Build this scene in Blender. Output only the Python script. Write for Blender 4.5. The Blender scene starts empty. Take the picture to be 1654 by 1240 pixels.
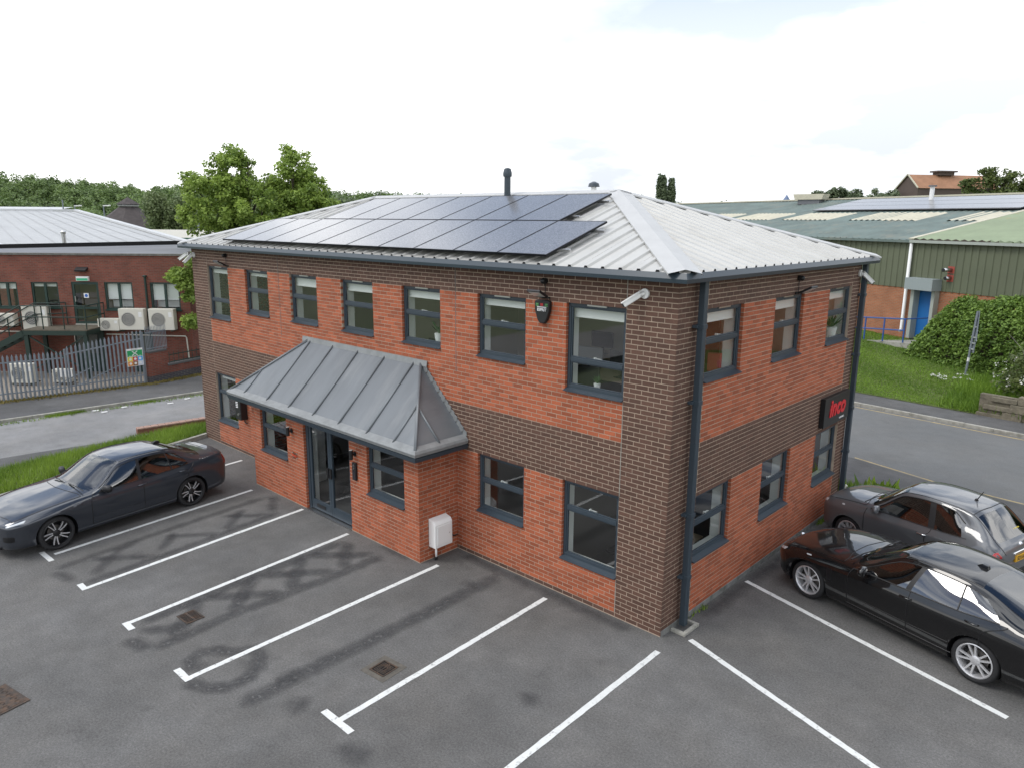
import bpy, bmesh, math, random
import numpy as np
from mathutils import Vector, Matrix
rnd = random.Random(7)
nrs = np.random.RandomState(11)
SC = bpy.context.scene
COL = SC.collection
rad = math.radians

# ------------------------------------------------------------------ camera
CAM_POS = (5.4803, -9.3200, 6.4144)
YAW, PITCH, ROLL = rad(-43.1185), rad(-12.4824), rad(0.4300)
def camera():
    F = Vector((math.cos(PITCH)*math.sin(YAW), math.cos(PITCH)*math.cos(YAW), math.sin(PITCH)))
    R = F.cross(Vector((0, 0, 1))).normalized(); U = R.cross(F)
    R2 = R*math.cos(ROLL) + U*math.sin(ROLL); U2 = -R*math.sin(ROLL) + U*math.cos(ROLL)
    cd = bpy.data.cameras.new('camera'); co = bpy.data.objects.new('camera', cd); COL.objects.link(co)
    co.matrix_world = Matrix(((R2.x, U2.x, -F.x, CAM_POS[0]), (R2.y, U2.y, -F.y, CAM_POS[1]), (R2.z, U2.z, -F.z, CAM_POS[2]), (0, 0, 0, 1)))
    cd.sensor_fit = 'HORIZONTAL'; cd.sensor_width = 36.0; cd.lens = 36.0*1193.92/1654.0
    cd.clip_start = 0.1; cd.clip_end = 6000
    SC.camera = co
camera()

# ------------------------------------------------------------------ light
SUN_ELEV, SUN_AZ = rad(50), rad(215)      # azimuth clockwise from +Y: the sun stands behind the camera's left shoulder
def N(nt, t, loc=(0, 0), **kw):
    n = nt.nodes.new(t)
    for k, v in kw.items():
        if k.startswith('i_'):
            n.inputs[k[2:].replace('_', ' ')].default_value = v
        else: setattr(n, k, v)
    return n
def world():
    w = bpy.data.worlds.new('World'); SC.world = w; w.use_nodes = True
    nt = w.node_tree; nt.nodes.clear(); L = nt.links.new
    out = N(nt, 'ShaderNodeOutputWorld')
    sky = N(nt, 'ShaderNodeTexSky', sky_type='NISHITA', sun_disc=False, sun_elevation=SUN_ELEV, sun_rotation=SUN_AZ, air_density=1.0, dust_density=0.4, ozone_density=1.6)
    b1 = N(nt, 'ShaderNodeBackground'); b1.inputs[1].default_value = 0.11
    L(sky.outputs[0], b1.inputs[0])
    tc = N(nt, 'ShaderNodeTexCoord'); sep = N(nt, 'ShaderNodeSeparateXYZ'); L(tc.outputs['Generated'], sep.inputs[0])
    zz = N(nt, 'ShaderNodeMath', operation='MAXIMUM'); L(sep.outputs[2], zz.inputs[0]); zz.inputs[1].default_value = 0.0
    za = N(nt, 'ShaderNodeMath', operation='ADD'); L(zz.outputs[0], za.inputs[0]); za.inputs[1].default_value = 0.22
    dx = N(nt, 'ShaderNodeMath', operation='DIVIDE'); L(sep.outputs[0], dx.inputs[0]); L(za.outputs[0], dx.inputs[1])
    dy = N(nt, 'ShaderNodeMath', operation='DIVIDE'); L(sep.outputs[1], dy.inputs[0]); L(za.outputs[0], dy.inputs[1])
    cb = N(nt, 'ShaderNodeCombineXYZ'); L(dx.outputs[0], cb.inputs[0]); L(dy.outputs[0], cb.inputs[1])
    n1 = N(nt, 'ShaderNodeTexNoise', noise_dimensions='3D'); n1.inputs['Scale'].default_value = 1.15; n1.inputs['Detail'].default_value = 7; n1.inputs['Roughness'].default_value = 0.58
    mp = N(nt, 'ShaderNodeMapping'); mp.inputs['Location'].default_value = (3.1, 1.7, 0.0); mp.inputs['Scale'].default_value = (1.0, 1.0, 1.0)
    L(cb.outputs[0], mp.inputs[0]); L(mp.outputs[0], n1.inputs[0])
    cover = N(nt, 'ShaderNodeValToRGB'); cover.color_ramp.elements[0].position = 0.44; cover.color_ramp.elements[1].position = 0.56
    L(n1.outputs[0], cover.inputs[0])
    n2 = N(nt, 'ShaderNodeTexNoise'); n2.inputs['Scale'].default_value = 1.1; n2.inputs['Detail'].default_value = 7
    mp2 = N(nt, 'ShaderNodeMapping'); mp2.inputs['Location'].default_value = (7.3, 2.2, 5.0); L(cb.outputs[0], mp2.inputs[0]); L(mp2.outputs[0], n2.inputs[0])
    tint = N(nt, 'ShaderNodeValToRGB'); e = tint.color_ramp.elements
    e[0].position = 0.40; e[0].color = (0.56, 0.595, 0.65, 1); e[1].position = 0.57; e[1].color = (1.0, 1.0, 1.0, 1)
    L(n2.outputs[0], tint.inputs[0])
    b2 = N(nt, 'ShaderNodeBackground'); L(tint.outputs[0], b2.inputs[0])
    gr = N(nt, 'ShaderNodeMath', operation='MULTIPLY_ADD'); L(zz.outputs[0], gr.inputs[0]); gr.inputs[1].default_value = 1.35; gr.inputs[2].default_value = 1.08; L(gr.outputs[0], b2.inputs[1])   # an overcast sky is brighter overhead
    hz = N(nt, 'ShaderNodeMapRange'); L(sep.outputs[2], hz.inputs[0]); hz.inputs[1].default_value = 0.16; hz.inputs[2].default_value = 0.42; hz.inputs[3].default_value = 1.0; hz.inputs[4].default_value = 0.0
    cm = N(nt, 'ShaderNodeMath', operation='MAXIMUM'); L(cover.outputs[0], cm.inputs[0]); L(hz.outputs[0], cm.inputs[1])
    mx = N(nt, 'ShaderNodeMixShader'); L(cm.outputs[0], mx.inputs[0]); L(b1.outputs[0], mx.inputs[1]); L(b2.outputs[0], mx.inputs[2])
    L(mx.outputs[0], out.inputs[0])
    sd = bpy.data.lights.new('sun', 'SUN'); so = bpy.data.objects.new('sun', sd); COL.objects.link(so)
    sd.energy = 1.1; sd.angle = rad(22); sd.color = (1.0, 0.955, 0.89)
    d = Vector((math.sin(SUN_AZ)*math.cos(SUN_ELEV), math.cos(SUN_AZ)*math.cos(SUN_ELEV), math.sin(SUN_ELEV)))
    so.rotation_euler = d.to_track_quat('Z', 'Y').to_euler(); so.location = d*60
world()
SC.render.engine = 'CYCLES'
SC.cycles.use_denoising = True
SC.cycles.max_bounces = 9; SC.cycles.transparent_max_bounces = 12; SC.cycles.glossy_bounces = 4
SC.cycles.sample_clamp_indirect = 6
vs = SC.view_settings
vs.view_transform = 'Standard'; vs.look = 'None'; vs.exposure = 0.45; vs.gamma = 1.0; vs.use_curve_mapping = False

# ------------------------------------------------------------------ materials
MATS = {}
def mat(name, color, rough=0.6, metal=0.0, var=0.0, vscale=6.0, bump=0.0, bscale=60.0, spec=0.5, coat=0.0, dirt=None, obrand=0.0, attr=None, scale3=None, trans=0.0):
    """Principled material: base colour with soft noise variation, a second noise for dirt/wear and a bump"""
    if name in MATS: return MATS[name]
    m = bpy.data.materials.new(name); m.use_nodes = True; nt = m.node_tree; nt.nodes.clear(); L = nt.links.new
    out = N(nt, 'ShaderNodeOutputMaterial'); p = N(nt, 'ShaderNodeBsdfPrincipled'); L(p.outputs[0], out.inputs[0])
    p.inputs['Base Color'].default_value = (*color, 1); p.inputs['Roughness'].default_value = rough; p.inputs['Metallic'].default_value = metal
    p.inputs['Specular IOR Level'].default_value = spec; p.inputs['Coat Weight'].default_value = coat; p.inputs['Coat Roughness'].default_value = 0.03
    col = None
    tc = N(nt, 'ShaderNodeTexCoord'); co = tc.outputs['Object']
    if obrand or attr or True:
        geo = N(nt, 'ShaderNodeNewGeometry'); co = geo.outputs['Position']
    if scale3:
        mp = N(nt, 'ShaderNodeMapping'); mp.inputs['Scale'].default_value = scale3; L(co, mp.inputs[0]); co = mp.outputs[0]
    def mixc(fac, a, b, blend='MIX'):
        mx = N(nt, 'ShaderNodeMix', data_type='RGBA', blend_type=blend)
        for s, v in ((0, fac), (6, a), (7, b)):
            if hasattr(v, 'is_linked') or hasattr(v, 'links'): L(v, mx.inputs[s])
            elif s == 0: mx.inputs[0].default_value = v
            else: mx.inputs[s].default_value = (*v, 1)
        return mx.outputs[2]
    def ramp(src, a, b):
        r = N(nt, 'ShaderNodeMapRange'); L(src, r.inputs[0]); r.inputs[1].default_value = a; r.inputs[2].default_value = b; return r.outputs[0]
    def noise(scale, detail=4, w=0.0):
        n = N(nt, 'ShaderNodeTexNoise'); n.inputs['Scale'].default_value = scale; n.inputs['Detail'].default_value = detail; n.inputs['Roughness'].default_value = 0.6
        L(co, n.inputs[0]); return n.outputs[0]
    cur = color
    if obrand or attr:
        if attr: a = N(nt, 'ShaderNodeAttribute', attribute_name=attr); v = a.outputs['Fac']
        else: o = N(nt, 'ShaderNodeObjectInfo'); v = o.outputs['Random']
        k = obrand
        lo = tuple(c*(1-k) for c in color); hi = tuple(min(1, c*(1+k*0.8)) for c in color)
        cur = mixc(v, lo, hi); 
    if var:
        n = ramp(noise(vscale), 0.3, 0.7)
        hsv = N(nt, 'ShaderNodeMapRange'); L(n, hsv.inputs[0]); hsv.inputs[3].default_value = 1-var; hsv.inputs[4].default_value = 1+var
        m2 = N(nt, 'ShaderNodeMix', data_type='RGBA', blend_type='MULTIPLY'); m2.inputs[0].default_value = 1.0
        if hasattr(cur, 'links'): L(cur, m2.inputs[6])
        else: m2.inputs[6].default_value = (*cur, 1)
        L(hsv.outputs[0], m2.inputs[7]); cur = m2.outputs[2]
    if dirt:       # (colour, scale, lo, hi)
        f = ramp(noise(dirt[1], 6), dirt[2], dirt[3]); cur = mixc(f, cur, dirt[0])
    if hasattr(cur, 'links'): L(cur, p.inputs['Base Color'])
    if bump:
        b = N(nt, 'ShaderNodeBump'); b.inputs['Strength'].default_value = 1.0; b.inputs['Distance'].default_value = bump
        L(noise(bscale, 3), b.inputs['Height']); L(b.outputs[0], p.inputs['Normal'])
    if trans: p.inputs['Transmission Weight'].default_value = trans
    MATS[name] = m; return m
def glass(name, tint=(0.9, 0.95, 0.93), refl=1.0, rough=0.0, f0=0.085):
    if name in MATS: return MATS[name]
    m = bpy.data.materials.new(name); m.use_nodes = True; nt = m.node_tree; nt.nodes.clear(); L = nt.links.new
    out = N(nt, 'ShaderNodeOutputMaterial'); t = N(nt, 'ShaderNodeBsdfTransparent'); t.inputs[0].default_value = (*tint, 1)
    g = N(nt, 'ShaderNodeBsdfGlossy'); g.inputs['Roughness'].default_value = rough; g.inputs[0].default_value = (refl, refl, refl, 1)
    geo = N(nt, 'ShaderNodeNewGeometry'); dt = N(nt, 'ShaderNodeVectorMath', operation='DOT_PRODUCT'); L(geo.outputs['Normal'], dt.inputs[0]); L(geo.outputs['Incoming'], dt.inputs[1])
    ab = N(nt, 'ShaderNodeMath', operation='ABSOLUTE'); L(dt.outputs['Value'], ab.inputs[0])
    om = N(nt, 'ShaderNodeMath', operation='SUBTRACT'); om.inputs[0].default_value = 1.0; L(ab.outputs[0], om.inputs[1]); om.use_clamp = True
    pw = N(nt, 'ShaderNodeMath', operation='POWER'); L(om.outputs[0], pw.inputs[0]); pw.inputs[1].default_value = 4.6
    fm = N(nt, 'ShaderNodeMath', operation='MULTIPLY_ADD'); L(pw.outputs[0], fm.inputs[0]); fm.inputs[1].default_value = 1-f0; fm.inputs[2].default_value = f0; fm.use_clamp = True
    mx = N(nt, 'ShaderNodeMixShader'); L(fm.outputs[0], mx.inputs[0]); L(t.outputs[0], mx.inputs[1]); L(g.outputs[0], mx.inputs[2])
    L(mx.outputs[0], out.inputs[0]); MATS[name] = m; return m

# ------------------------------------------------------------------ objects
def link(o, parent=None):
    COL.objects.link(o)
    if parent is not None: o.parent = parent
    return o
def tag(o, label, cat, group=None):
    o['label'] = label; o['category'] = cat
    if group: o['group'] = group
    return o
def kind(o, k): o['kind'] = k; return o
def thing(name, label, cat, loc=(0, 0, 0), rz=0.0, group=None):
    e = bpy.data.objects.new(name, None); e.empty_display_size = 0.2; COL.objects.link(e)
    e.location = loc; e.rotation_euler = (0, 0, rz); return tag(e, label, cat, group)
def part_empty(name, parent, loc=(0, 0, 0), rot=(0, 0, 0)):
    e = bpy.data.objects.new(name, None); COL.objects.link(e); e.parent = parent; e.location = loc; e.rotation_euler = rot; return e
def copy_tree(o, parent=None):
    c = o.copy(); COL.objects.link(c); c.parent = parent
    for ch in list(o.children): copy_tree(ch, c)
    return c
class MB:
    def __init__(s): s.v = []; s.f = []; s.m = []; s.T = None
    def _add(s, vs, fs, mi=0):
        b = len(s.v)
        if s.T is not None: vs = [tuple(s.T @ Vector(v)) for v in vs]
        s.v += [tuple(v) for v in vs]; s.f += [tuple(i+b for i in f) for f in fs]; s.m += [mi]*len(fs); return s
    def box(s, a, b, mi=0):
        x0, y0, z0 = (min(a[i], b[i]) for i in range(3)); x1, y1, z1 = (max(a[i], b[i]) for i in range(3))
        return s._add([(x0,y0,z0),(x1,y0,z0),(x1,y1,z0),(x0,y1,z0),(x0,y0,z1),(x1,y0,z1),(x1,y1,z1),(x0,y1,z1)],
                      [(0,3,2,1),(4,5,6,7),(0,1,5,4),(1,2,6,5),(2,3,7,6),(3,0,4,7)], mi)
    def quad(s, a, b, c, d, mi=0): return s._add([a, b, c, d], [(0, 1, 2, 3)], mi)
    def poly(s, pts, mi=0): return s._add(pts, [tuple(range(len(pts)))], mi)
    def prism(s, poly, d, mi=0):
        """poly: list of 3D points; d: extrusion vector"""
        n = len(poly); d = Vector(d); P = [Vector(p) for p in poly]
        nrm = Vector((0, 0, 0))
        for i in range(n): nrm += (P[i]-P[0]).cross(P[(i+1) % n]-P[0])
        if nrm.dot(d) > 0: P = P[::-1]
        vs = [tuple(p) for p in P]+[tuple(p+d) for p in P]
        fs = [tuple(range(n)), tuple(range(2*n-1, n-1, -1))]+[(j, i, i+n, j+n) for i in range(n) for j in [(i+1) % n]]
        return s._add(vs, fs, mi)
    def bar(s, a, b, w, h=None, mi=0, up=(0, 0, 1)):
        a = Vector(a); b = Vector(b); h = h or w; d = (b-a).normalized(); u = Vector(up)
        if abs(d.dot(u)) > 0.97: u = Vector((1, 0, 0))
        r = d.cross(u).normalized(); u = r.cross(d)
        return s.prism([a+r*(-w/2)+u*(-h/2), a+r*(w/2)+u*(-h/2), a+r*(w/2)+u*(h/2), a+r*(-w/2)+u*(h/2)], b-a, mi)
    def tube(s, pts, r, n=8, mi=0, cap=True):
        pts = [Vector(p) for p in pts]; rs = r if isinstance(r, (list, tuple)) else [r]*len(pts)
        rings = []; prev = None
        for i, p in enumerate(pts):
            d = (pts[min(i+1, len(pts)-1)]-pts[max(i-1, 0)]).normalized()
            u = prev if prev is not None else (Vector((0, 0, 1)) if abs(d.z) < 0.9 else Vector((1, 0, 0)))
            x = d.cross(u).normalized(); y = x.cross(d).normalized(); prev = y
            rings.append([tuple(p+(x*math.cos(2*math.pi*k/n)+y*math.sin(2*math.pi*k/n))*rs[i]) for k in range(n)])
        vs = [v for rg in rings for v in rg]; fs = []
        for i in range(len(pts)-1):
            for k in range(n):
                a = i*n+k; b = i*n+(k+1) % n; fs.append((a, a+n, b+n, b))
        if cap: fs += [tuple(range(n)), tuple(range(len(vs)-1, len(vs)-n-1, -1))]
        return s._add(vs, fs, mi)
    def lathe(s, prof, n=24, axis='z', mi=0, c=(0, 0, 0), cap=True):
        """prof: list of (r, h) along the axis"""
        vs = []; fs = []
        for r, h in prof:
            for k in range(n):
                a = 2*math.pi*k/n; x, y = r*math.cos(a), r*math.sin(a)
                q = {'z': (x, y, h), 'y': (y, h, x), 'x': (h, x, y)}[axis]
                vs.append((q[0]+c[0], q[1]+c[1], q[2]+c[2]))
        for i in range(len(prof)-1):
            for k in range(n):
                a = i*n+k; b = i*n+(k+1) % n; fs.append((a, b, b+n, a+n))
        if cap and prof[0][0] > 1e-6: fs.append(tuple(range(n-1, -1, -1)))
        if cap and prof[-1][0] > 1e-6: fs.append(tuple(range((len(prof)-1)*n, len(prof)*n)))
        return s._add(vs, fs, mi)
    def build(s, name, mats, parent=None, smooth=False, bevel=0.0, loc=None, rot=None, angle=None):
        me = bpy.data.meshes.new(name); me.from_pydata(s.v, [], s.f)
        mats = mats if isinstance(mats, (list, tuple)) else [mats]
        for m in mats: me.materials.append(m)
        if len(mats) > 1: me.polygons.foreach_set('material_index', s.m)
        if smooth: me.polygons.foreach_set('use_smooth', [True]*len(s.f))
        me.validate(); me.update()
        o = bpy.data.objects.new(name, me); link(o, parent)
        if smooth and angle is not None:
            me.set_sharp_from_angle(angle=rad(angle))
        if bevel:
            md = o.modifiers.new('bevel', 'BEVEL'); md.width = bevel; md.segments = 2; md.limit_method = 'ANGLE'; md.angle_limit = rad(40)
        if loc is not None: o.location = loc
        if rot is not None: o.rotation_euler = rot
        return o
def np_mesh(name, verts, nper, mats, parent=None, attr=None, mi=None, smooth=False):
    """many separate n-gons fast: verts (F*nper,3)"""
    me = bpy.data.meshes.new(name); nf = len(verts)//nper
    me.vertices.add(len(verts)); me.vertices.foreach_set('co', np.ascontiguousarray(verts, dtype=np.float32).ravel())
    me.loops.add(len(verts)); me.loops.foreach_set('vertex_index', np.arange(len(verts), dtype=np.int32))
    me.polygons.add(nf); me.polygons.foreach_set('loop_start', np.arange(0, len(verts), nper, dtype=np.int32))
    try: me.polygons.foreach_set('loop_total', np.full(nf, nper, dtype=np.int32))
    except Exception: pass
    for m in (mats if isinstance(mats, (list, tuple)) else [mats]): me.materials.append(m)
    if mi is not None: me.polygons.foreach_set('material_index', np.asarray(mi, dtype=np.int32))
    if attr is not None:
        a = me.attributes.new('v', 'FLOAT', 'FACE'); a.data.foreach_set('value', np.asarray(attr, dtype=np.float32))
    if smooth: me.polygons.foreach_set('use_smooth', np.ones(nf, dtype=bool))
    me.update(calc_edges=True)
    return link(bpy.data.objects.new(name, me), parent)
# ------------------------------------------------------------------ shared materials
M = {}
M['red'] = mat('red_brick', (0.358, 0.094, 0.040), 0.85, var=0.12, vscale=40, obrand=0.27, attr='v', dirt=((0.20, 0.06, 0.035), 1.1, 0.62, 0.9), bump=0.002, bscale=220)
M['red1'] = mat('red_brick_single', (0.358, 0.094, 0.040), 0.85, var=0.12, vscale=40, obrand=0.27, dirt=((0.20, 0.06, 0.035), 1.1, 0.62, 0.9), bump=0.002, bscale=220)
M['dark'] = mat('brown_brick', (0.104, 0.053, 0.036), 0.8, var=0.14, vscale=40, obrand=0.20, attr='v', bump=0.002, bscale=220)
M['dark1'] = mat('brown_brick_single', (0.104, 0.053, 0.036), 0.8, var=0.14, vscale=40, obrand=0.20, bump=0.002, bscale=220)
M['mortar'] = mat('mortar', (0.40, 0.312, 0.235), 0.95, var=0.18, vscale=5, dirt=((0.27, 0.21, 0.165), 1.7, 0.5, 0.8))
M['frame'] = mat('anthracite_frame', (0.035, 0.050, 0.064), 0.42, var=0.05)
M['gutter'] = mat('anthracite_gutter', (0.030, 0.045, 0.058), 0.33, spec=0.5)
M['plaster'] = mat('white_plaster', (0.82, 0.83, 0.80), 0.8)
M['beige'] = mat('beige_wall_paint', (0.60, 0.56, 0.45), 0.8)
M['dimroom'] = mat('dimmed_room_paint', (0.16, 0.15, 0.135), 0.8)  # ground floor partitions coloured darker so the lower rooms look dim
M['carpet'] = mat('grey_carpet', (0.07, 0.07, 0.072), 0.95, var=0.2, vscale=80)
M['ceil'] = mat('ceiling_tile_white', (0.75, 0.75, 0.73), 0.9)
M['pane'] = glass('window_glass', (0.88, 0.91, 0.90), f0=0.11)
M['white'] = mat('white_plastic', (0.78, 0.78, 0.76), 0.4)
M['black'] = mat('black_plastic', (0.012, 0.012, 0.013), 0.45)
M['roof'] = mat('light_grey_roof_steel', (0.47, 0.465, 0.44), 0.42, var=0.05, vscale=0.9, dirt=((0.38, 0.37, 0.34), 1.3, 0.5, 0.85))
M['cap'] = mat('white_ridge_flashing', (0.46, 0.46, 0.45), 0.55, var=0.05, vscale=3)
M['foam'] = mat('black_filler_foam', (0.01, 0.01, 0.01), 0.9)
M['lead'] = mat('grey_lead_sheet', (0.142, 0.155, 0.166), 0.45, metal=0.25, var=0.16, vscale=1.6, scale3=(1, 0.25, 0.25), dirt=((0.19, 0.20, 0.205), 3.0, 0.5, 0.75))
M['leadedge'] = mat('pale_lead_edge', (0.24, 0.25, 0.25), 0.5, metal=0.15, var=0.15, vscale=5)
M['steel'] = mat('brushed_steel', (0.55, 0.55, 0.55), 0.3, metal=1.0)
M['conc'] = mat('concrete', (0.34, 0.33, 0.29), 0.9, var=0.2, vscale=9, dirt=((0.16, 0.16, 0.13), 4, 0.5, 0.75))
M['plinth'] = mat('grey_render_plinth', (0.17, 0.17, 0.16), 0.9, var=0.25, vscale=7, dirt=((0.07, 0.075, 0.055), 3, 0.5, 0.75))

L_, WD, H_ = 15.80, 7.48, 5.56
UT, UB, UB7, LT, LB, LB7 = 5.12, 3.97, 3.67, 2.12, 0.97, 0.68
FX = [(-14.89, -13.70), (-12.76, -11.60), (-10.56, -9.40), (-8.43, -7.27), (-6.30, -5.14), (-4.12, -2.94), (-2.05, -0.89)]
RY = [(0.87, 2.07), (3.27, 4.51), (5.77, 7.02)]
PX0, PX1, PY = -10.98, -4.71, -0.97
Pf = lambda u, e, z: (u, e, z)
Ps = lambda u, e, z: (-e, u, z)
Pl = lambda u, e, z: (-L_+e, WD-u, z)
Ppf = lambda u, e, z: (u, PY+e, z)
Ppr = lambda u, e, z: (PX1-e, u, z)
Ppl = lambda u, e, z: (PX0+e, -u, z)
def pbox(mb, P, u0, u1, e0, e1, z0, z1, mi=0):
    vs = [P(u, e, z) for z in (z0, z1) for (u, e) in ((u0, e0), (u1, e0), (u1, e1), (u0, e1))]
    mb._add(vs, [(0,3,2,1),(4,5,6,7),(0,1,5,4),(1,2,6,5),(2,3,7,6),(3,0,4,7)], mi)

office = thing('office_building', 'two storey red and brown brick office with grey hipped metal roof', 'building')
CR, BK, JT = 0.075, 0.2225, 0.0135
ZOFF = 0.02
def bricks(P, u0, u1, z0, z1, openings, even, odd, colour, cuts=()):
    """stretcher bond from phase `even`/`odd`, cut at openings; returns (ua, ub, za, zb, colour)"""
    out = []
    k = int(math.floor((z0-ZOFF)/CR))
    while ZOFF+k*CR < z1-0.01:
        za = max(z0, ZOFF+k*CR); zb = min(z1, ZOFF+(k+1)*CR-JT)
        if zb-za > 0.012:
            st = even if k % 2 == 0 else odd
            n0 = int(math.floor((u0-st)/BK))-1
            while st+n0*BK < u1:
                a = max(u0, st+n0*BK); b = min(u1, st+(n0+1)*BK-JT)
                n0 += 1
                if b-a < 0.02: continue
                segs = [(a, b)]
                for cu in cuts:
                    segs = [x for (s, t) in segs for x in ([(s, cu-JT/2), (cu+JT/2, t)] if s < cu < t else [(s, t)])]
                for (oa, ob, pa, pb) in openings:
                    if zb <= pa+0.012 or za >= pb-0.012: continue
                    ns = []
                    for (s, t) in segs:
                        if t <= oa or s >= ob: ns.append((s, t)); continue
                        if s < oa: ns.append((s, oa))
                        if t > ob: ns.append((ob, t))
                    segs = ns
                for (s, t) in segs:
                    if t-s > 0.015: out.append((s, t, za, zb, colour((s+t)/2, (za+zb)/2)))
        k += 1
    return out
def sheet(mb, P, u0, u1, z0, z1, openings, e, mi=0):
    us = sorted({u0, u1} | {v for o in openings for v in o[:2] if u0 < v < u1}); zs = sorted({z0, z1} | {v for o in openings for v in o[2:] if z0 < v < z1})
    for i in range(len(us)-1):
        for j in range(len(zs)-1):
            uc, zc = (us[i]+us[i+1])/2, (zs[j]+zs[j+1])/2
            if any(o[0] < uc < o[1] and o[2] < zc < o[3] for o in openings): continue
            mb.quad(P(us[i], e, zs[j]), P(us[i+1], e, zs[j]), P(us[i+1], e, zs[j+1]), P(us[i], e, zs[j+1]), mi)
ALLB = []      # (wallobj, P, brick)
def wall(name, P, u0, u1, z0, z1, openings, even, odd, colour, inner=True, cuts=()):
    w = MB()
    grown = [(a-0.004, b+0.004, c-0.004, d+0.004) for a, b, c, d in openings]
    sheet(w, P, u0+0.006, u1-0.006, z0, z1, grown, 0.0045)
    for a, b, c, d in grown:
        for (p, q) in (((a, c), (a, d)), ((a, d), (b, d)), ((b, d), (b, c)), ((b, c), (a, c))):
            w.quad(P(p[0], 0.0045, p[1]), P(q[0], 0.0045, q[1]), P(q[0], 0.13, q[1]), P(p[0], 0.13, p[1]))
    o = w.build(name, M['mortar'], office)
    if inner:
        w = MB(); sheet(w, P, u0+0.3, u1-0.3, z0, z1, openings, 0.34)
        for a, b, c, d in openings:
            for (p, q) in (((a, c), (a, d)), ((a, d), (b, d)), ((b, d), (b, c)), ((b, c), (a, c))):
                w.quad(P(p[0], 0.12, p[1]), P(q[0], 0.12, q[1]), P(q[0], 0.34, q[1]), P(p[0], 0.34, p[1]))
        w.build('inner_lining', M['plaster'], o)
    bl = bricks(P, u0, u1, z0, z1, openings, even, odd, colour, cuts)
    for b in bl: ALLB.append((o, P, b))
    return o
def colF(u, z):
    if z > UT or 2.12 < z < 3.02 or u > -0.889 or u < -14.891: return 1
    return 1 if z < 0.12 else 0
def colS(u, z):
    if z > UT or 2.12 < z < 3.02 or u < 0.869 or u > 7.021: return 1
    return 0
opF = [(a, b, (UB7 if i in (0, 6) else UB), UT) for i, (a, b) in enumerate(FX)]
opF += [(FX[6][0], FX[6][1], LB7, LT), (FX[5][0], FX[5][1], LB, LT), (FX[0][0], FX[0][1], LB7, LT)]
opFw = opF + [(-9.9, -5.8, 0.0, 2.1)]           # the porch opens into the office behind the front wall
opS = [(a, b, UB, UT) for a, b in RY] + [(a, b, LB, LT) for a, b in RY]
PWL, PDR, PWR = (-10.58, -9.40, LB, LT), (-8.68, -6.93, 0.03, 2.12), (-6.32, -5.14, LB, LT)
wF = wall('front_wall', Pf, -L_, 0.0, 0.0, H_, opFw, JT, -0.1025, colF, cuts=(-0.889, -14.891))
wS = wall('side_wall', Ps, 0.0, WD, 0.10, H_, opS, 0.1125, 0.0, colS, cuts=(0.869, 7.021))
wP = wall('porch_front_wall', Ppf, PX0, PX1, 0.0, 2.2, [PWL, PDR, PWR], PX1+JT, PX1-0.1025, lambda u, z: 0)
wPr = wall('porch_side_wall', Ppr, PY, 0.0, 0.0, 2.2, [], PY+0.1125, PY, lambda u, z: 0, inner=False)
wPl = wall('porch_end_wall', Ppl, 0.0, -PY, 0.0, 2.2, [], 0.0, 0.11, lambda u, z: 0, inner=False)
wL = wall('rear_side_wall', Pl, 0.0, WD, -1.0, H_, [], 0.0, 0.11, lambda u, z: 1 if (z > UT or 2.12 < z < 3.02 or u > WD-0.9) else 0, inner=False)
mb = MB(); mb.quad((0, WD, 0), (-L_, WD, 0), (-L_, WD, H_), (0, WD, H_)); mb.build('rear_wall', M['red'], office)
# corner bricks of the front wall start flush with the side wall: trim so that courses alternate round the corner
def brick_pass():
    cam = Vector(CAM_POS); scored = []
    for i, (o, P, b) in enumerate(ALLB):
        c = Vector(P((b[0]+b[1])/2, 0, (b[2]+b[3])/2)); d = cam-c
        n = (Vector(P(0, 0, 0))-Vector(P(0, 1, 0))).normalized()
        s = max(0, n.dot(d.normalized()))/d.length_squared if (b[1]-b[0] > 0.2 and b[3]-b[2] > 0.06 and o in (wF, wS)) else 0
        scored.append((s, i))
    scored.sort(reverse=True); single = {i for s, i in scored[:300] if s > 0}
    meshes = {}
    rest = {}
    for i, (o, P, b) in enumerate(ALLB):
        ua, ub, za, zb, c = b; j = rnd.uniform(0, 0.0015)
        if i in single:
            key = (o.name, c)
            if key not in meshes:
                m = MB(); hu = (BK-JT)/2; hz = (CR-JT)/2
                o0 = Vector(P(0, 0, 0)); pbox(m, lambda u, e, z: tuple(Vector(P(u, e, z))-o0), -hu, hu, 0, 0.10, -hz, hz)
                me = bpy.data.meshes.new('brick'); me.from_pydata(m.v, [], m.f); me.materials.append(M['dark1' if c else 'red1']); meshes[key] = me
            ob = bpy.data.objects.new('brick', meshes[key]); COL.objects.link(ob); ob.parent = o; ob.location = P((ua+ub)/2, j, (za+zb)/2)
        else: rest.setdefault(o.name, []).append((P, ua, ub, za, zb, c, j))
    for o in (wF, wS, wP, wPr, wPl, wL):
        vs = []; mi = []; at = []
        for (P, a, b, c, d, col, j) in rest.get(o.name, []):
            q = [P(a, j, c), P(b, j, c), P(b, j, d), P(a, j, d), P(a, .1, c), P(b, .1, c), P(b, .1, d), P(a, .1, d)]
            for f in ((0, 1, 2, 3), (4, 0, 3, 7), (1, 5, 6, 2), (3, 2, 6, 7), (4, 5, 1, 0)):
                vs += [q[k] for k in f]
            mi += [col]*5; at += [rnd.random()]*5
        if vs: kind(np_mesh('brick_courses', np.array(vs), 4, [M['red'], M['dark']], o, at, mi), 'stuff')
brick_pass()
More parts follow.
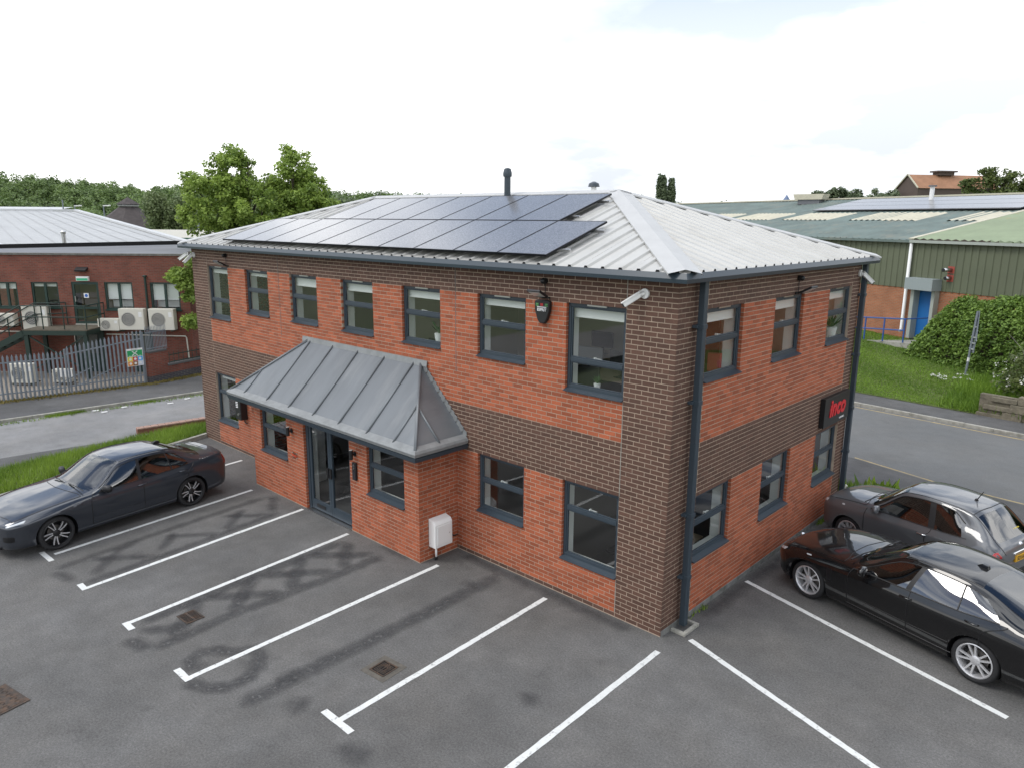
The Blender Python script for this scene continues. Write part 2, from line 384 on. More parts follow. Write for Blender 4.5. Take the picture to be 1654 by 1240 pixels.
# plinth on the car-park side wall, movement joints
mb = MB(); pbox(mb, Ps, 0.012, WD, -0.012, 0.09, -0.05, 0.10); mb.build('plinth', M['plinth'], office, bevel=0.008)
for x in (-11.07, -4.705):
    mb = MB(); pbox(mb, Pf, x-0.006, x+0.006, -0.003, 0.012, 3.6 if x > -5 else 3.55, H_); mb.build('movement_joint', M['plinth'], office)
mb = MB(); pbox(mb, Pf, -0.886, -0.876, -0.003, 0.012, 0.1, LB7); pbox(mb, Pf, -0.886, -0.876, -0.003, 0.012, LT, UB7); pbox(mb, Pf, -0.886, -0.876, -0.003, 0.012, UT, H_)
mb.build('movement_joint', M['conc'], office)

# ---------------------------------------------------------------- windows
def window(P, ua, ub, za, zb, split, vent=False, blind=0.16, handle=True, sillw=0.006):
    w = part_empty('window', office)
    zs = za+0.045                                        # the sill takes the bottom of the opening
    zt = zs+(zb-zs)*(1-split)
    f = MB(); fw = 0.058
    for (a, b, c, d) in ((ua, ub, zb-fw, zb), (ua, ub, zs, zs+fw), (ua, ua+fw, zs+fw, zb-fw), (ub-fw, ub, zs+fw, zb-fw), (ua+fw, ub-fw, zt-0.035, zt+0.035)):
        pbox(f, P, a+0.003, b-0.003, 0.055, 0.125, c, d)
    for (c, d) in ((zs+fw, zt-0.035), (zt+0.035, zb-fw)):  # slimmer sash beads
        g = 0.022
        pbox(f, P, ua+fw-.002, ub-fw+.002, 0.070, 0.110, d-g, d); pbox(f, P, ua+fw-.002, ub-fw+.002, 0.070, 0.110, c, c+g)
        pbox(f, P, ua+fw-.002, ua+fw+g, 0.070, 0.110, c+g, d-g); pbox(f, P, ub-fw-g, ub-fw+.002, 0.070, 0.110, c+g, d-g)
    f.build('frame', M['frame'], w, bevel=0.005)
    for (c, d) in ((zs+fw, zt-0.035), (zt+0.035, zb-fw)):
        g = MB(); tilt = rnd.uniform(-0.0035, 0.0035); g.quad(P(ua+fw, 0.088, c), P(ub-fw, 0.088+tilt, c), P(ub-fw, 0.088+tilt*0.3, d), P(ua+fw, 0.088-tilt, d)); g.build('pane', M['pane'], w)
    s = MB()
    vs = [(-0.045, za+0.004), (-0.045, za+0.018), (0.055, za+0.052), (0.055, za+0.004)]
    A = [P(ua-sillw, e, z) for e, z in vs]; B = [P(ub+sillw*0.6, e, z) for e, z in vs]
    s._add(A+B, [(0, 1, 2, 3), (7, 6, 5, 4), (0, 4, 5, 1), (1, 5, 6, 2), (2, 6, 7, 3), (3, 7, 4, 0)])
    s.build('sill', M['frame'], w)
    if vent:
        v = MB(); m_ = (ua+ub)/2; pbox(v, P, m_-0.19, m_+0.19, 0.035, 0.056, zb-0.030, zb-0.008); v.build('trickle_vent', M['steel'], w)
    if blind:
        b = MB(); pbox(b, P, ua+0.03, ub-0.03, 0.16, 0.20, zb-fw-blind, zb-0.03); pbox(b, P, ua+0.03, ub-0.03, 0.15, 0.21, zb-fw-blind-0.02, zb-fw-blind); b.build('blind', M['white'], w)
    if handle:
        h = MB(); m_ = (ua+ub)/2; pbox(h, P, m_-0.06, m_+0.07, 0.105, 0.14, zt+0.045, zt+0.06); pbox(h, P, m_-0.075, m_-0.045, 0.095, 0.14, zt+0.03, zt+0.075); h.build('handle', M['white'], w)
    return w
for i, (a, b) in enumerate(FX):
    window(Pf, a, b, UB7 if i in (0, 6) else UB, UT, 0.66 if i in (0, 6) else 0.47, True, (0.12, 0.09, 0.20, 0.17, 0.15, 0.13, 0.16)[i], i >= 4)
window(Pf, *FX[6], LB7, LT, 0.36, False, 0.03); window(Pf, *FX[5], LB, LT, 0.47, False, 0.03); window(Pf, *FX[0], LB7, LT, 0.40, False, 0.10, False)
for a, b in RY:
    window(Ps, a, b, UB, UT, 0.47, True, 0.17, a < 4); window(Ps, a, b, LB, LT, 0.47, False, 0.0, a < 4)
window(Ppf, *PWL, 0.47, False, 0.05, False); window(Ppf, *PWR, 0.47, False, 0.05, False)

# ---------------------------------------------------------------- entrance doors
dr = part_empty('entrance_door', office)
mb = MB(); a, b, c, d = PDR
for q in ((a, b, 2.06, d), (a, a+0.10, c, 2.06), (b-0.05, b, c, 2.06)): pbox(mb, Ppf, q[0]+.003, q[1]-.003, 0.06, 0.14, q[2], q[3])
mb.build('frame', M['frame'], dr, bevel=0.004)
mid = (a+0.10+b-0.05)/2
for (p, q, s) in ((a+0.103, mid-0.003, 1), (mid+0.003, b-0.053, -1)):
    m = MB(); st = 0.075
    pbox(m, Ppf, p, p+st, 0.075, 0.125, c+0.02, 2.055); pbox(m, Ppf, q-st, q, 0.075, 0.125, c+0.02, 2.055)
    pbox(m, Ppf, p+st, q-st, 0.075, 0.125, c+0.02, c+0.24); pbox(m, Ppf, p+st, q-st, 0.075, 0.125, 1.985, 2.055)
    m.build('door_leaf', M['frame'], dr, bevel=0.004)
    m = MB(); m.quad(Ppf(p+st, .1, c+.24), Ppf(q-st, .1, c+.24), Ppf(q-st, .1, 1.985), Ppf(p+st, .1, 1.985)); m.build('pane', M['pane'], dr)
    hx = q-0.05 if s == 1 else p+0.05
    m = MB(); pbox(m, Ppf, hx-0.03, hx+0.03, 0.035, 0.055, 0.93, 1.16); pbox(m, Ppf, hx-0.01, hx+0.01, 0.05, 0.08, 0.96, 0.99); pbox(m, Ppf, hx-0.01, hx+0.01, 0.05, 0.08, 1.10, 1.13); m.build('push_handle', M['black'], dr)
m = MB(); pbox(m, Ppf, a+0.32, a+0.66, 0.066, 0.076, 0.12, 0.20); m.build('letter_plate', M['black'], dr)
m = MB(); pbox(m, Ppf, a+0.02, b-0.02, -0.03, 0.12, 0.004, 0.035); m.build('threshold', M['steel'], dr)

# ---------------------------------------------------------------- interior shell
IX0, IX1, IY0, IY1 = -L_+0.34, -0.34, 0.34, WD-0.3
for (zf, zc, nm) in ((0.05, 2.62, 'ground'), (2.98, 5.36, 'upper')):
    mb = MB(); mb.box((IX0, IY0, zf-0.04), (IX1, IY1, zf)); mb.build('floor_slab', M['carpet'], office)
    mb = MB(); mb.box((IX0, IY0, zc), (IX1, IY1, zc+0.03)); mb.build('ceiling', M['ceil'], office)
mb = MB(); mb.box((PX0+.1, PY+0.14, 0.0), (PX1-.1, 0.34, 0.05)); mb.build('porch_floor', M['carpet'], office)
mb = MB(); mb.box((PX0+.1, PY+0.14, 2.2), (PX1-.1, 0.34, 2.23)); mb.build('porch_ceiling', M['ceil'], office)
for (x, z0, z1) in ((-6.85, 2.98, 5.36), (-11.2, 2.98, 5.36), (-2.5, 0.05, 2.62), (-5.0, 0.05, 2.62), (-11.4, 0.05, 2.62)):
    mb = MB(); mb.box((x-0.05, IY0, z0), (x+0.05, 4.0 if x < -3 else 3.6, z1)); mb.build('partition', M['beige' if z0 > 1 else 'dimroom'], office)
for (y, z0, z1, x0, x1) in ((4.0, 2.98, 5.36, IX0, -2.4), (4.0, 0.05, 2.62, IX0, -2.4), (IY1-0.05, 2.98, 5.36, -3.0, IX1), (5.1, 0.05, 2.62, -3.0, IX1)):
    mb = MB(); mb.box((x0, y, z0), (x1, y+0.08, z1)); mb.build('partition', M['beige' if z0 > 1 else 'dimroom'], office)

# ---------------------------------------------------------------- roof
EO, EZ, RIDY, RZ = 0.24, 5.70, 3.74, 7.00
X0, X1, Y0, Y1 = -L_-EO, EO, -EO, WD+EO
HR = RIDY+EO                                   # run of the hips
SL = (RZ-EZ)/HR
roof = part_empty('roof', office)
RIBP, RBW, RTW, RH = 0.333, 0.085, 0.045, 0.036
def slope_sheets(fn, u0, u1, run):
    """fn(u, r, h): point at u along the eave, r run up the slope, h above the sheet. The run is cut by the hips at both ends"""
    lim = lambda u: max(0.0, min(run, u-u0, u1-u))
    n = int(math.ceil((u1-u0)/1.0)); w = (u1-u0)/n
    for i in range(n):
        a, b = u0+i*w, u0+(i+1)*w
        xs = []
        for k in range(3):
            c = a+w*(k+0.5)/3
            xs += [(c-RBW/2, 0), (c-RTW/2, RH), (c+RTW/2, RH), (c+RBW/2, 0)]
        prof = [(a+0.002, 0)]+xs+[(b-0.002, 0)]
        m = MB()
        for (p, q) in zip(prof, prof[1:]):
            l0, l1 = lim(p[0]), lim(q[0])
            if max(l0, l1) < 0.02: continue
            s = [0, .5, 1]
            m.quad(fn(p[0], 0.02, p[1]), fn(q[0], 0.02, q[1]), fn(q[0], max(l1, .02), q[1]), fn(p[0], max(l0, .02), p[1]))
        for k in range(3):                       # open rib ends at the eave
            c = a+w*(k+0.5)/3
            m.quad(fn(c-RBW/2, 0.024, -0.001), fn(c+RBW/2, 0.024, -0.001), fn(c+RTW/2, 0.024, RH-0.002), fn(c-RTW/2, 0.024, RH-0.002), 1)
        m.build('roof_sheet', [M['roof'], M['foam']], roof)
slope_sheets(lambda u, r, h: (u, Y0+r, EZ+r*SL+h), X0, X1, HR)
slope_sheets(lambda u, r, h: (X1-r, u, EZ+r*SL+h), Y0, Y1, HR)
slope_sheets(lambda u, r, h: (X0+r, -u, EZ+r*SL+h), -Y1, -Y0, HR)
slope_sheets(lambda u, r, h: (-u, Y1-r, EZ+r*SL+h), -X1, -X0, HR)
def cap_strip(name, a, b, side1, side2, w, drop, lift=0.048):
    m = MB(); a = Vector(a); b = Vector(b); up = Vector((0, 0, lift))
    s1, s2 = Vector(side1), Vector(side2)
    for (s, o) in ((s1, 1), (s2, -1)):
        q = [a+up, b+up, b+up+s*w+Vector((0, 0, drop)), a+up+s*w+Vector((0, 0, drop))]
        m.quad(*q); lip = Vector((0, 0, -0.028)); m.quad(q[3], q[2], q[2]+lip, q[3]+lip)
    return m.build(name, M['cap'], roof)
RL, RR = (X0+HR, RIDY, RZ), (X1-HR, RIDY, RZ)
cap_strip('ridge_cap', RL, RR, (0, -1, 0), (0, 1, 0), 0.20, -0.20*SL)
def hip(cor, top):
    cor, top = Vector(cor), Vector(top); d = (top-cor); d.z = 0; d.normalize(); p = Vector((-d.y, d.x, 0))
    dz = -0.24*SL*math.sqrt(0.5)
    cap_strip('hip_cap', cor+(top-cor)*0.012, top, p, -p, 0.24, dz)
for cor, top in (((X1, Y0, EZ), RR), ((X0, Y0, EZ), RL), ((X1, Y1, EZ), RR), ((X0, Y1, EZ), RL)): hip(cor, top)
# gutters with a sloped upper face, mitred at the corners
prof = [(-0.30, 5.575), (-0.005, 5.575), (0.0, 5.632), (-0.040, 5.712), (-0.045, 5.712), (-0.045, 5.665), (-0.26, 5.665)]
cn = [(X0, Y0), (X1, Y0), (X1, Y1), (X0, Y1)]
ndir = [(0, -1), (1, 0), (0, 1), (-1, 0)]
for i in range(4):
    a, b = cn[i], cn[(i+1) % 4]; n = ndir[i]; t = ((b[0]-a[0]), (b[1]-a[1])); ln = math.hypot(*t); t = (t[0]/ln, t[1]/ln)
    m = MB(); A = [(a[0]+n[0]*(o+.03)-t[0]*(o+.03), a[1]+n[1]*(o+.03)-t[1]*(o+.03), z) for o, z in prof]; B = [(b[0]+n[0]*(o+.03)+t[0]*(o+.03), b[1]+n[1]*(o+.03)+t[1]*(o+.03), z) for o, z in prof]
    for k in range(len(prof)): j = (k+1) % len(prof); m.quad(A[k], B[k], B[j], A[j])
    m.build('gutter', M['gutter'], office)
def downpipe(x, y, brackets, axis):
    p = part_empty('downpipe', office); m = MB(); m.box((x-0.052, y-0.052, 0.06), (x+0.052, y+0.052, 5.58)); m.build('pipe', M['frame'], p, bevel=0.012)
    for z in brackets:
        m = MB(); m.box((x-0.062, y-0.062, z-0.035), (x+0.062, y+0.062, z+0.035)); m.box((x-0.10, y-0.11, z-0.02), (x-0.02, y+0.11, z+0.02)); m.build('bracket', M['frame'], p, bevel=0.004)
downpipe(0.115, 0.50, (0.9, 1.95, 3.75, 4.9), 0); downpipe(0.07, 7.49, (2.4, 3.6, 4.9, 1.4), 0)
m = MB()
for q in ((0.0, 0.27, 0.26, 0.33), (0.0, 0.67, 0.26, 0.73), (0.20, 0.33, 0.26, 0.67)): m.box((q[0]+.02, q[1], 0.0), (q[2]+.02, q[3], 0.055))
m.build('gully_surround', M['conc'], office, bevel=0.008)

# ---------------------------------------------------------------- porch roof
pr = part_empty('porch_roof', office)
EY, EZP, RYP, RZP, EXL, EXR, RXL, RXR = -1.25, 2.36, -0.02, 3.60, -11.42, -4.44, -9.84, -5.72
def porch_panel(pts, h=0.012):
    P_ = [Vector(p) for p in pts]; n = (P_[1]-P_[0]).cross(P_[2]-P_[0]).normalized()
    if n.z < 0: n = -n
    m = MB(); m.prism([p-n*0.02 for p in P_], n*0.02); m.build('lead_panel', M['lead'], pr)
def seam(a, b, r=0.022):
    a, b = Vector(a), Vector(b); m = MB(); m.tube([a+Vector((0, 0, .012)), a.lerp(b, .5)+Vector((0, 0, .012)), b+Vector((0, 0, .012))], r, 8); m.build('seam_roll', M['lead'], pr, smooth=True)
sx = [-9.72, -8.78, -7.82, -6.88, -5.93]
front = lambda x, t: (x, EY+(RYP-EY)*t, EZP+(RZP-EZP)*t)
tl = lambda x: min(1.0, (x-EXL)/(RXL-EXL), (EXR-x)/(EXR-RXR))
xs = [EXL, -10.76]+sx+[-5.10, EXR]
xs2 = sorted(xs+[RXL, RXR])
for a, b in zip(xs, xs[1:]):
    inner = [x for x in xs2 if a < x < b]
    pts = [front(a, 0), front(b, 0)]
    if tl(b) > 0.01: pts.append(front(b, tl(b)))
    for x in reversed(inner): pts.append(front(x, tl(x)))
    if tl(a) > 0.01: pts.append(front(a, tl(a)))
    porch_panel(pts)
for x in xs[1:-1]: seam(front(x, 0.01), front(x, tl(x)))
right = lambda y, t: (EXR+(RXR-EXR)*t, y, EZP+(RZP-EZP)*t)
ys = [EY, -0.66, RYP]; tr = lambda y: min(1.0, (y-EY)/(RYP-EY))
porch_panel([right(EY, 0), right(-0.66, 0), right(-0.66, tr(-0.66))]); porch_panel([right(-0.66, 0), right(RYP, 0), right(RYP, 1.0), right(-0.66, tr(-0.66))])
seam(right(-0.66, 0.01), right(-0.66, tr(-0.66)))
left = lambda y, t: (EXL+(RXL-EXL)*t, y, EZP+(RZP-EZP)*t)
porch_panel([left(EY, 0), left(RYP, 1.0), left(RYP, 0)])
seam((EXR, EY, EZP), (RXR, RYP, RZP), 0.03); seam((EXL, EY, EZP), (RXL, RYP, RZP), 0.03)
# pale drip edge, gutter and flashings
for (a, b, nm) in (((EXL, EY, 0), (EXR, EY, 0), 0), ((EXR, EY, 0), (EXR, -0.01, 0), 1), ((EXL, -0.01, 0), (EXL, EY, 0), 2)):
    a, b = Vector(a), Vector(b); t = (b-a).normalized(); o = Vector((t.y, -t.x, 0))
    def strip(name, prof_, mt, a=a, b=b, t=t, o=o, nm=nm):
        m = MB(); s0 = 1 if nm != 2 else 0; s1 = 1 if nm != 1 else 0
        A = [a+o*q-t*q*s0+Vector((0, 0, z)) for q, z in prof_]; B = [b+o*q+t*q*s1+Vector((0, 0, z)) for q, z in prof_]
        for k in range(len(prof_)): j = (k+1) % len(prof_); m.quad(A[k], B[k], B[j], A[j])
        m.poly(A); m.poly(B[::-1]); m.build(name, mt, pr)
    strip('drip_edge', [(-0.06, EZP-0.03), (0.055, EZP-0.105), (0.075, EZP-0.04), (0.05, EZP+0.005), (-0.06, EZP+0.06)], M['leadedge'])
    strip('porch_gutter', [(-0.24, EZP-0.19), (0.05, EZP-0.20), (0.07, EZP-0.118), (-0.24, EZP-0.118)], M['frame'])
m = MB(); m.prism([(RXL-.22, -0.035, 3.575), (RXR+.20, -0.035, 3.575), (RXR+.20, -0.014, 3.69), (RXL-.22, -0.014, 3.69)], (0, -0.012, 0)); m.build('lead_flashing', M['leadedge'], pr)
n = 15
for i in range(n):                              # stepped flashing up the wall on both hips
    t = (i+0.5)/n
    for (fn, s) in ((right, 1), (left, -1)):
        c = Vector(fn(RYP, t)); m = MB()
        m.prism([(c.x-0.06*s, -0.012, c.z-0.06), (c.x+0.075*s, -0.012, c.z+0.0), (c.x+0.075*s, -0.012, c.z+0.075), (c.x-0.02*s, -0.012, c.z+0.13)], (0, -0.008-0.012*(i % 2), 0)); m.build('step_flashing', M['leadedge'], pr)
# ------------------------------------------------------------------ ground
def asphalt(name, base, speck=0.35, patch=0.18, stain=None, warm=(1, 1, 1)):
    m = bpy.data.materials.new(name); m.use_nodes = True; nt = m.node_tree; nt.nodes.clear(); L = nt.links.new
    out = N(nt, 'ShaderNodeOutputMaterial'); p = N(nt, 'ShaderNodeBsdfPrincipled'); L(p.outputs[0], out.inputs[0])
    p.inputs['Roughness'].default_value = 0.88; p.inputs['Specular IOR Level'].default_value = 0.35
    g = N(nt, 'ShaderNodeNewGeometry'); P = g.outputs['Position']
    def noise(s, d=4, r=0.6, off=0):
        n = N(nt, 'ShaderNodeTexNoise'); n.inputs['Scale'].default_value = s; n.inputs['Detail'].default_value = d; n.inputs['Roughness'].default_value = r
        if off:
            mp = N(nt, 'ShaderNodeMapping'); mp.inputs['Location'].default_value = (off, off*.7, 0); L(P, mp.inputs[0]); L(mp.outputs[0], n.inputs[0])
        else: L(P, n.inputs[0])
        return n.outputs[0]
    def rng(src, a, b, c, d):
        r = N(nt, 'ShaderNodeMapRange'); L(src, r.inputs[0])
        for i, v in enumerate((a, b, c, d)): r.inputs[i+1].default_value = v
        return r.outputs[0]
    def mul(a, b):
        x = N(nt, 'ShaderNodeMath', operation='MULTIPLY'); L(a, x.inputs[0])
        if isinstance(b, float): x.inputs[1].default_value = b
        else: L(b, x.inputs[1])
        return x.outputs[0]
    v = mul(rng(noise(0.35, 5), 0.3, 0.7, 1-patch, 1+patch), rng(noise(2.2, 6, .65, 5), 0.3, 0.7, 1-patch*.7, 1+patch*.7))
    v = mul(v, rng(noise(34, 3, .8), 0.3, 0.7, 1-speck*.75, 1+speck*.75))
    v = mul(v, rng(noise(190, 1, .7, 3), 0.3, 0.72, 1-speck*.8, 1+speck))
    if stain: v = mul(v, rng(noise(0.9, 7, .7, 17), 0.60, 0.74, 1.0, stain))
    sp = N(nt, 'ShaderNodeTexVoronoi'); sp.inputs['Scale'].default_value = 11.0; L(P, sp.inputs[0])
    white = rng(sp.outputs['Distance'], 0.03, 0.055, 2.2, 1.0); rn = rng(noise(3.0, 2, .5, 9), .58, .64, 0.0, 1.0)
    wm = N(nt, 'ShaderNodeMix', data_type='FLOAT'); L(rn, wm.inputs[0]); wm.inputs[2].default_value = 1.0; L(white, wm.inputs[3]); v = mul(v, wm.outputs[0])
    mc = N(nt, 'ShaderNodeMix', data_type='RGBA', blend_type='MULTIPLY'); mc.inputs[0].default_value = 1; mc.inputs[6].default_value = (*[base*w for w in warm], 1); L(v, mc.inputs[7])
    warmf = rng(noise(0.7, 4, .6, 31), 0.4, 0.7, 0.0, 0.5)
    mw = N(nt, 'ShaderNodeMix', data_type='RGBA', blend_type='MULTIPLY'); L(warmf, mw.inputs[0]); L(mc.outputs[2], mw.inputs[6]); mw.inputs[7].default_value = (1.03, .985, .93, 1)
    L(mw.outputs[2], p.inputs['Base Color'])
    b = N(nt, 'ShaderNodeBump'); b.inputs['Distance'].default_value = 0.006; b.inputs['Strength'].default_value = 0.8; L(noise(120, 3, .7), b.inputs['Height']); L(b.outputs[0], p.inputs['Normal'])
    MATS[name] = m; return m
M['park'] = asphalt('car_park_asphalt', 0.120, 0.46, 0.20, 0.66, (1.015, 1.0, 0.968))
M['roadL'] = asphalt('old_road_asphalt', 0.21, 0.22, 0.16, 0.8)
M['roadR'] = asphalt('grey_road_asphalt', 0.145, 0.18, 0.10, 0.85, (0.97, 1.0, 1.0))
M['path'] = asphalt('footway_asphalt', 0.095, 0.25, 0.22, 0.75)
M['yard'] = asphalt('yard_paving', 0.22, 0.2, 0.15, None, (1.05, .93, .78))
M['paint'] = mat('white_road_paint', (0.66, 0.67, 0.65), 0.75, var=0.06, vscale=9, dirt=((0.26, 0.26, 0.25), 13.0, 0.56, 0.72))
M['yellow'] = mat('faded_yellow_paint', (0.36, 0.28, 0.14), 0.8, var=0.2, vscale=6, dirt=((0.2, 0.19, 0.17), 5.0, 0.5, 0.75))
M['kerb'] = mat('kerb_concrete', (0.33, 0.32, 0.28), 0.9, var=0.2, vscale=4, dirt=((0.14, 0.13, 0.10), 3, 0.5, 0.8))
M['earth'] = mat('earth', (0.10, 0.085, 0.045), 0.95, var=0.3, vscale=2)
M['far'] = mat('distant_ground', (0.10, 0.13, 0.06), 0.95, var=0.3, vscale=0.05)
ZL = -0.80
def sheet_poly(name, pts, z, m, parent=None, k='structure'):
    mb = MB(); mb.poly([(p[0], p[1], p[2] if len(p) > 2 else z) for p in pts]); o = mb.build(name, m, parent)
    if k and parent is None: kind(o, k)
    return o
# far land: one large sheet, below everything near
mb = MB(); S = 4000; mb.poly([(-S, -S, -1.3), (S, -S, -1.3), (S, S, -1.3), (-S, S, -1.3)]); kind(mb.build('ground', M['far']), 'structure')
# kerb line between the car park and the grass bank
KA, KB, KC = (-13.55, -8.2), (-14.16, -5.65), (-15.78, 0.05)
park_pts = [(-11.6, -16), (14, -16), (14, 8.9), (3.2, 9.1), (-0.4, 8.4), (-0.4, 0.3), (-15.9, 0.3), KC, KB, KA]
park = sheet_poly('car_park', park_pts, 0.0, M['park'])
# bay lines, each its own strip
def line(a, b, w=0.095, ext=None, name='bay_line', m=None, z=0.004, parent=None):
    a, b = Vector(a), Vector(b); d = (b-a).normalized(); n = Vector((-d.y, d.x)); mb = MB(); k = max(2, int((b-a).length/0.12))
    for i in range(k):
        p, q = a.lerp(b, i/k), a.lerp(b, (i+1)/k)
        j = [rnd.uniform(-.0042, .0042) for _ in range(2)]
        if i == 0: e0 = [w/2, w/2]
        e1 = [w/2+j[0], w/2+j[1]] if i < k-1 else [w/2, w/2]
        mb.quad((*(p+n*e0[0]), z), (*(p-n*e0[1]), z), (*(q-n*e1[1]), z), (*(q+n*e1[0]), z)); e0 = e1
    return mb.build(name, m or M['paint'], parent or park)
LN = [((-10.66, -1.26), (-10.13, -5.66)), ((-8.71, -1.06), (-8.21, -5.70)), ((-6.85, -1.13), (-6.45, -5.66)), ((-4.41, -0.78), (-4.29, -5.60)), ((-2.115, -0.31), (-1.96, -4.64)), ((0.19, -0.36), (0.26, -4.9)), ((-12.96, -0.34), (-12.3, -5.5)),
      ((0.38, 0.27), (3.60, -0.72)), ((0.12, 2.72), (4.40, 1.53)), ((0.0, 5.25), (4.6, 4.0))]
for a, b in LN: line(a, b)
for a, b, w in (((-10.41, -5.81), (-9.84, -5.79), .095), ((-8.46, -5.73), (-8.16, -5.73), .10), ((-6.51, -5.66), (-6.21, -5.66), .105), ((-4.63, -5.625), (-4.23, -5.62), .10), ((-2.28, -4.665), (-1.65, -4.665), .10)): line(a, b, w, name='bay_end_bar', z=0.0055)
# old lines blacked out with bitumen: soft edged dark strips with worn paint in the middle
def ghost_mat():
    m = bpy.data.materials.new('blacked_out_paint'); m.use_nodes = True; nt = m.node_tree; nt.nodes.clear(); L = nt.links.new
    out = N(nt, 'ShaderNodeOutputMaterial'); p = N(nt, 'ShaderNodeBsdfPrincipled'); p.inputs['Roughness'].default_value = 0.9
    t = N(nt, 'ShaderNodeBsdfTransparent'); mx = N(nt, 'ShaderNodeMixShader')
    a = N(nt, 'ShaderNodeAttribute', attribute_name='v')
    g = N(nt, 'ShaderNodeNewGeometry')
    n = N(nt, 'ShaderNodeTexNoise'); n.inputs['Scale'].default_value = 3.2; n.inputs['Detail'].default_value = 7; n.inputs['Roughness'].default_value = .7; L(g.outputs['Position'], n.inputs[0])
    ad = N(nt, 'ShaderNodeMath', operation='MULTIPLY_ADD'); L(n.outputs[0], ad.inputs[0]); ad.inputs[1].default_value = 1.1; 
    sb = N(nt, 'ShaderNodeMath', operation='ADD'); L(a.outputs['Fac'], sb.inputs[0]); sb.inputs[1].default_value = -0.62; L(sb.outputs[0], ad.inputs[2])
    r = N(nt, 'ShaderNodeMapRange'); L(ad.outputs[0], r.inputs[0]); r.inputs[1].default_value = 0.10; r.inputs[2].default_value = 1.0; r.inputs[3].default_value = 0; r.inputs[4].default_value = 0.54
    n2 = N(nt, 'ShaderNodeTexNoise'); n2.inputs['Scale'].default_value = 16; n2.inputs['Detail'].default_value = 5; n2.inputs['Roughness'].default_value = .75; L(g.outputs['Position'], n2.inputs[0])
    r2 = N(nt, 'ShaderNodeMapRange'); L(n2.outputs[0], r2.inputs[0]); r2.inputs[1].default_value = .52; r2.inputs[2].default_value = .64
    gm = N(nt, 'ShaderNodeMath', operation='GREATER_THAN'); L(a.outputs['Fac'], gm.inputs[0]); gm.inputs[1].default_value = 0.80
    mm = N(nt, 'ShaderNodeMath', operation='MULTIPLY'); L(r2.outputs[0], mm.inputs[0]); L(gm.outputs[0], mm.inputs[1])
    c = N(nt, 'ShaderNodeMix', data_type='RGBA'); L(mm.outputs[0], c.inputs[0]); c.inputs[6].default_value = (.044, .044, .047, 1); c.inputs[7].default_value = (.21, .21, .20, 1)
    L(c.outputs[2], p.inputs[0]); L(r.outputs[0], mx.inputs[0]); L(t.outputs[0], mx.inputs[1]); L(p.outputs[0], mx.inputs[2]); L(mx.outputs[0], out.inputs[0]); return m
M['ghost'] = ghost_mat()
GZ = [0.0015]
def ghost(pts, w=0.30, strength=1.0):
    pts = [Vector(p) for p in pts]; GZ[0] += 0.00004; z = GZ[0]
    mb = MB(); vals = []
    prof = [(-.75, 0), (-.5, .35), (-.25, .75), (0, 1), (.25, .75), (.5, .35), (.75, 0)]
    dense = []
    for a, b in zip(pts, pts[1:]):
        k = max(1, int((b-a).length/0.25)); dense += [a.lerp(b, i/k) for i in range(k)]
    dense.append(pts[-1])
    for i, p in enumerate(dense):
        d = (dense[min(i+1, len(dense)-1)]-dense[max(i-1, 0)]).normalized(); n = Vector((-d.y, d.x))
        end = 0.0 if i in (0, len(dense)-1) else 1.0
        for s, v in prof: mb.v.append((*(p+n*s*w), z)); vals.append(v*end*strength)
    m = len(prof)
    for i in range(len(dense)-1):
        for k in range(m-1): mb.f.append((i*m+k, i*m+k+1, (i+1)*m+k+1, (i+1)*m+k)); mb.m.append(0)
    o = mb.build('blacked_out_line', M['ghost'], park); a = o.data.attributes.new('v', 'FLOAT', 'POINT'); a.data.foreach_set('value', vals); return o
A_ = [[(-9.4, -5.95), (-9.7, -4.0), (-10.0, -1.2)], [(-8.4, -5.8), (-8.62, -3.7), (-8.95, -1.4)], [(-9.4, -5.9), (-8.5, -5.75)], [(-8.6, -5.5), (-9.45, -4.7), (-9.6, -4.2)], [(-9.45, -5.3), (-8.6, -4.3)], [(-8.7, -4.3), (-9.6, -3.5)], [(-9.5, -3.9), (-8.7, -2.9)], [(-8.75, -2.9), (-9.8, -1.9)], [(-9.7, -2.6), (-8.9, -1.7)], [(-8.95, -1.7), (-10.0, -1.05)]]
for g in A_: ghost(g, 0.26, 0.82)
B_ = [[(-5.38, -5.75), (-5.5, -4.4), (-5.45, -2.2), (-5.5, -1.2)], [(-6.1, -5.85), (-5.35, -5.68)], [(-6.3, -5.6), (-6.5, -3.2), (-6.6, -1.4)], [(-5.4, -5.4), (-6.45, -4.4)], [(-6.4, -4.45), (-5.5, -3.3)], [(-5.5, -4.4), (-6.55, -3.35)], [(-6.5, -3.4), (-5.55, -2.2)], [(-5.5, -3.3), (-6.65, -2.3)], [(-6.6, -2.35), (-5.6, -1.3)], [(-5.5, -2.2), (-6.6, -1.3)], [(-6.2, -5.7), (-5.6, -5.0)]]
for g in B_: ghost(g, 0.30, 0.97)
ghost([(-4.25, -5.30), (-4.50, -5.45), (-4.72, -5.40), (-4.80, -5.20), (-4.68, -5.0), (-4.45, -4.85), (-4.33, -4.6), (-4.1, -4.62), (-3.86, -4.75), (-3.68, -5.0), (-3.70, -5.3), (-3.86, -5.5), (-4.1, -5.62), (-4.3, -5.60)], 0.30, 1.0)
ghost([(-3.20, -5.5), (-3.21, -4.2), (-3.22, -2.4), (-3.28, -0.2)], 0.34, 1.0); ghost([(-3.5, -4.85), (-3.3, -4.55), (-3.1, -4.4)], 0.4, 0.9)
ghost([(-2.9, -4.95), (-2.6, -4.8), (-2.45, -4.7)], 0.5, 0.85); ghost([(-0.8, -2.5), (-0.45, -2.55), (-0.25, -2.75)], 0.35, 0.8); ghost([(-1.7, -4.9), (-1.2, -4.85), (-0.9, -4.9)], 0.4, 0.8)
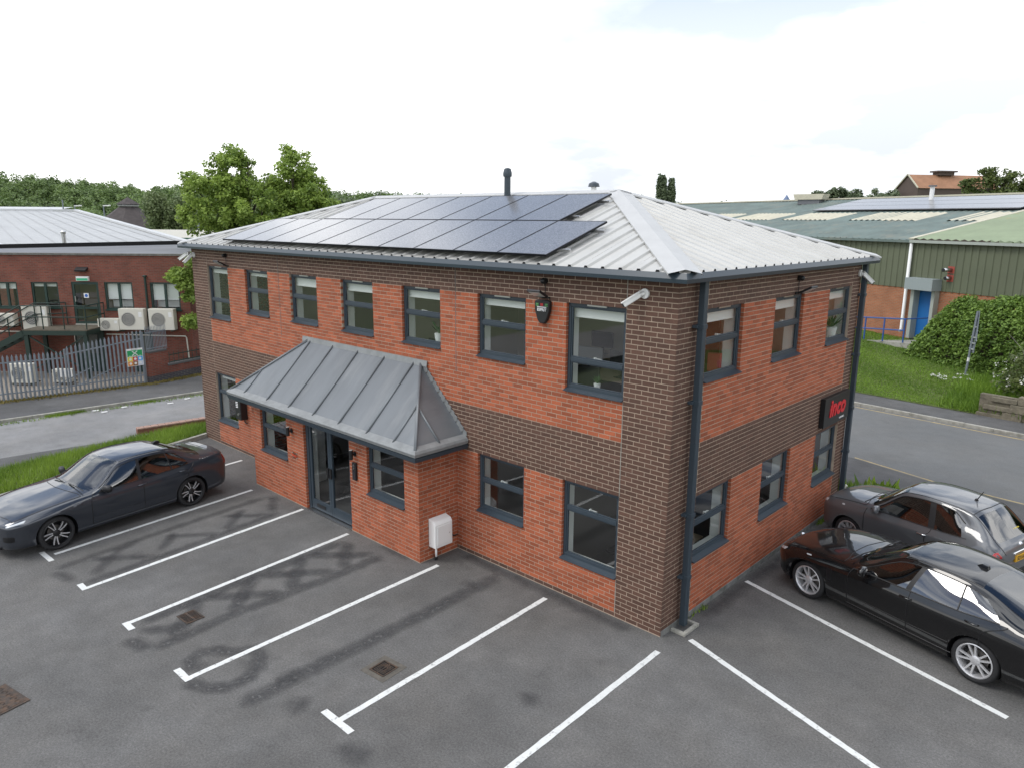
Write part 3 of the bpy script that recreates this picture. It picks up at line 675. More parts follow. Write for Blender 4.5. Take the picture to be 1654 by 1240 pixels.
ghost([(-3.5, -0.65), (-3.35, -0.9), (-3.6, -1.15)], 0.4, 0.7)
ghost([(-6.0, -0.95), (-4.9, -1.0)], 0.3, 0.75); ghost([(-4.5, -0.1), (-2.5, -0.12), (-0.3, -0.16)], 0.36, 0.8); ghost([(0.16, 0.9), (0.18, 3.0), (0.2, 6)], 0.36, 0.8); ghost([(0.9, 1.2), (1.3, 1.35)], 0.5, 0.7)

# drain grates and manhole cover set in the asphalt
M['iron'] = mat('rusty_cast_iron', (0.07, 0.055, 0.045), 0.7, metal=0.4, var=0.3, vscale=18, dirt=((0.13, 0.075, 0.045), 9, 0.45, 0.7), bump=0.002, bscale=120)
M['hole'] = mat('drain_void', (0.004, 0.004, 0.004), 1.0)
def grate(cx, cy, rz, sx, sy, bars, label):
    t = thing('drain_grate', label, 'drain', (cx, cy, 0), rz)
    m = MB(); m.box((-sx/2, -sy/2, .0045), (sx/2, sy/2, .006)); m.build('pit', M['hole'], t)
    m = MB(); w = .022
    for q in ((-sx/2, -sy/2, sx/2, -sy/2+w), (-sx/2, sy/2-w, sx/2, sy/2), (-sx/2, -sy/2+w, -sx/2+w, sy/2-w), (sx/2-w, -sy/2+w, sx/2, sy/2-w)): m.box((q[0], q[1], .004), (q[2], q[3], .014))
    m.build('rim', M['iron'], t)
    if bars == 'slots':
        for i in range(8):
            x = -sx/2+w+(sx-2*w)*(i+.5)/8; m = MB(); m.box((x-.008, -sy/2+w, .004), (x+.008, sy/2-w, .012)); m.build('bar', M['iron'], t)
        m = MB(); m.box((-sx/2+w, -.014, .004), (sx/2-w, .014, .0125)); m.build('crossbar', M['iron'], t)
    else:
        for i in range(1, 5):
            k = i*.025; a = sx/2-w-k
            if a < .03: break
            m = MB()
            for q in ((-a, -a, a, -a+.013), (-a, a-.013, a, a), (-a, -a+.013, -a+.013, a-.013), (a-.013, -a+.013, a, a-.013)): m.box((q[0], q[1], .004), (q[2], q[3], .0115))
            m.build('bar', M['iron'], t)
        m = MB(); m.box((-.008, -sy/2+w, .004), (.008, sy/2-w, .0122)); m.build('crossbar', M['iron'], t)
        m = MB()
        for q in ((-.24, -.24, .24, -sy/2-.002), (-.24, sy/2+.002, .24, .24), (-.24, -sy/2-.002, -sx/2-.002, sy/2+.002), (sx/2+.002, -sy/2-.002, .24, sy/2+.002)): m.box((q[0], q[1], .0), (q[2], q[3], .0055))
        m.build('bedding', mat('brown_grate_bed', (.105, .095, .08), .9, var=.25, vscale=12), t)
grate(-5.92, -4.85, rad(3), .36, .30, 'slots', 'slotted iron drain grate under the blacked out hatching')
grate(-2.47, -3.53, rad(5), .30, .30, 'square', 'square concentric iron drain grate in a pale concrete bed')
t = thing('manhole_cover', 'rusty iron manhole cover in the open asphalt, cut by the picture edge', 'manhole', (-5.62, -7.62, 0), rad(12))
m = MB(); m.box((-.34, -.26, .003), (.34, .26, .012)); m.build('frame', M['iron'], t); m = MB(); m.box((-.30, -.22, .006), (.30, .22, .017)); m.build('lid', M['iron'], t, bevel=.004)
for i in range(5):
    for j in range(3):
        m = MB(); r = .035; m.tube([(-.24+i*.12+math.cos(a)*r, -.15+j*.15+math.sin(a)*r, .018) for a in np.linspace(0, 4.2, 7)], .006, 5); m.build('tread', M['iron'], t)

# ------------------------------------------------------------------ left side: kerb, grass bank, road, footway
kb = thing('kerb', 'concrete kerb between the car park and the grass bank', 'kerb'); kind(kb, 'structure')
KK = [Vector(KA)+ (Vector(KA)-Vector(KB))*1.2, Vector(KA), Vector(KB), Vector(KB).lerp(Vector(KC), .5), Vector(KC)]
def along(pts, step):
    out = []
    for a, b in zip(pts, pts[1:]):
        k = max(1, int(round((b-a).length/step))); out += [(a.lerp(b, i/k), a.lerp(b, (i+1)/k)) for i in range(k)]
    return out
for p, q in along(KK, 0.91):
    d = (q-p).normalized(); n = Vector((-d.y, d.x)); n = n if n.x < 0 else -n
    m = MB(); g = d*0.004; m.prism([(*(p+g), -.05), (*(q-g), -.05), (*(q-g+n*.125), -.05), (*(p+g+n*.125), -.05)], (0, 0, .165+rnd.uniform(-.004, .004))); m.build('kerb_stone', M['kerb'], kb, bevel=.012)
# grass bank between kerb top and the road below it
BANK = []
top = [(-13.0, -10.5), (-13.68, -8.2), (-14.29, -5.65), (-15.05, -2.9), (-15.92, 0.05), (-15.95, 5.0)]
bot = [(-18.4, -10.5), (-18.9, -8.2), (-19.3, -5.65), (-19.75, -2.9), (-19.9, 0.05), (-18.9, 5.0)]
mb = MB(); R_ = 6
for i in range(len(top)):
    for k in range(R_+1):
        t = k/R_; x = top[i][0]+(bot[i][0]-top[i][0])*t; y = top[i][1]+(bot[i][1]-top[i][1])*t
        z = 0.09*(1-t)+ZL*t+0.10*math.sin(t*math.pi); mb.v.append((x, y, z))
for i in range(len(top)-1):
    for k in range(R_): a = i*(R_+1)+k; mb.f.append((a, a+1, a+R_+2, a+R_+1)); mb.m.append(0)
M['soil'] = mat('grass_root_soil', (0.085, 0.115, 0.025), 0.95, var=0.35, vscale=5)
bank = kind(mb.build('grass_bank', M['soil'], smooth=True), 'structure')
sheet_poly('road', [(-25.6, -40), (-18.2, -40), (-18.0, -10.5), (-18.8, -5), (-19.4, 0.05), (-18.8, 5), (-18.0, 40), (-24.3, 40), (-24.5, 5), (-25.2, -2.0)], ZL, M['roadL'])
sheet_poly('road_patch', [(-21.0, -12), (-18.4, -12), (-18.7, -5), (-19.1, -2.6), (-19.5, 0.9), (-20.15, -1.2), (-20.5, -3.0), (-20.8, -5.5)], ZL+.004, M['path'])
FK = [Vector((-25.9, -12)), Vector((-25.3, -3.2)), Vector((-24.68, 3.67)), Vector((-24.2, 12))]
kb2 = kind(thing('footway_kerb', 'weathered kerb along the far footway below the steel fence', 'kerb'), 'structure')
for p, q in along(FK, 0.93):
    d = (q-p).normalized(); n = Vector((-d.y, d.x)); n = n if n.x < 0 else -n; g = d*.004
    m = MB(); m.prism([(*(p+g), ZL-.05), (*(q-g), ZL-.05), (*(q-g+n*.125), ZL-.05), (*(p+g+n*.125), ZL-.05)], (0, 0, .16)); m.build('kerb_stone', M['kerb'], kb2, bevel=.01)
sheet_poly('footway', [(-26.0, -12), (-25.42, -3.2), (-24.8, 3.67), (-24.3, 12), (-27.6, 12), (-28.4, 3.0), (-28.7, -3), (-29.2, -12)], ZL+.105, M['path'])
sheet_poly('yard', [(-28.0, -14), (-27.5, 5), (-27, 14), (-60, 40), (-70, -14)], ZL+.02, M['yard'])

# ------------------------------------------------------------------ right side: footway, road, verge
sheet_poly('footway', [(-30, 9.6), (-0.4, 8.41), (3.2, 9.11), (14, 8.91), (30, 6), (30, 8.0), (5.6, 10.5), (3.1, 10.78), (1.15, 11.0), (-1.11, 11.66), (-6, 13.2), (-30, 17.0)], 0.0, M['path'])
rd = sheet_poly('road', [(-60, 21.0), (-30, 16.95), (-6, 13.15), (-1.11, 11.61), (1.15, 10.95), (3.1, 10.73), (30, 7.9), (60, 4), (60, 10.6), (30, 14.1), (2.03, 17.45), (-3.0, 18.05), (-30, 21.3), (-60, 26)], -0.02, M['roadR'])
line((-1.05, 11.78), (1.2, 11.12), 0.07, name='yellow_line', m=M['yellow'], z=-.016, parent=rd); line((1.2, 11.12), (8, 10.4), 0.07, name='yellow_line', m=M['yellow'], z=-.016, parent=rd)
line((-12, 18.93), (12, 16.03), 0.09, name='yellow_line', m=M['yellow'], z=-.016, parent=rd)
kb3 = kind(thing('road_kerb', 'concrete kerb along the far side of the grey road', 'kerb'), 'structure')
for p, q in along([Vector((-30, 21.35)), Vector((-3.0, 18.08)), Vector((2.03, 17.48)), Vector((30, 14.1))], 0.92):
    d = (q-p).normalized(); n = Vector((-d.y, d.x)); g = d*.004
    m = MB(); m.prism([(*(p+g), -.06), (*(q-g), -.06), (*(q-g+n*.13), -.06), (*(p+g+n*.13), -.06)], (0, 0, .15)); m.build('kerb_stone', M['kerb'], kb3, bevel=.01)
sheet_poly('footway', [(-30, 21.5), (-3.0, 18.22), (2.03, 17.62), (30, 14.25), (30, 16.0), (2.0, 19.2), (-3.5, 19.85), (-30, 23.4)], 0.085, M['path'])
# the verge rises from the footway to the warehouse
WP, WDIR = Vector((-4.74, 28.6)), Vector((0.9, -0.436)).normalized()
WN = Vector((-WDIR.y, WDIR.x))            # away from the camera
def verge_z(x, y):
    f = 19.75-0.118*(x+3.5); s = (Vector((x, y))-WP).dot(WN); d0 = max(0.0, y-f); d1 = max(0.0, -s)
    t = d0/(d0+d1+1e-6); t2 = t*t*(3-2*t)*0.55+t*0.45
    base = 0.98 - 0.02*(x+4)
    return 0.10+base*t2
gx = np.linspace(-30, 30, 81); mb = MB(); rows = 26
for i, x in enumerate(gx):
    ya = 19.75-0.118*(x+3.5); yb = WP.y+(x-WP.x)*WDIR.y/WDIR.x+0.3
    yb = max(yb, ya+1.0)
    for j in range(rows): y = ya+(yb-ya)*j/(rows-1); mb.v.append((x, y, verge_z(x, y)+0.03*math.sin(x*1.7+y*1.1)*min(1, j/3)))
for i in range(80):
    for j in range(rows-1): a = i*rows+j; mb.f.append((a, a+rows, a+rows+1, a+1)); mb.m.append(0)
verge = kind(mb.build('grass_verge', M['soil'], smooth=True), 'structure')
# ------------------------------------------------------------------ solar panels
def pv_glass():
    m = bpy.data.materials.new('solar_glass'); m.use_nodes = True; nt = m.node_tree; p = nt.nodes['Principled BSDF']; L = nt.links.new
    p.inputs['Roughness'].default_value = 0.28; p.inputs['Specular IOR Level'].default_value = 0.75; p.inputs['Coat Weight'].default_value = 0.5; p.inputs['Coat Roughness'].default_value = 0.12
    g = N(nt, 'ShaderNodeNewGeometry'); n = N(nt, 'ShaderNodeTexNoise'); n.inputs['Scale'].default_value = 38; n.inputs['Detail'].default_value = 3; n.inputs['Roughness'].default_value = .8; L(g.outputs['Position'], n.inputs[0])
    r = N(nt, 'ShaderNodeValToRGB'); r.color_ramp.elements[0].position = .40; r.color_ramp.elements[0].color = (.045, .047, .053, 1); r.color_ramp.elements[1].position = .66; r.color_ramp.elements[1].color = (.26, .26, .275, 1); L(n.outputs[0], r.inputs[0]); L(r.outputs[0], p.inputs['Base Color'])  # grey base colour raised to stand in for sky reflection on the panels
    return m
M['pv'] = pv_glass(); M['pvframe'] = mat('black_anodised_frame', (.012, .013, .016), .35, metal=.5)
th = math.atan(SL); PW, PL = 1.112, 1.722
def roofpt(x, r, h): return (x-math.sin(0)*0, Y0+r*math.cos(th)-h*math.sin(th), EZ+r*math.sin(th)+h*math.cos(th))
pv0 = thing('solar_panel', '', 'solar panel', (0, 0, 0)); pv0.rotation_euler = (th, 0, 0)
m = MB(); w = .012
for q in ((0, 0, PW-.016, w), (0, PL-.016-w, PW-.016, PL-.016), (0, w, w, PL-.016-w), (PW-.016-w, w, PW-.016, PL-.016-w)): m.box((q[0], q[1], 0), (q[2], q[3], .035))
m.build('frame', M['pvframe'], pv0)
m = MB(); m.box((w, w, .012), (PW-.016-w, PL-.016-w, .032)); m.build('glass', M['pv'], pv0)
rowdef = [(-13.455, 0.11, 10, 'lower'), (-13.455+2*PW, 0.11+PL+.01, 7, 'upper')]
ordn = ['first', 'second', 'third', 'fourth', 'fifth', 'sixth', 'seventh', 'eighth', 'ninth', 'tenth']
used = False
for (x0, r0, n, nm) in rowdef:
    for i in range(n):
        o = copy_tree(pv0) if used else pv0
        used = True
        o.location = roofpt(x0+i*PW, r0, 0.115); o['label'] = '%s solar panel of the %s row, counted from the far left end' % (ordn[i], nm) if nm == 'lower' else '%s solar panel of the upper row beside the ridge, counted from its left end' % ordn[i]
        o['group'] = 'black solar panels on the front roof slope'
for (x0, r0, n, nm) in rowdef:
    for j, fr in enumerate((.22, .78)):
        m = MB(); a = roofpt(x0-.12, r0+PL*fr, .09); b = roofpt(x0+n*PW+.18, r0+PL*fr, .09); m.bar(a, b, .04, .045, up=(0, -math.sin(th), math.cos(th)))
        tag(m.build('mounting_rail', M['steel']), '%s aluminium mounting rail under the %s row of solar panels' % (('downslope', 'upslope')[j], nm), 'rail', 'solar mounting rails')
# flue on the ridge and the small round vent
t = thing('flue_pipe', 'dark grey flue pipe with rain cowl standing at the ridge', 'flue', (-6.64, 3.42, 6.88))
m = MB(); m.lathe([(.075, -.1), (.075, .52), (.07, .52)], 20); m.build('pipe', M['frame'], t, smooth=True, angle=40)
m = MB(); m.lathe([(.10, .50), (.105, .56), (.10, .60), (.075, .68), (.0, .70)], 20); m.build('cowl', M['frame'], t, smooth=True, angle=40)
m = MB(); m.lathe([(.14, -.03), (.12, .04), (.085, .07)], 20); m.build('collar', mat('red_rubber_boot', (.20, .07, .06), .8), t, smooth=True)
t = thing('roof_vent', 'small white mushroom vent just behind the ridge cap', 'vent', (-4.75, 4.2, 6.85))
m = MB(); m.lathe([(.06, -.1), (.06, .30)], 14); m.build('stem', M['white'], t, smooth=True, angle=40); m = MB(); m.lathe([(.02, .28), (.13, .29), (.11, .36), (.03, .40), (0, .40)], 16); m.build('hood', M['frame'], t, smooth=True, angle=40)

# ------------------------------------------------------------------ wall fixtures
def cctv(loc, rz, arm, aim, label):
    """arm, aim: directions in world space"""
    t = thing('security_camera', label, 'camera', loc, 0); w = M['white']
    n = Vector((math.sin(rz), -math.cos(rz), 0))
    m = MB(); m.tube([n*0, n*.035], .075, 20); m.build('mount', w, t, smooth=True, angle=40)
    m = MB(); a = Vector(arm); m.tube([n*.03, n*.03+a*.5, n*.03+a], .032, 12); m.lathe([(0, -.045), (.035, -.03), (.045, 0), (.035, .03), (0, .045)], 14, c=tuple(n*.03+a)); m.build('arm', w, t, smooth=True, angle=60)
    b0 = n*.03+a; d = Vector(aim).normalized(); m = MB(); m.bar(b0-d*.02, b0+d*.27, .085, .08); m.build('housing', w, t, bevel=.012)
    m = MB(); m.bar(b0+d*.272, b0+d*.285, .066, .060); m.build('lens', M['black'], t)
    m = MB(); up = Vector((0, 0, 1)); m.bar(b0-d*.03+up*.047, b0+d*.31+up*.047, .10, .010); m.build('sun_shield', w, t)
cctv((-.56, -.002, 5.37), 0, (-.06, -.05, -.02), (-.62, -.55, -.55), 'white bullet camera on the brown corner above the largest upper window')
cctv((.002, 7.36, 5.36), rad(90), (.05, .03, -.02), (.5, .55, -.65), 'white bullet camera at the far end of the side wall under the gutter')
cctv((-15.62, -.002, 5.38), 0, (-.03, -.06, -.02), (-.2, -.7, -.7), 'white bullet camera on the far front corner, angled towards the car park')
cctv((-15.79, -.06, 5.40), rad(-60), (-.06, -.04, -.02), (-.75, -.4, -.5), 'white bullet camera on the far front corner, angled out to the street')
def flood(loc, rz, label):
    t = thing('flood_light', label, 'floodlight', loc, rz); k = M['black']
    m = MB(); m.tube([(0, 0, 0), (0, -.05, 0)], .05, 14); m.lathe([(0, -.05), (.04, -.03), (.05, 0), (.04, .03), (0, .05)], 12, c=(0, -.07, 0)); m.build('sensor', k, t, smooth=True, angle=50)
    m = MB(); m.tube([(0, -.02, -.03), (.01, -.015, -.14), (0, -.02, -.25)], .006, 6); m.build('cable', k, t)
    m = MB(); m.bar((-.10, -.012, -.27), (.10, -.012, -.27), .02, .03); m.bar((0, -.02, -.27), (0, -.10, -.26), .04, .03); m.build('bracket', k, t)
    m = MB(); m.T = Matrix.Translation((0, -.10, -.25)) @ Matrix.Rotation(rad(-28), 4, 'X'); m.box((-.14, -.24, -.02), (.14, 0.0, .02)); m.build('head', k, t, bevel=.01)
    m = MB(); m.T = Matrix.Translation((0, -.10, -.25)) @ Matrix.Rotation(rad(-28), 4, 'X'); m.box((-.115, -.21, -.026), (.115, -.05, -.0195)); m.build('lens', mat('floodlight_lens', (.5, .5, .48), .2), t)
flood((-13.70, -.002, 5.44), 0, 'black floodlight above the far pair of upper windows'); flood((-2.50, -.002, 5.44), 0, 'black floodlight between the two upper windows beside the alarm box'); flood((.002, 4.15, 5.42), rad(90), 'black floodlight above the middle window of the side wall')
def text(parent, s, size, mtx, m, name='lettering', ext=.002, bold=0.0, shear=0.0, sp=1.0, align='CENTER'):
    c = bpy.data.curves.new(name, 'FONT'); c.body = s; c.size = size; c.extrude = ext; c.offset = bold; c.align_x = align; c.align_y = 'CENTER'; c.shear = shear; c.space_character = sp
    tmp = bpy.data.objects.new(name, c); COL.objects.link(tmp)
    dg = bpy.context.evaluated_depsgraph_get(); me = bpy.data.meshes.new_from_object(tmp.evaluated_get(dg)); bpy.data.objects.remove(tmp)
    me.materials.clear(); me.materials.append(m); o = bpy.data.objects.new(name, me); link(o, parent); o.matrix_local = mtx; return o
def face(u, n, loc):      # text frame: x along u, y up, z along n
    u = Vector(u).normalized(); n = Vector(n).normalized(); y = n.cross(u); return Matrix(((u.x, y.x, n.x, loc[0]), (u.y, y.y, n.y, loc[1]), (u.z, y.z, n.z, loc[2]), (0, 0, 0, 1)))
# alarm box
t = thing('alarm_box', 'black shield shaped alarm box with white and green print', 'alarm', (-2.515, 0, 4.93))
sh = [(-.165, .175), (-.12, .195), (.12, .195), (.165, .175), (.155, .02), (.10, -.13), (.05, -.19), (-.05, -.19), (-.10, -.13), (-.155, .02)]
m = MB(); m.prism([(x, -.002, z) for x, z in sh], (0, -.075, 0)); m.build('case', M['black'], t, bevel=.015)
mw = mat('white_print', (.75, .75, .75), .6); mg = mat('green_print', (.12, .40, .12), .6); mr = mat('red_print', (.42, .03, .03), .6)
text(t, 'ESPRIT', .068, face((1, 0, 0), (0, -1, 0), (0, -.0785, .035)), mw, 'maker_print', .001, .0015)
m = MB(); m.box((-.10, -.0795, .075), (.10, -.0785, .088)); m.build('print_bar', mw, t)
for s in (-1, 1): m = MB(); m.box((s*.10-.03, -.0795, .10), (s*.10+.03, -.0785, .112)); m.box((s*.10-.03, -.0795, .128), (s*.10+.03, -.0785, .14)); m.build('print_mark', mg, t)
m = MB(); m.box((-.03, -.0795, .10), (.03, -.0785, .145)); m.build('print_mark', mr, t)
# wall lights, entry panel, charger, meter box, small sign
for x, lb in ((-9.16, 'black up-down wall light between porch window and the small red door sign'), (-6.72, 'black up-down wall light above the entry panel')):
    t = thing('wall_light', lb, 'wall light', (x, PY, 1.74)); m = MB(); m.tube([(0, -.10, -.10), (0, -.10, .10)], .042, 18); m.build('body', M['black'], t, smooth=True, angle=40)
    m = MB(); m.tube([(0, 0, 0), (0, -.02, 0)], .05, 16); m.bar((0, -.02, 0), (0, -.08, 0), .03); m.build('mount', M['black'], t); m = MB(); m.tube([(0, -.10, .098), (0, -.10, .104)], .034, 16); m.build('lens', M['white'], t)
t = thing('entry_panel', 'black intercom keypad panel to the right of the glass doors', 'intercom', (-6.72, PY, 1.37)); m = MB(); m.box((-.065, -.045, -.19), (.065, -.002, .19)); m.build('case', M['black'], t, bevel=.008)
m = MB(); m.box((-.05, -.05, -.17), (.05, -.044, .02)); m.build('keypad', mat('dark_screen', (.03, .03, .035), .15), t)
for z in (.07, .13): m = MB(); m.tube([(0, -.044, z), (0, -.052, z)], .022, 14); m.build('button', M['steel'], t)
t = thing('door_sign', 'small clear panel with a red mark left of the glass doors', 'sign', (-9.06, PY, 1.18)); m = MB(); m.box((-.10, -.022, -.075), (.10, -.016, .075)); m.build('plate', M['pane'], t)
for x, z in ((-.085, .06), (.085, .06), (-.085, -.06), (.085, -.06)): m = MB(); m.tube([(x, -.001, z), (x, -.028, z)], .009, 8); m.build('standoff', M['steel'], t)
mred = mat('sign_red', (.60, .022, .030), .4); mred2 = mat('door_sign_red', (.62, .07, .03), .5)
text(t, 'inco', .105, face((1, 0, 0), (0, -1, 0), (0, -.0235, -.002)), mred2, 'lettering', .001, .002)
t = thing('car_charger', 'black electric car charger on the wall beside the ground floor end window', 'charger', (-13.28, 0, 1.33)); m = MB(); m.box((-.16, -.20, -.28), (.16, -.002, .28)); m.build('case', M['black'], t, bevel=.02)
for i in range(4): m = MB(); m.box((-.09, -.203, .06+i*.045), (.03, -.199, .085+i*.045)); m.build('status_mark', mw, t)
m = MB(); m.tube([(.05, -.2, -.12), (.05, -.225, -.12)], .035, 14); m.build('socket', M['steel'], t); m = MB(); m.tube([(.06, -.06, -.28), (.08, -.05, -.36), (.13, -.02, -.40)], .012, 7); m.build('cable', M['black'], t)
t = thing('meter_box', 'white plastic gas meter box on a short pipe beside the porch', 'meter box', (PX1, -.53, .55))
m = MB(); m.prism([(.002, -.22, -.27), (.20, -.22, -.27), (.20, -.22, .20), (.16, -.22, .26), (.002, -.22, .30)], (0, .44, 0)); m.build('case', M['white'], t, bevel=.015)
m = MB(); m.box((.198, -.17, -.21), (.212, .17, .17)); m.build('door', M['white'], t, bevel=.006); m = MB(); m.tube([(.214, .13, -.02), (.218, .13, -.02)], .014, 10); m.build('lock', M['steel'], t)
m = MB(); m.tube([(.10, -.12, -.28), (.10, -.12, -.50)], .022, 10); m.build('pipe', M['white'], t, smooth=True); m = MB(); m.tube([(.10, -.12, -.48), (.10, -.12, -.56)], .027, 10); m.build('pipe_foot', M['black'], t)
m = MB(); m.tube([(.03, .22, -.18), (.03, .36, -.18), (.03, .40, -.24), (.03, .50, -.24)], .014, 8); m.build('gas_pipe', M['black'], t)
# company sign on the side wall
t = thing('company_sign', 'black box sign with red inco lettering on the side wall', 'sign', (0, 6.55, 2.56))
m = MB(); m.box((.004, -.70, -.31), (.105, .70, .31)); m.build('panel', mat('black_sign_face', (.010, .011, .012), .35), t, bevel=.006)
ff = lambda y, z: face((0, 1, 0), (1, 0, 0), (.106, y, z))
text(t, 'inco', .50, ff(0.0, .045), mred, 'lettering', .012, .016, .22, 1.04)
text(t, 'contracts', .075, ff(.31, -.225), mw, 'lettering', .002, .001)

# ------------------------------------------------------------------ things seen inside the windows
mk = M['black']; wd = mat('pale_desk_wood', (.42, .34, .24), .5); mgr = mat('plant_leaf', (.045, .11, .03), .6); scr = mat('grey_monitor_back', (.32, .33, .34), .4)
def desk(x, y, z, w, d, rz, label, group='office desks'):
    t = thing('office_desk', label, 'desk', (x, y, z), rz, group); m = MB(); m.box((-w/2, -d/2, .70), (w/2, d/2, .73)); m.build('desk_top', wd, t)
    for sx in (-1, 1):
        for sy in (-1, 1): m = MB(); m.box((sx*(w/2-.06)-.02, sy*(d/2-.06)-.02, .002), (sx*(w/2-.06)+.02, sy*(d/2-.06)+.02, .70)); m.build('leg', M['steel'], t)
def monitor(x, y, z, rz, label, mm=None):
    t = thing('computer_monitor', label, 'monitor', (x, y, z), rz, 'monitors on the desks'); m = MB(); m.box((-.27, -.02, .14), (.27, .02, .47)); m.build('screen', mm or scr, t, bevel=.006); m = MB(); m.box((-.02, .0, .01), (.02, .03, .2)); m.build('stem', mk, t); m = MB(); m.box((-.11, -.08, .001), (.11, .08, .012)); m.build('foot', mk, t)
def plant(x, y, z, s, label):
    t = thing('potted_plant', label, 'plant', (x, y, z), 0); m = MB(); m.lathe([(.045*s, 0.001), (.06*s, .11*s), (.052*s, .11*s)], 14); m.build('pot', M['white'], t, smooth=True, angle=40)
    m = MB()
    for i in range(16):
        a = i*2.4; l = s*rnd.uniform(.10, .20); e = rnd.uniform(.5, 1.2); d = Vector((math.cos(a)*math.cos(e), math.sin(a)*math.cos(e), math.sin(e))); b = Vector((0, 0, .10*s)); sd = Vector((-math.sin(a), math.cos(a), 0))*.018*s
        m.quad(b-sd*.5, b+d*l*.5-sd, b+d*l, b+d*l*.5+sd)
    m.build('leaves', mgr, t)
def chair(x, y, z, rz, label):
    t = thing('office_chair', label, 'chair', (x, y, z), rz, 'office chairs'); m = MB(); m.box((-.23, -.23, .42), (.23, .23, .49)); m.build('seat', mk, t, bevel=.03); m = MB(); m.box((-.21, .20, .55), (.21, .25, 1.02)); m.build('backrest', mk, t, bevel=.02)
    m = MB(); m.tube([(0, 0, .05), (0, 0, .42)], .03, 8); m.build('column', M['steel'], t)
    for i in range(5): a = i*1.2566; m = MB(); m.bar((0, 0, .07), (.27*math.cos(a), .27*math.sin(a), .04), .035, .03); m.build('leg', mk, t)
    m = MB(); m.bar((0, .2, .46), (0, .235, .62), .05, .02); m.build('back_stem', mk, t)
UF = 2.98
desk(-2.15, 1.45, UF, 1.7, .8, 0, 'pale desk behind the largest upper window'); monitor(-2.55, 1.30, UF+.73, rad(10), 'pale monitor on the desk behind the largest upper window, porch side'); monitor(-1.85, 1.32, UF+.73, rad(-8), 'dark monitor on the desk behind the largest upper window, corner side', mat('dark_monitor', (.05, .05, .055), .3)); chair(-2.1, .80, UF, rad(200), 'black office chair at the desk behind the largest upper window')
desk(-3.2, 3.1, UF, 2.0, .8, 0, 'pale desk at the back of the corner office'); monitor(-3.5, 3.0, UF+.73, 0, 'monitor on the desk at the back of the corner office', mk)
m = MB(); m.box((-.2, -.10, .001), (.2, .10, .24)); o = m.build('red_file_box', mat('red_card', (.38, .05, .03), .6), bevel=.004, loc=(-1.55, 1.6, UF+.73)); tag(o, 'red file box standing on the desk behind the largest upper window', 'file box')
for i_, (x_, w_, lb) in enumerate(((-3.1, .35, 'wider'), (-3.9, .22, 'narrower'))): m = MB(); m.box((-w_, -.02, -.22), (w_, -.001, .22)); tag(m.build('picture_frame', mat('dark_picture%d' % i_, (.04+.10*i_, .035+.02*i_, .03), .4), loc=(x_, 3.995, UF+1.55)), lb+' dark framed picture on the back wall of the corner office', 'picture')
plant(-1.55, .22, UB7+.05, 1.0, 'tiny potted plant on the sill of the largest upper window'); plant(-5.42, .24, UB+.05, 1.9, 'potted plant with spiky leaves on the upper sill above the porch end')
desk(-5.9, 1.2, UF, 1.4, .8, 0, 'pale desk behind the upper window with the spiky plant'); chair(-6.0, .85, UF, rad(170), 'black chair behind the upper window with the spiky plant')
t = thing('filing_cabinet', 'white drawer cabinet seen through the upper window beside the alarm box', 'cabinet', (-3.55, 1.5, UF)); m = MB(); m.box((-.4, -.25, .002), (.4, .25, 1.25)); m.build('carcass', M['white'], t)
for i in range(4): m = MB(); m.box((-.37, -.265, .05+i*.30), (.37, -.251, .31+i*.30)); m.build('drawer', M['plaster'], t, bevel=.004)
desk(-8.0, 1.1, UF, 1.5, .8, 0, 'pale desk behind the fourth upper front window'); monitor(-7.7, 1.2, UF+.73, 0, 'monitor behind the fourth upper front window', mat('dark_monitor2', (.04, .04, .045), .3))
m = MB(); m.box((-.17, -.14, .001), (.17, .14, .26)); tag(m.build('cardboard_box', mat('cardboard', (.38, .25, .13), .8), loc=(-7.7, .75, UF+.73)), 'brown cardboard box on the desk behind the fourth upper front window', 'box')
desk(-10.0, 1.0, UF, 1.5, .8, 0, 'pale desk behind the third upper front window'); monitor(-9.8, 1.1, UF+.73, 0, 'monitor behind the third upper front window', mk)
desk(-1.0, 1.55, .05, 1.6, .8, rad(90), 'pale desk inside the ground floor corner room'); chair(-1.65, 1.3, .05, rad(-90), 'black chair inside the large ground floor corner window')
desk(-.95, 4.3, UF, 1.6, .75, rad(90), 'pale desk inside the middle upper side window'); plant(-.22, 6.6, UB+.05, 2.2, 'leafy plant on the sill of the farthest upper side window')
m = MB()
for i, (c0, dx) in enumerate((((.30, .02, .03), 0), ((.6, .5, .1), .05), ((.6, .62, .6), .10))): m.box((-.10, -.03+dx, .001), (.10, .01+dx, .29))
tag(m.build('ring_binder', mat('red_binder', (.33, .02, .03), .5), loc=(-.24, 1.62, UB+.05), rot=(0, 0, rad(15))), 'red ring binder standing on the nearest upper side window sill', 'binder')
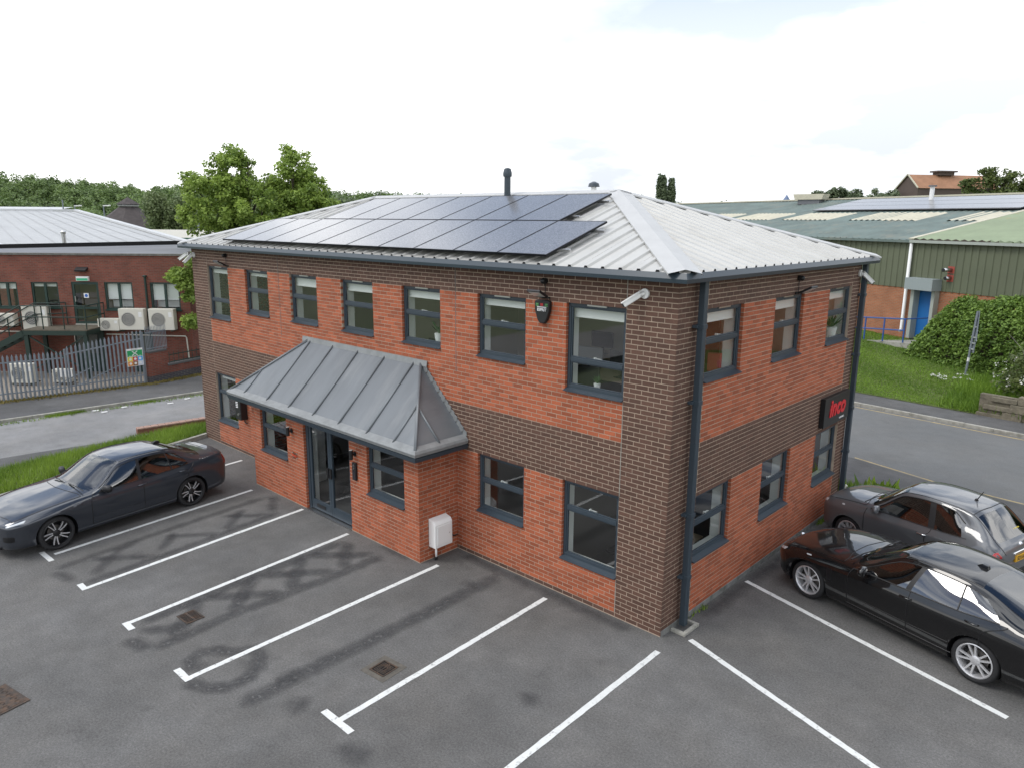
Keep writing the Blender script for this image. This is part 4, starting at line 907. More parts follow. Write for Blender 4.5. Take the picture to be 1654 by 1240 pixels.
# ------------------------------------------------------------------ cars
def pchip(t, y, q):
    t = np.asarray(t, float); y = np.asarray(y, float); h = np.diff(t); d = np.diff(y)/h; n = len(t); s = np.zeros(n)
    for i in range(1, n-1):
        if d[i-1]*d[i] > 0:
            w1 = 2*h[i]+h[i-1]; w2 = h[i]+2*h[i-1]; s[i] = (w1+w2)/(w1/d[i-1]+w2/d[i])
    s[0] = d[0]; s[-1] = d[-1]
    q = np.clip(np.asarray(q, float), t[0], t[-1]); k = np.clip(np.searchsorted(t, q, side='right')-1, 0, n-2)
    u = (q-t[k])/h[k]; u2, u3 = u*u, u*u*u
    return (2*u3-3*u2+1)*y[k]+(u3-2*u2+u)*h[k]*s[k]+(-2*u3+3*u2)*y[k+1]+(u3-u2)*h[k]*s[k+1]
class Shell:
    """smooth half body through a control grid: stations along the car, rows from floor to roof centre"""
    def __init__(s, st):
        G = []
        for (x, hw, zu, zs, zm, zc, b, r6, r7, r8, r9) in st:
            G.append([(x, 0, zu), (x, .80*hw, zu), (x, .935*hw, zs), (x, .975*hw, zm-.04), (x, hw, zc+.02), (b[0], b[1]*.985, b[2]+.004), r6, r7, (r8[0], r7[1]*.55, r8[1]), (r9[0], 0, r9[1])])
        s.G = np.array(G, float); s.n = len(st); s.t = s.G[:, 3, 0]
    def ti(s, i): i = np.asarray(i, float); return np.interp(i, np.arange(s.n), s.t)
    def row(s, i, j): return np.stack([pchip(s.t, s.G[:, j, c], s.ti(i)) for c in range(3)], -1)
    def grid(s, iv, jv):
        rows = np.stack([s.row(iv, j) for j in range(10)], 1)            # (ni, 10, 3)
        out = np.empty((len(iv), len(jv), 3))
        for a in range(len(iv)):
            for c in range(3): out[a, :, c] = pchip(np.arange(10), rows[a, :, c], jv)
        return out
def car(name, label, loc, hd, st, ax, rw, cfg):
    t = thing(name, label, 'car', (loc[0], loc[1], 0), math.atan2(-hd[1], -hd[0]), 'cars parked beside the office')
    S = Shell(st); hw = max(x[1] for x in st); Ra = rw+cfg.get('gap', .045); paint, gl, trim = cfg['paint'], M['carglass'], M['trim']
    sub = []
    for i in range(S.n-1): sub += list(np.linspace(i, i+1, max(3, int((S.t[i+1]-S.t[i])/.045))+1)[:-1])
    sub.append(S.n-1); iv = np.array(sub); jv = np.concatenate([np.linspace(j, j+1, 7)[:-1] for j in range(9)]+[[9]])
    V = S.grid(iv, jv); V0 = V.copy(); ni, nj = len(iv), len(jv)
    # wheel arches: drop faces inside, draw the rim of the hole onto the circle
    inside = np.zeros((ni, nj), bool)
    for a in ax:
        dx, dz = V[..., 0]-a, V[..., 2]-rw; r = np.hypot(dx, dz); low = (jv[None, :] <= 5.0) & (jv[None, :] >= 0.9)
        ins = (r < Ra) & low; inside |= ins
    keep = np.zeros((ni-1, nj-1), bool)
    for a in range(ni-1):
        for b in range(nj-1):
            q = [inside[a, b], inside[a+1, b], inside[a+1, b+1], inside[a, b+1]]; keep[a, b] = not all(q)
    for a in ax:
        dx, dz = V[..., 0]-a, V[..., 2]-rw; r = np.hypot(dx, dz); m_ = inside & (r < Ra)
        k = np.where(m_, Ra/np.maximum(r, .02), 1.0)
        lo = m_ & (dz < 0.03); hx = np.sqrt(np.maximum(Ra**2-dz**2, 0))*np.where(dx < 0, -1, 1)
        V[..., 0] = np.where(lo, a+hx, np.where(m_, a+dx*k, V[..., 0])); V[..., 2] = np.where(m_ & ~lo, rw+dz*k, V[..., 2])
    for b in range(nj):
        w_ = inside[:, b]
        if w_.any(): V[w_, b, 1] = np.interp(V[w_, b, 0], V0[:, b, 0], V0[:, b, 1])
    def cls(i, j):
        for (nm, i0, i1, j0, j1) in cfg['cells']:
            if i0 <= i < i1 and j0 <= j < j1: return nm
        return 'body'
    groups = {}
    for a in range(ni-1):
        for b in range(nj-1):
            if not keep[a, b]: continue
            groups.setdefault(cls((iv[a]+iv[a+1])/2, (jv[b]+jv[b+1])/2), []).append((a, b))
    def emit(cells, sides, nm, m, parent):
        idx = {}; vs = []; fs = []
        for sd in sides:
            for (a, b) in cells:
                f = []
                for (p, q) in ((a, b), (a+1, b), (a+1, b+1), (a, b+1)):
                    key = (p, q, sd if abs(V[p, q, 1]) > 1e-6 else 0)
                    if key not in idx: idx[key] = len(vs); vs.append((V[p, q, 0], sd*V[p, q, 1], V[p, q, 2]))
                    f.append(idx[key])
                f = list(dict.fromkeys(f))
                if len(f) > 2: fs.append(tuple(f if sd > 0 else f[::-1]))
        mb = MB(); mb.v, mb.f, mb.m = vs, fs, [0]*len(fs)
        if nm == 'body':                            # close nose and tail
            for e, st_ in ((0, 1), (ni-1, -1)):
                ring = [idx[(e, q, 1 if V[e, q, 1] > 1e-6 else 0)] for q in range(nj)]; ring2 = [idx[(e, q, -1 if V[e, q, 1] > 1e-6 else 0)] for q in range(nj)]
                for q in range(nj-1):
                    f = list(dict.fromkeys([ring[q], ring[q+1], ring2[q+1], ring2[q]]))
                    if len(f) > 2: mb.f.append(tuple(f if st_ > 0 else f[::-1])); mb.m.append(0)
        return mb.build(nm, m, parent, smooth=True, angle=50)
    emit(groups['body'], (1, -1), 'body', paint, t)
    mats_ = {'windscreen': M['screenglass'], 'rear_window': gl, 'side_window': gl, 'quarter_window': gl, 'door_pillar': trim, 'door': paint, 'rear_door': paint, 'sunroof': M['trim']}
    for nm, cells in groups.items():
        if nm == 'body': continue
        if nm in ('windscreen', 'rear_window', 'sunroof'): emit(cells, (1, -1), nm, mats_[nm], t)
        else:
            for sd in (1, -1):
                o = emit(cells, (sd,), nm.replace('rear_door', 'door'), mats_[nm], t)
                if nm in ('door', 'rear_door'):
                    hi, hj = cfg['handle'][nm]; p = S.grid(np.array([hi, hi+.001]), np.array([hj]))[0, 0]
                    h = MB(); h.tube([(p[0]-.09, sd*(p[1]+.004), p[2]+.0), (p[0]-.06, sd*(p[1]+.03), p[2]+.004), (p[0]+.06, sd*(p[1]+.03), p[2]+.006), (p[0]+.09, sd*(p[1]+.004), p[2]+.008)], .013, 8); h.build('handle', cfg.get('handlemat', paint), o, smooth=True)
    # a panel that follows the body surface
    def patch(i0, i1, j0, j1, off, nm, m, sides=(1, -1), k=(7, 6), parent=None, skew=0.0):
        out = []
        for sd in sides:
            mb = MB(); g = []
            for b in range(k[1]):
                j = j0+(j1-j0)*b/(k[1]-1); g.append(S.grid(np.linspace(i0, i1, k[0])+skew*(j-j0), np.array([j]))[:, 0])
            g = np.array(g); du = np.gradient(g, axis=1); dv = np.gradient(g, axis=0); n_ = np.cross(du, dv); n_ /= np.linalg.norm(n_, axis=-1, keepdims=True)+1e-9
            c = np.array([2.3, 0, .6]); s_ = np.sign(((g-c)*n_).sum(-1, keepdims=True)); n_ = n_*s_
            edge = np.ones(g.shape[:2]); edge[0] = edge[-1] = edge[:, 0] = edge[:, -1] = -.3
            g2 = g+n_*off*edge[..., None]
            mb.v = [(v[0], sd*v[1], v[2]) for v in g2.reshape(-1, 3)]
            for b in range(k[1]-1):
                for a in range(k[0]-1):
                    f = (b*k[0]+a, b*k[0]+a+1, (b+1)*k[0]+a+1, (b+1)*k[0]+a); mb.f.append(f if sd > 0 else f[::-1]); mb.m.append(0)
            out.append(mb.build(nm, m, parent or t, smooth=True))
        return out
    def seam_i(i, j0, j1, nm='panel_seam', r=.0065, m=None):
        for sd in (1, -1):
            js = np.linspace(j0, j1, 22); g = S.grid(np.array([i, i+1e-4]), js)[0]; pts = [(p[0], sd*(p[1]+.0005), p[2]+(.001 if j1 > 5 else 0)) for p in g]
            mb = MB(); mb.tube(pts, r, 5); mb.build(nm, m or trim, t)
    def seam_j(j, i0, i1, nm='panel_seam', r=.0065, m=None, up=.001):
        for sd in (1, -1):
            g = S.grid(np.linspace(i0, i1, 30), np.array([j]))[:, 0]; mb = MB(); mb.tube([(p[0], sd*(p[1]+.0005), p[2]+up) for p in g], r, 5); mb.build(nm, m or trim, t)
    for a in cfg['seams_i']: seam_i(*a)
    for a in cfg['seams_j']: seam_j(*a)
    # wheel wells and wheels
    for a in ax:
        for sd in (1, -1):
            mb = MB(); k = 22; y0, y1 = hw-.05, hw-.36
            ring = [(a+Ra*math.cos(x), rw+Ra*math.sin(x)) for x in np.linspace(-.38, math.pi+.38, k)]
            for (p, q) in zip(ring, ring[1:]): mb.quad((p[0], sd*y0, p[1]), (q[0], sd*y0, q[1]), (q[0], sd*y1, q[1]), (p[0], sd*y1, p[1]))
            mb.poly([(p[0], sd*y1, p[1]) for p in ring]); mb.build('wheel_arch', M['trim'], t)
            w = part_empty('wheel', t, (a, sd*(hw-.055-.10), rw), (0, 0, 0 if sd > 0 else math.pi))
            tw = cfg.get('tyre', .225)/2; R = rw; rr = cfg['rim']
            mb = MB(); mb.lathe([(rr, -tw*.85), (rr+.02, -tw), (R-.035, -tw), (R-.008, -tw*.82), (R, -tw*.6), (R, tw*.6), (R-.008, tw*.82), (R-.035, tw), (rr+.02, tw), (rr, tw*.85)], 40, 'y', cap=False); mb.build('tyre', M['tyre'], w, smooth=True, angle=60)
            mb = MB(); mb.lathe([(rr+.004, tw*.88), (rr-.010, tw*.93), (rr-.022, tw*.80), (rr-.03, .0), (rr-.03, -tw*.8)], 40, 'y', 1 if cfg.get('dark_web') else 0, cap=False); mb.lathe([(0, -tw*.3), (rr-.03, -tw*.3)], 24, 'y', 1, cap=False)
            ns = cfg['spokes']; fy = tw*.72
            for sp in range(ns):
                an = 2*math.pi*sp/ns+.3
                for off in cfg['spoke_off']:
                    def pt(r, o, y, tw_=cfg.get('twist', 0)): b = an+o/r+tw_*(r/rr); return (r*math.sin(b), y, r*math.cos(b))
                    ws = cfg['spoke_w']
                    A = [pt(.055, off*.4-ws*.6, fy*.8), pt(.055, off*.4+ws*.6, fy*.8), pt(rr*.6, off+ws*.5, fy*.95), pt(rr-.02, off*1.5+ws*.5, fy), pt(rr-.02, off*1.5-ws*.5, fy), pt(rr*.6, off-ws*.5, fy*.95)]
                    B = [(p[0], p[1]-.03, p[2]) for p in A]
                    mb._add(A+B, [(0, 1, 2, 5), (5, 2, 3, 4)]+[(x, (x+1) % 6, (x+1) % 6+6, x+6) for x in range(6)], 0)
                if cfg.get('dark_web'):
                    A = [pt(.05, -.03, fy*.7), pt(.05, .03, fy*.7), pt(rr-.03, .055, fy*.88), pt(rr-.03, -.055, fy*.88)]; mb._add(A, [(0, 1, 2, 3)], 1)
            mb.lathe([(.07, fy*.5), (.07, fy*.85), (.05, fy*.98), (0, fy)], 20, 'y', 2 if cfg.get('hubdark') else 0); mb.lathe([(.15, -.02), (.15, .0), (.03, .0)], 24, 'y', 3, cap=False)
            mb.build('rim', [cfg['rimmat'], M['rimdark'], M['trim'], M['disc']], w, smooth=True, angle=35)
    # mirrors
    mx, my, mz = cfg['mirror']
    for sd in (1, -1):
        mb = MB(); mb.T = Matrix.Translation((mx, sd*(my+.10), mz)) @ Matrix.Rotation(sd*rad(-12), 4, 'Z')
        n1, n2 = 8, 12; vs = []
        for a in range(n1+1):
            ph = math.pi*a/n1
            for b in range(n2):
                x = math.cos(2*math.pi*b/n2); z = math.sin(2*math.pi*b/n2); sg = lambda v, e: math.copysign(abs(v)**e, v)
                vs.append((.075*sg(x, .6)*sg(math.sin(ph), .6)*(1.0 if x < 0 else .55), .115*sg(math.cos(ph), .8), .075*sg(z, .6)*sg(math.sin(ph), .6)))
        fs = [(a*n2+b, a*n2+(b+1) % n2, (a+1)*n2+(b+1) % n2, (a+1)*n2+b) for a in range(n1) for b in range(n2)]
        mb._add(vs, fs); mo = mb.build('wing_mirror', cfg.get('mirrormat', M['trim']), t, smooth=True)
        mb = MB(); mb.bar((mx+.02, sd*(my-.06), mz-.06), (mx+.01, sd*(my+.06), mz-.03), .07, .03); mb.build('mirror_stalk', M['trim'], mo)
    # cabin
    zf = .28; ca = cfg['cabin']
    mb = MB(); mb.box((ca[0]-.3, -hw+.14, .24), (ca[1]+.35, hw-.14, zf)); mb.build('cabin_floor', M['trim'], t)
    mb = MB(); mb.prism([(ca[0]-.32, -hw+.16, .60), (ca[0]+.12, -hw+.16, .60), (ca[0]+.10, -hw+.16, .86), (ca[0]-.05, -hw+.16, ca[2]-.08), (ca[0]-.32, -hw+.16, ca[2]-.10)], (0, 2*hw-.32, 0)); mb.build('dashboard', M['trim'], t, bevel=.03)
    for (sx, rows_) in ((ca[0]+.62, 0), (ca[1]-.30, 1)):
        for sy in (-.37, .37):
            mb = MB(); mb.box((sx-.25, sy-.23, zf), (sx+.25, sy+.23, .52)); mb.prism([(sx+.16, sy-.22, .5), (sx+.30, sy-.22, .5), (sx+.46, sy-.22, 1.02), (sx+.36, sy-.22, 1.04)], (0, .44, 0)); mb.box((sx+.37, sy-.12, 1.05), (sx+.46, sy+.12, 1.21)); mb.build('seat', cfg.get('seatmat', M['seat']), t, bevel=.04)
    mb = MB(); c0 = Vector((ca[0]+.26, .36, .88)); ux = Vector((.35, 0, .94)).normalized(); uy = Vector((0, 1, 0)); mb.tube([c0+(ux*math.cos(a)+uy*math.sin(a))*.18 for a in np.linspace(0, 2*math.pi, 25)], .016, 8); mb.bar(c0-uy*.17, c0+uy*.17, .05, .02); mb.tube([c0, c0+Vector((-.22, 0, -.10))], .03, 8); mb.build('steering_wheel', M['seat'], t, smooth=True, angle=50)
    mb = MB(); mb.box((ca[0]+.42, -.10, ca[3]-.09), (ca[0]+.46, .10, ca[3]-.03)); mb.build('rear_view_mirror', M['trim'], t)
    # wipers
    for yy, l in ((-.15, .62), (.52, .52)):
        g = S.grid(np.linspace(cfg['wiper'][0], cfg['wiper'][0]+.18, 6), np.array([8.3]))[:, 0]
        p = Vector((g[0][0]+.03, yy, g[0][2]+.03)); q = Vector((g[2][0]-.02, yy-l, g[2][2]+.0)); mb = MB(); mb.tube([p, p.lerp(q, .5)+Vector((0, 0, .02)), q], .011, 5); mb.build('wiper', M['trim'], t)
    return t, S, patch
def car_paint(name, c, flake=.0, rough=.25, metal=.0):
    m = bpy.data.materials.new(name); m.use_nodes = True; p = m.node_tree.nodes['Principled BSDF']; p.inputs['Base Color'].default_value = (*c, 1); p.inputs['Roughness'].default_value = rough; p.inputs['Metallic'].default_value = metal
    p.inputs['Coat Weight'].default_value = 1.0; p.inputs['Coat Roughness'].default_value = .025; p.inputs['Coat IOR'].default_value = 1.6; p.inputs['Specular IOR Level'].default_value = .12
    MATS[name] = m; return m
M['carglass'] = glass('car_glass', (.16, .18, .18), f0=.16); M['screenglass'] = glass('windscreen_glass', (.50, .56, .54), f0=.13); M['trim'] = mat('black_trim', (.010, .010, .011), .45); M['seat'] = mat('dark_seat_cloth', (.028, .028, .032), .8); M['seatpale'] = mat('pale_seat_cloth', (.20, .20, .17), .8)
M['tyre'] = mat('tyre_rubber', (.016, .016, .017), .8, bump=.001, bscale=90); M['rimdark'] = mat('black_rim', (.008, .008, .009), .3); M['rimsilver'] = mat('silver_rim', (.62, .62, .63), .34, metal=.55); M['disc'] = mat('brake_disc', (.16, .15, .14), .45, metal=.8)
M['lampclear'] = mat('clear_headlamp', (.55, .58, .60), .12, coat=1.0); M['lampred'] = mat('red_tail_lamp', (.42, .012, .014), .15, coat=1.0); M['lampredk'] = mat('dark_red_tail_lamp', (.14, .006, .01), .15, coat=1.0); M['chrome'] = mat('chrome', (.75, .75, .76), .1, metal=1.0)
M['platey'] = mat('yellow_number_plate', (.66, .36, .02), .5); M['platew'] = mat('white_number_plate', (.72, .72, .70), .5); M['grille'] = mat('black_grille', (.006, .006, .007), .35)

# ---- dark grey saloon by the grass bank
st = [
 (0.00, .50, .24, .30, .45, .58, (0.00, .49, .66), (0.01, .46, .69), (0.02, .40, .70), (0.02, .715), (0.01, .72)),
 (0.09, .74, .20, .28, .46, .61, (0.11, .71, .70), (0.13, .66, .735), (0.13, .54, .755), (0.10, .77), (0.08, .775)),
 (0.42, .895, .18, .27, .50, .67, (0.42, .84, .775), (0.42, .77, .815), (0.42, .63, .845), (0.40, .865), (0.38, .87)),
 (0.87, .925, .18, .27, .52, .72, (0.87, .87, .845), (0.87, .80, .885), (0.87, .66, .915), (0.85, .935), (0.84, .94)),
 (1.30, .92, .18, .26, .52, .73, (1.33, .872, .895), (1.36, .81, .93), (1.36, .70, .955), (1.28, .985), (1.24, .99)),
 (1.55, .92, .18, .26, .52, .74, (1.60, .875, .915), (1.62, .815, .95), (1.60, .745, .972), (1.47, 1.005), (1.42, 1.01)),
 (2.15, .922, .18, .26, .52, .75, (2.15, .878, .935), (2.32, .645, 1.31), (2.32, .590, 1.365), (2.25, 1.405), (2.22, 1.412)),
 (2.56, .923, .18, .26, .52, .755, (2.56, .880, .945), (2.64, .640, 1.352), (2.64, .580, 1.402), (2.64, 1.432), (2.64, 1.438)),
 (2.635, .924, .18, .26, .52, .755, (2.635, .880, .948), (2.71, .638, 1.354), (2.74, .578, 1.404), (2.74, 1.433), (2.74, 1.439)),
 (3.22, .925, .18, .26, .53, .765, (3.32, .876, .965), (3.30, .622, 1.325), (3.28, .560, 1.382), (3.28, 1.418), (3.28, 1.424)),
 (3.52, .925, .18, .27, .54, .775, (3.72, .862, 1.0), (3.54, .640, 1.262), (3.48, .550, 1.348), (3.46, 1.388), (3.45, 1.394)),
 (3.98, .915, .20, .29, .55, .79, (4.08, .835, 1.015), (4.06, .765, 1.045), (4.12, .640, 1.078), (4.20, 1.09), (4.22, 1.095)),
 (4.40, .895, .22, .31, .56, .80, (4.45, .800, 1.005), (4.45, .74, 1.035), (4.46, .63, 1.058), (4.48, 1.07), (4.49, 1.075)),
 (4.64, .82, .25, .34, .57, .80, (4.63, .735, .985), (4.64, .69, 1.02), (4.64, .60, 1.05), (4.66, 1.07), (4.67, 1.075)),
 (4.75, .66, .30, .38, .58, .79, (4.69, .640, .95), (4.69, .61, .98), (4.69, .54, 1.0), (4.71, 1.015), (4.72, 1.02))]
cells = [('windscreen', 5, 6, 7, 9), ('rear_window', 10, 11, 7, 9), ('side_window', 5, 7, 5, 6), ('door_pillar', 7, 8, 5, 6), ('side_window', 8, 9, 5, 6), ('quarter_window', 9, 10, 5, 6), ('door', 5, 8, 2.3, 5), ('rear_door', 8, 10.3, 2.3, 5)]
seams = dict(seams_i=[(5.0, 2.3, 5.0), (8.0, 2.3, 5.0), (10.3, 3.4, 5.0), (9.0, 5, 6, 'window_divider', .012), (1.15, 6.0, 9.0), (4.15, 6.2, 9.0), (12.0, 5.4, 9.0)], seams_j=[(2.3, 5, 9.25), (6.05, 1.15, 4.15), (5.02, 5, 10, 'waist_trim', .010), (5.97, 5.2, 10, 'window_trim', .009), (7.03, 6, 10, 'roof_seam', .007), (2.9, 4.9, 9.1, 'crease', .004, None, 0)])
gp = car_paint('dark_grey_metallic_paint', (.040, .046, .058), metal=.45, rough=.28)
cfg = dict(paint=gp, cells=cells, rim=.262, spokes=5, spoke_off=(-.030, .030), spoke_w=.019, twist=.18, dark_web=True, hubdark=True, rimmat=M['rimsilver'], mirror=(1.86, .88, 1.00), cabin=(1.62, 3.55, 1.0, 1.36), wiper=(5.0,), handle={'door': (7.55, 4.45), 'rear_door': (9.75, 4.5)}, mirrormat=M['trim'], **seams)
VO = car('saloon_car', 'dark grey saloon parked nose out beside the grass bank', (-11.05, -6.50), (.1357, -.9907), st, (.87, 3.74), .340, cfg)
t, S_, patch = VO
patch(.62, 1.75, 4.55, 5.05, .006, 'headlight', M['lampclear'], skew=.35); patch(.35, 1.25, 2.7, 3.35, .004, 'bumper_vent', M['grille']); patch(12.75, 13.9, 3.75, 5.0, .006, 'tail_light', M['lampredk'])
patch(3.75, 4.35, 4.1, 4.5, .003, 'charging_flap', gp, sides=(-1,))
m = MB(); m.box((-.012, -.36, .40), (.04, .36, .665)); m.build('grille', M['grille'], t, bevel=.03)
m = MB(); m.tube([(-.016, -.34, .64), (-.016, .34, .64), (-.016, .33, .42), (-.016, -.33, .42), (-.016, -.34, .64)], .009, 6); m.bar((-.018, -.30, .43), (-.018, .30, .635), .022, .012); m.tube([(-.012, 0, .535), (-.026, 0, .535)], .05, 18); m.build('grille_badge', M['chrome'], t)
m = MB(); m.box((-.03, -.26, .27), (-.012, .26, .38)); o = m.build('number_plate', M['platew'], t)
m = MB(); m.box((-.028, -.48, .20), (.10, .48, .25)); m.build('front_splitter', M['grille'], t, bevel=.01)
m = MB(); m.prism([(3.36, -.03, 1.41), (3.56, -.03, 1.375), (3.54, -.03, 1.44), (3.46, -.03, 1.455)], (0, .06, 0)); m.build('roof_fin', M['trim'], t, bevel=.01)

# ---- black four door coupe facing the side wall
st = [
 (0.00, .50, .22, .28, .42, .55, (0.00, .49, .63), (0.01, .46, .66), (0.02, .40, .675), (0.02, .69), (0.01, .695)),
 (0.08, .73, .18, .26, .44, .58, (0.10, .70, .67), (0.12, .65, .71), (0.12, .53, .735), (0.09, .755), (0.07, .76)),
 (0.38, .885, .16, .25, .48, .65, (0.38, .83, .755), (0.38, .77, .80), (0.38, .63, .83), (0.36, .845), (0.34, .85)),
 (0.79, .912, .16, .25, .50, .70, (0.79, .86, .835), (0.79, .79, .875), (0.79, .66, .90), (0.77, .915), (0.76, .92)),
 (1.28, .905, .16, .24, .50, .71, (1.32, .862, .885), (1.36, .80, .92), (1.36, .70, .945), (1.28, .97), (1.24, .975)),
 (1.56, .905, .16, .24, .50, .72, (1.62, .865, .905), (1.64, .805, .94), (1.62, .74, .962), (1.50, .99), (1.46, .995)),
 (2.12, .908, .16, .24, .50, .735, (2.14, .868, .925), (2.34, .640, 1.275), (2.33, .590, 1.325), (2.27, 1.362), (2.25, 1.368)),
 (2.50, .910, .16, .24, .50, .74, (2.50, .870, .935), (2.60, .635, 1.310), (2.60, .578, 1.358), (2.60, 1.387), (2.60, 1.392)),
 (2.585, .911, .16, .24, .50, .74, (2.585, .870, .938), (2.68, .633, 1.312), (2.72, .576, 1.360), (2.72, 1.388), (2.72, 1.393)),
 (3.20, .912, .16, .24, .51, .755, (3.28, .866, .958), (3.24, .612, 1.285), (3.22, .552, 1.338), (3.20, 1.372), (3.20, 1.377)),
 (3.50, .912, .17, .25, .52, .765, (3.84, .845, 1.012), (3.54, .628, 1.225), (3.44, .538, 1.305), (3.40, 1.345), (3.38, 1.35)),
 (3.98, .905, .19, .28, .54, .785, (4.12, .815, 1.015), (4.10, .735, 1.045), (4.20, .610, 1.075), (4.26, 1.088), (4.28, 1.092)),
 (4.32, .885, .22, .31, .55, .795, (4.36, .785, .985), (4.38, .72, 1.02), (4.44, .61, 1.045), (4.46, 1.055), (4.47, 1.06)),
 (4.53, .80, .26, .35, .56, .79, (4.52, .715, .955), (4.53, .67, .99), (4.55, .58, 1.025), (4.56, 1.05), (4.57, 1.055)),
 (4.63, .64, .32, .40, .57, .77, (4.58, .62, .91), (4.58, .59, .94), (4.59, .52, .97), (4.61, .99), (4.62, 1.0))]
bp_ = car_paint('black_paint', (.004, .004, .0045), rough=.3)
cfg2 = dict(paint=bp_, cells=cells, rim=.250, spokes=5, spoke_off=(-.034, .034), spoke_w=.026, rimmat=M['rimsilver'], mirror=(1.86, .87, .985), cabin=(1.64, 3.5, .98, 1.32), wiper=(5.0,), handle={'door': (7.5, 4.4), 'rear_door': (9.6, 4.5)}, mirrormat=bp_, **seams)
t, S_, patch = car('fastback_car', 'glossy black four door fastback with silver wheels facing the side wall', (.63, 3.93), (-.9603, .2790), st, (.79, 3.60), .330, cfg2)
patch(.6, 1.55, 4.45, 5.1, .006, 'headlight', M['lampclear'], skew=.3); patch(12.35, 13.85, 4.05, 5.0, .007, 'tail_light', M['lampred']); patch(2.85, 3.1, 4.62, 4.82, .004, 'side_repeater', M['lampclear'], k=(4, 4)); patch(3.75, 4.0, 3.2, 4.2, .003, 'wing_vent', M['grille'])
for s in (-1, 1): m = MB(); m.box((-.03, s*.12-.10, .42), (.03, s*.12+.10, .64)); m.build('kidney_grille', M['grille'], t, bevel=.03)
m = MB(); m.prism([(3.04, -.032, 1.372), (3.24, -.032, 1.362), (3.22, -.032, 1.43), (3.14, -.032, 1.435)], (0, .064, 0)); m.build('roof_fin', bp_, t, bevel=.012)
m = MB(); m.tube([(-.016, 0, .675), (-.002, 0, .70)], .04, 16); m.build('badge', M['chrome'], t)

# ---- small grey hatchback beside it
st = [
 (0.00, .46, .24, .30, .46, .60, (0.00, .45, .70), (0.01, .42, .74), (0.02, .36, .76), (0.02, .775), (0.01, .78)),
 (0.09, .66, .20, .28, .48, .64, (0.10, .63, .76), (0.12, .57, .81), (0.12, .47, .835), (0.10, .85), (0.09, .855)),
 (0.36, .785, .18, .27, .50, .69, (0.36, .735, .83), (0.36, .68, .88), (0.36, .56, .915), (0.34, .935), (0.33, .94)),
 (0.72, .813, .18, .27, .52, .72, (0.72, .765, .885), (0.72, .71, .93), (0.74, .60, .962), (0.72, .985), (0.70, .99)),
 (0.98, .81, .18, .26, .52, .73, (1.00, .770, .915), (1.02, .72, .955), (1.02, .64, .985), (0.94, 1.015), (0.90, 1.02)),
 (1.12, .81, .18, .26, .52, .735, (1.16, .772, .925), (1.18, .725, .965), (1.16, .675, .99), (1.05, 1.03), (1.00, 1.035)),
 (1.62, .812, .18, .26, .52, .74, (1.60, .775, .935), (1.76, .598, 1.355), (1.75, .552, 1.41), (1.68, 1.45), (1.66, 1.457)),
 (2.20, .813, .18, .26, .52, .745, (2.28, .775, .942), (2.20, .592, 1.395), (2.18, .545, 1.442), (2.16, 1.478), (2.16, 1.484)),
 (2.32, .813, .18, .26, .52, .747, (2.40, .774, .944), (2.31, .590, 1.394), (2.30, .543, 1.441), (2.28, 1.479), (2.28, 1.485)),
 (2.64, .813, .18, .26, .53, .75, (2.70, .770, .952), (2.62, .582, 1.36), (2.60, .532, 1.425), (2.58, 1.468), (2.58, 1.474)),
 (2.92, .813, .18, .27, .54, .76, (2.96, .760, .964), (2.86, .622, 1.205), (2.92, .530, 1.372), (2.94, 1.425), (2.96, 1.432)),
 (3.22, .808, .20, .29, .53, .72, (3.26, .745, .955), (3.32, .690, .985), (3.38, .575, 1.005), (3.41, 1.015), (3.42, 1.02)),
 (3.38, .79, .23, .32, .52, .69, (3.40, .715, .865), (3.44, .665, .895), (3.475, .56, .925), (3.50, .935), (3.51, .94)),
 (3.50, .71, .27, .36, .50, .65, (3.485, .645, .775), (3.505, .605, .805), (3.525, .51, .83), (3.545, .84), (3.55, .845)),
 (3.57, .56, .32, .40, .49, .60, (3.545, .53, .68), (3.555, .50, .70), (3.56, .43, .72), (3.57, .73), (3.575, .735))]
fp = car_paint('gunmetal_paint', (.125, .130, .138), metal=.35, rough=.38)
cells3 = [('windscreen', 5, 6, 7, 9), ('rear_window', 10.12, 10.92, 7.25, 9), ('side_window', 5, 7, 5, 6), ('door_pillar', 7, 8, 5, 6), ('quarter_window', 8, 9.7, 5.05, 6), ('door', 4.6, 7.6, 2.3, 5)]
seams3 = dict(seams_i=[(4.6, 2.3, 5.0), (7.6, 2.3, 5.0), (1.2, 6.0, 9.0), (4.15, 6.2, 9.0), (10.02, 7.0, 9.0)], seams_j=[(2.3, 4.6, 7.6), (6.05, 1.2, 4.15), (5.02, 5, 10, 'waist_trim', .008), (5.97, 5.2, 10, 'window_trim', .012), (7.03, 6, 10, 'roof_seam', .007), (7.0, 10.02, 13.0)])
cfg3 = dict(paint=fp, cells=cells3, rim=.212, spokes=9, spoke_off=(-.014, .014), spoke_w=.010, rimmat=M['rimsilver'], mirror=(1.36, .79, 1.00), cabin=(1.2, 2.75, 1.0, 1.40), wiper=(5.0,), handle={'door': (7.05, 4.2), 'rear_door': (9, 4.4)}, handlemat=M['chrome'], tyre=.19, seatmat=M['seatpale'], mirrormat=fp, **seams3)
t, S_, patch = car('hatchback_car', 'small rounded grey hatchback with yellow rear plate beside the black car', (.35, 6.55), (-.9681, .2504), st, (.72, 3.02), .292, cfg3)
patch(.55, 1.35, 4.6, 5.5, .008, 'headlight', M['lampclear']); patch(2.55, 2.75, 4.55, 4.8, .005, 'side_repeater', M['lampclear'], k=(4, 4), sides=(-1, 1))
patch(12.05, 13.2, 4.35, 6.2, .012, 'tail_light', M['lampred']); patch(12.35, 12.95, 4.75, 5.75, .018, 'tail_light_centre', fp)
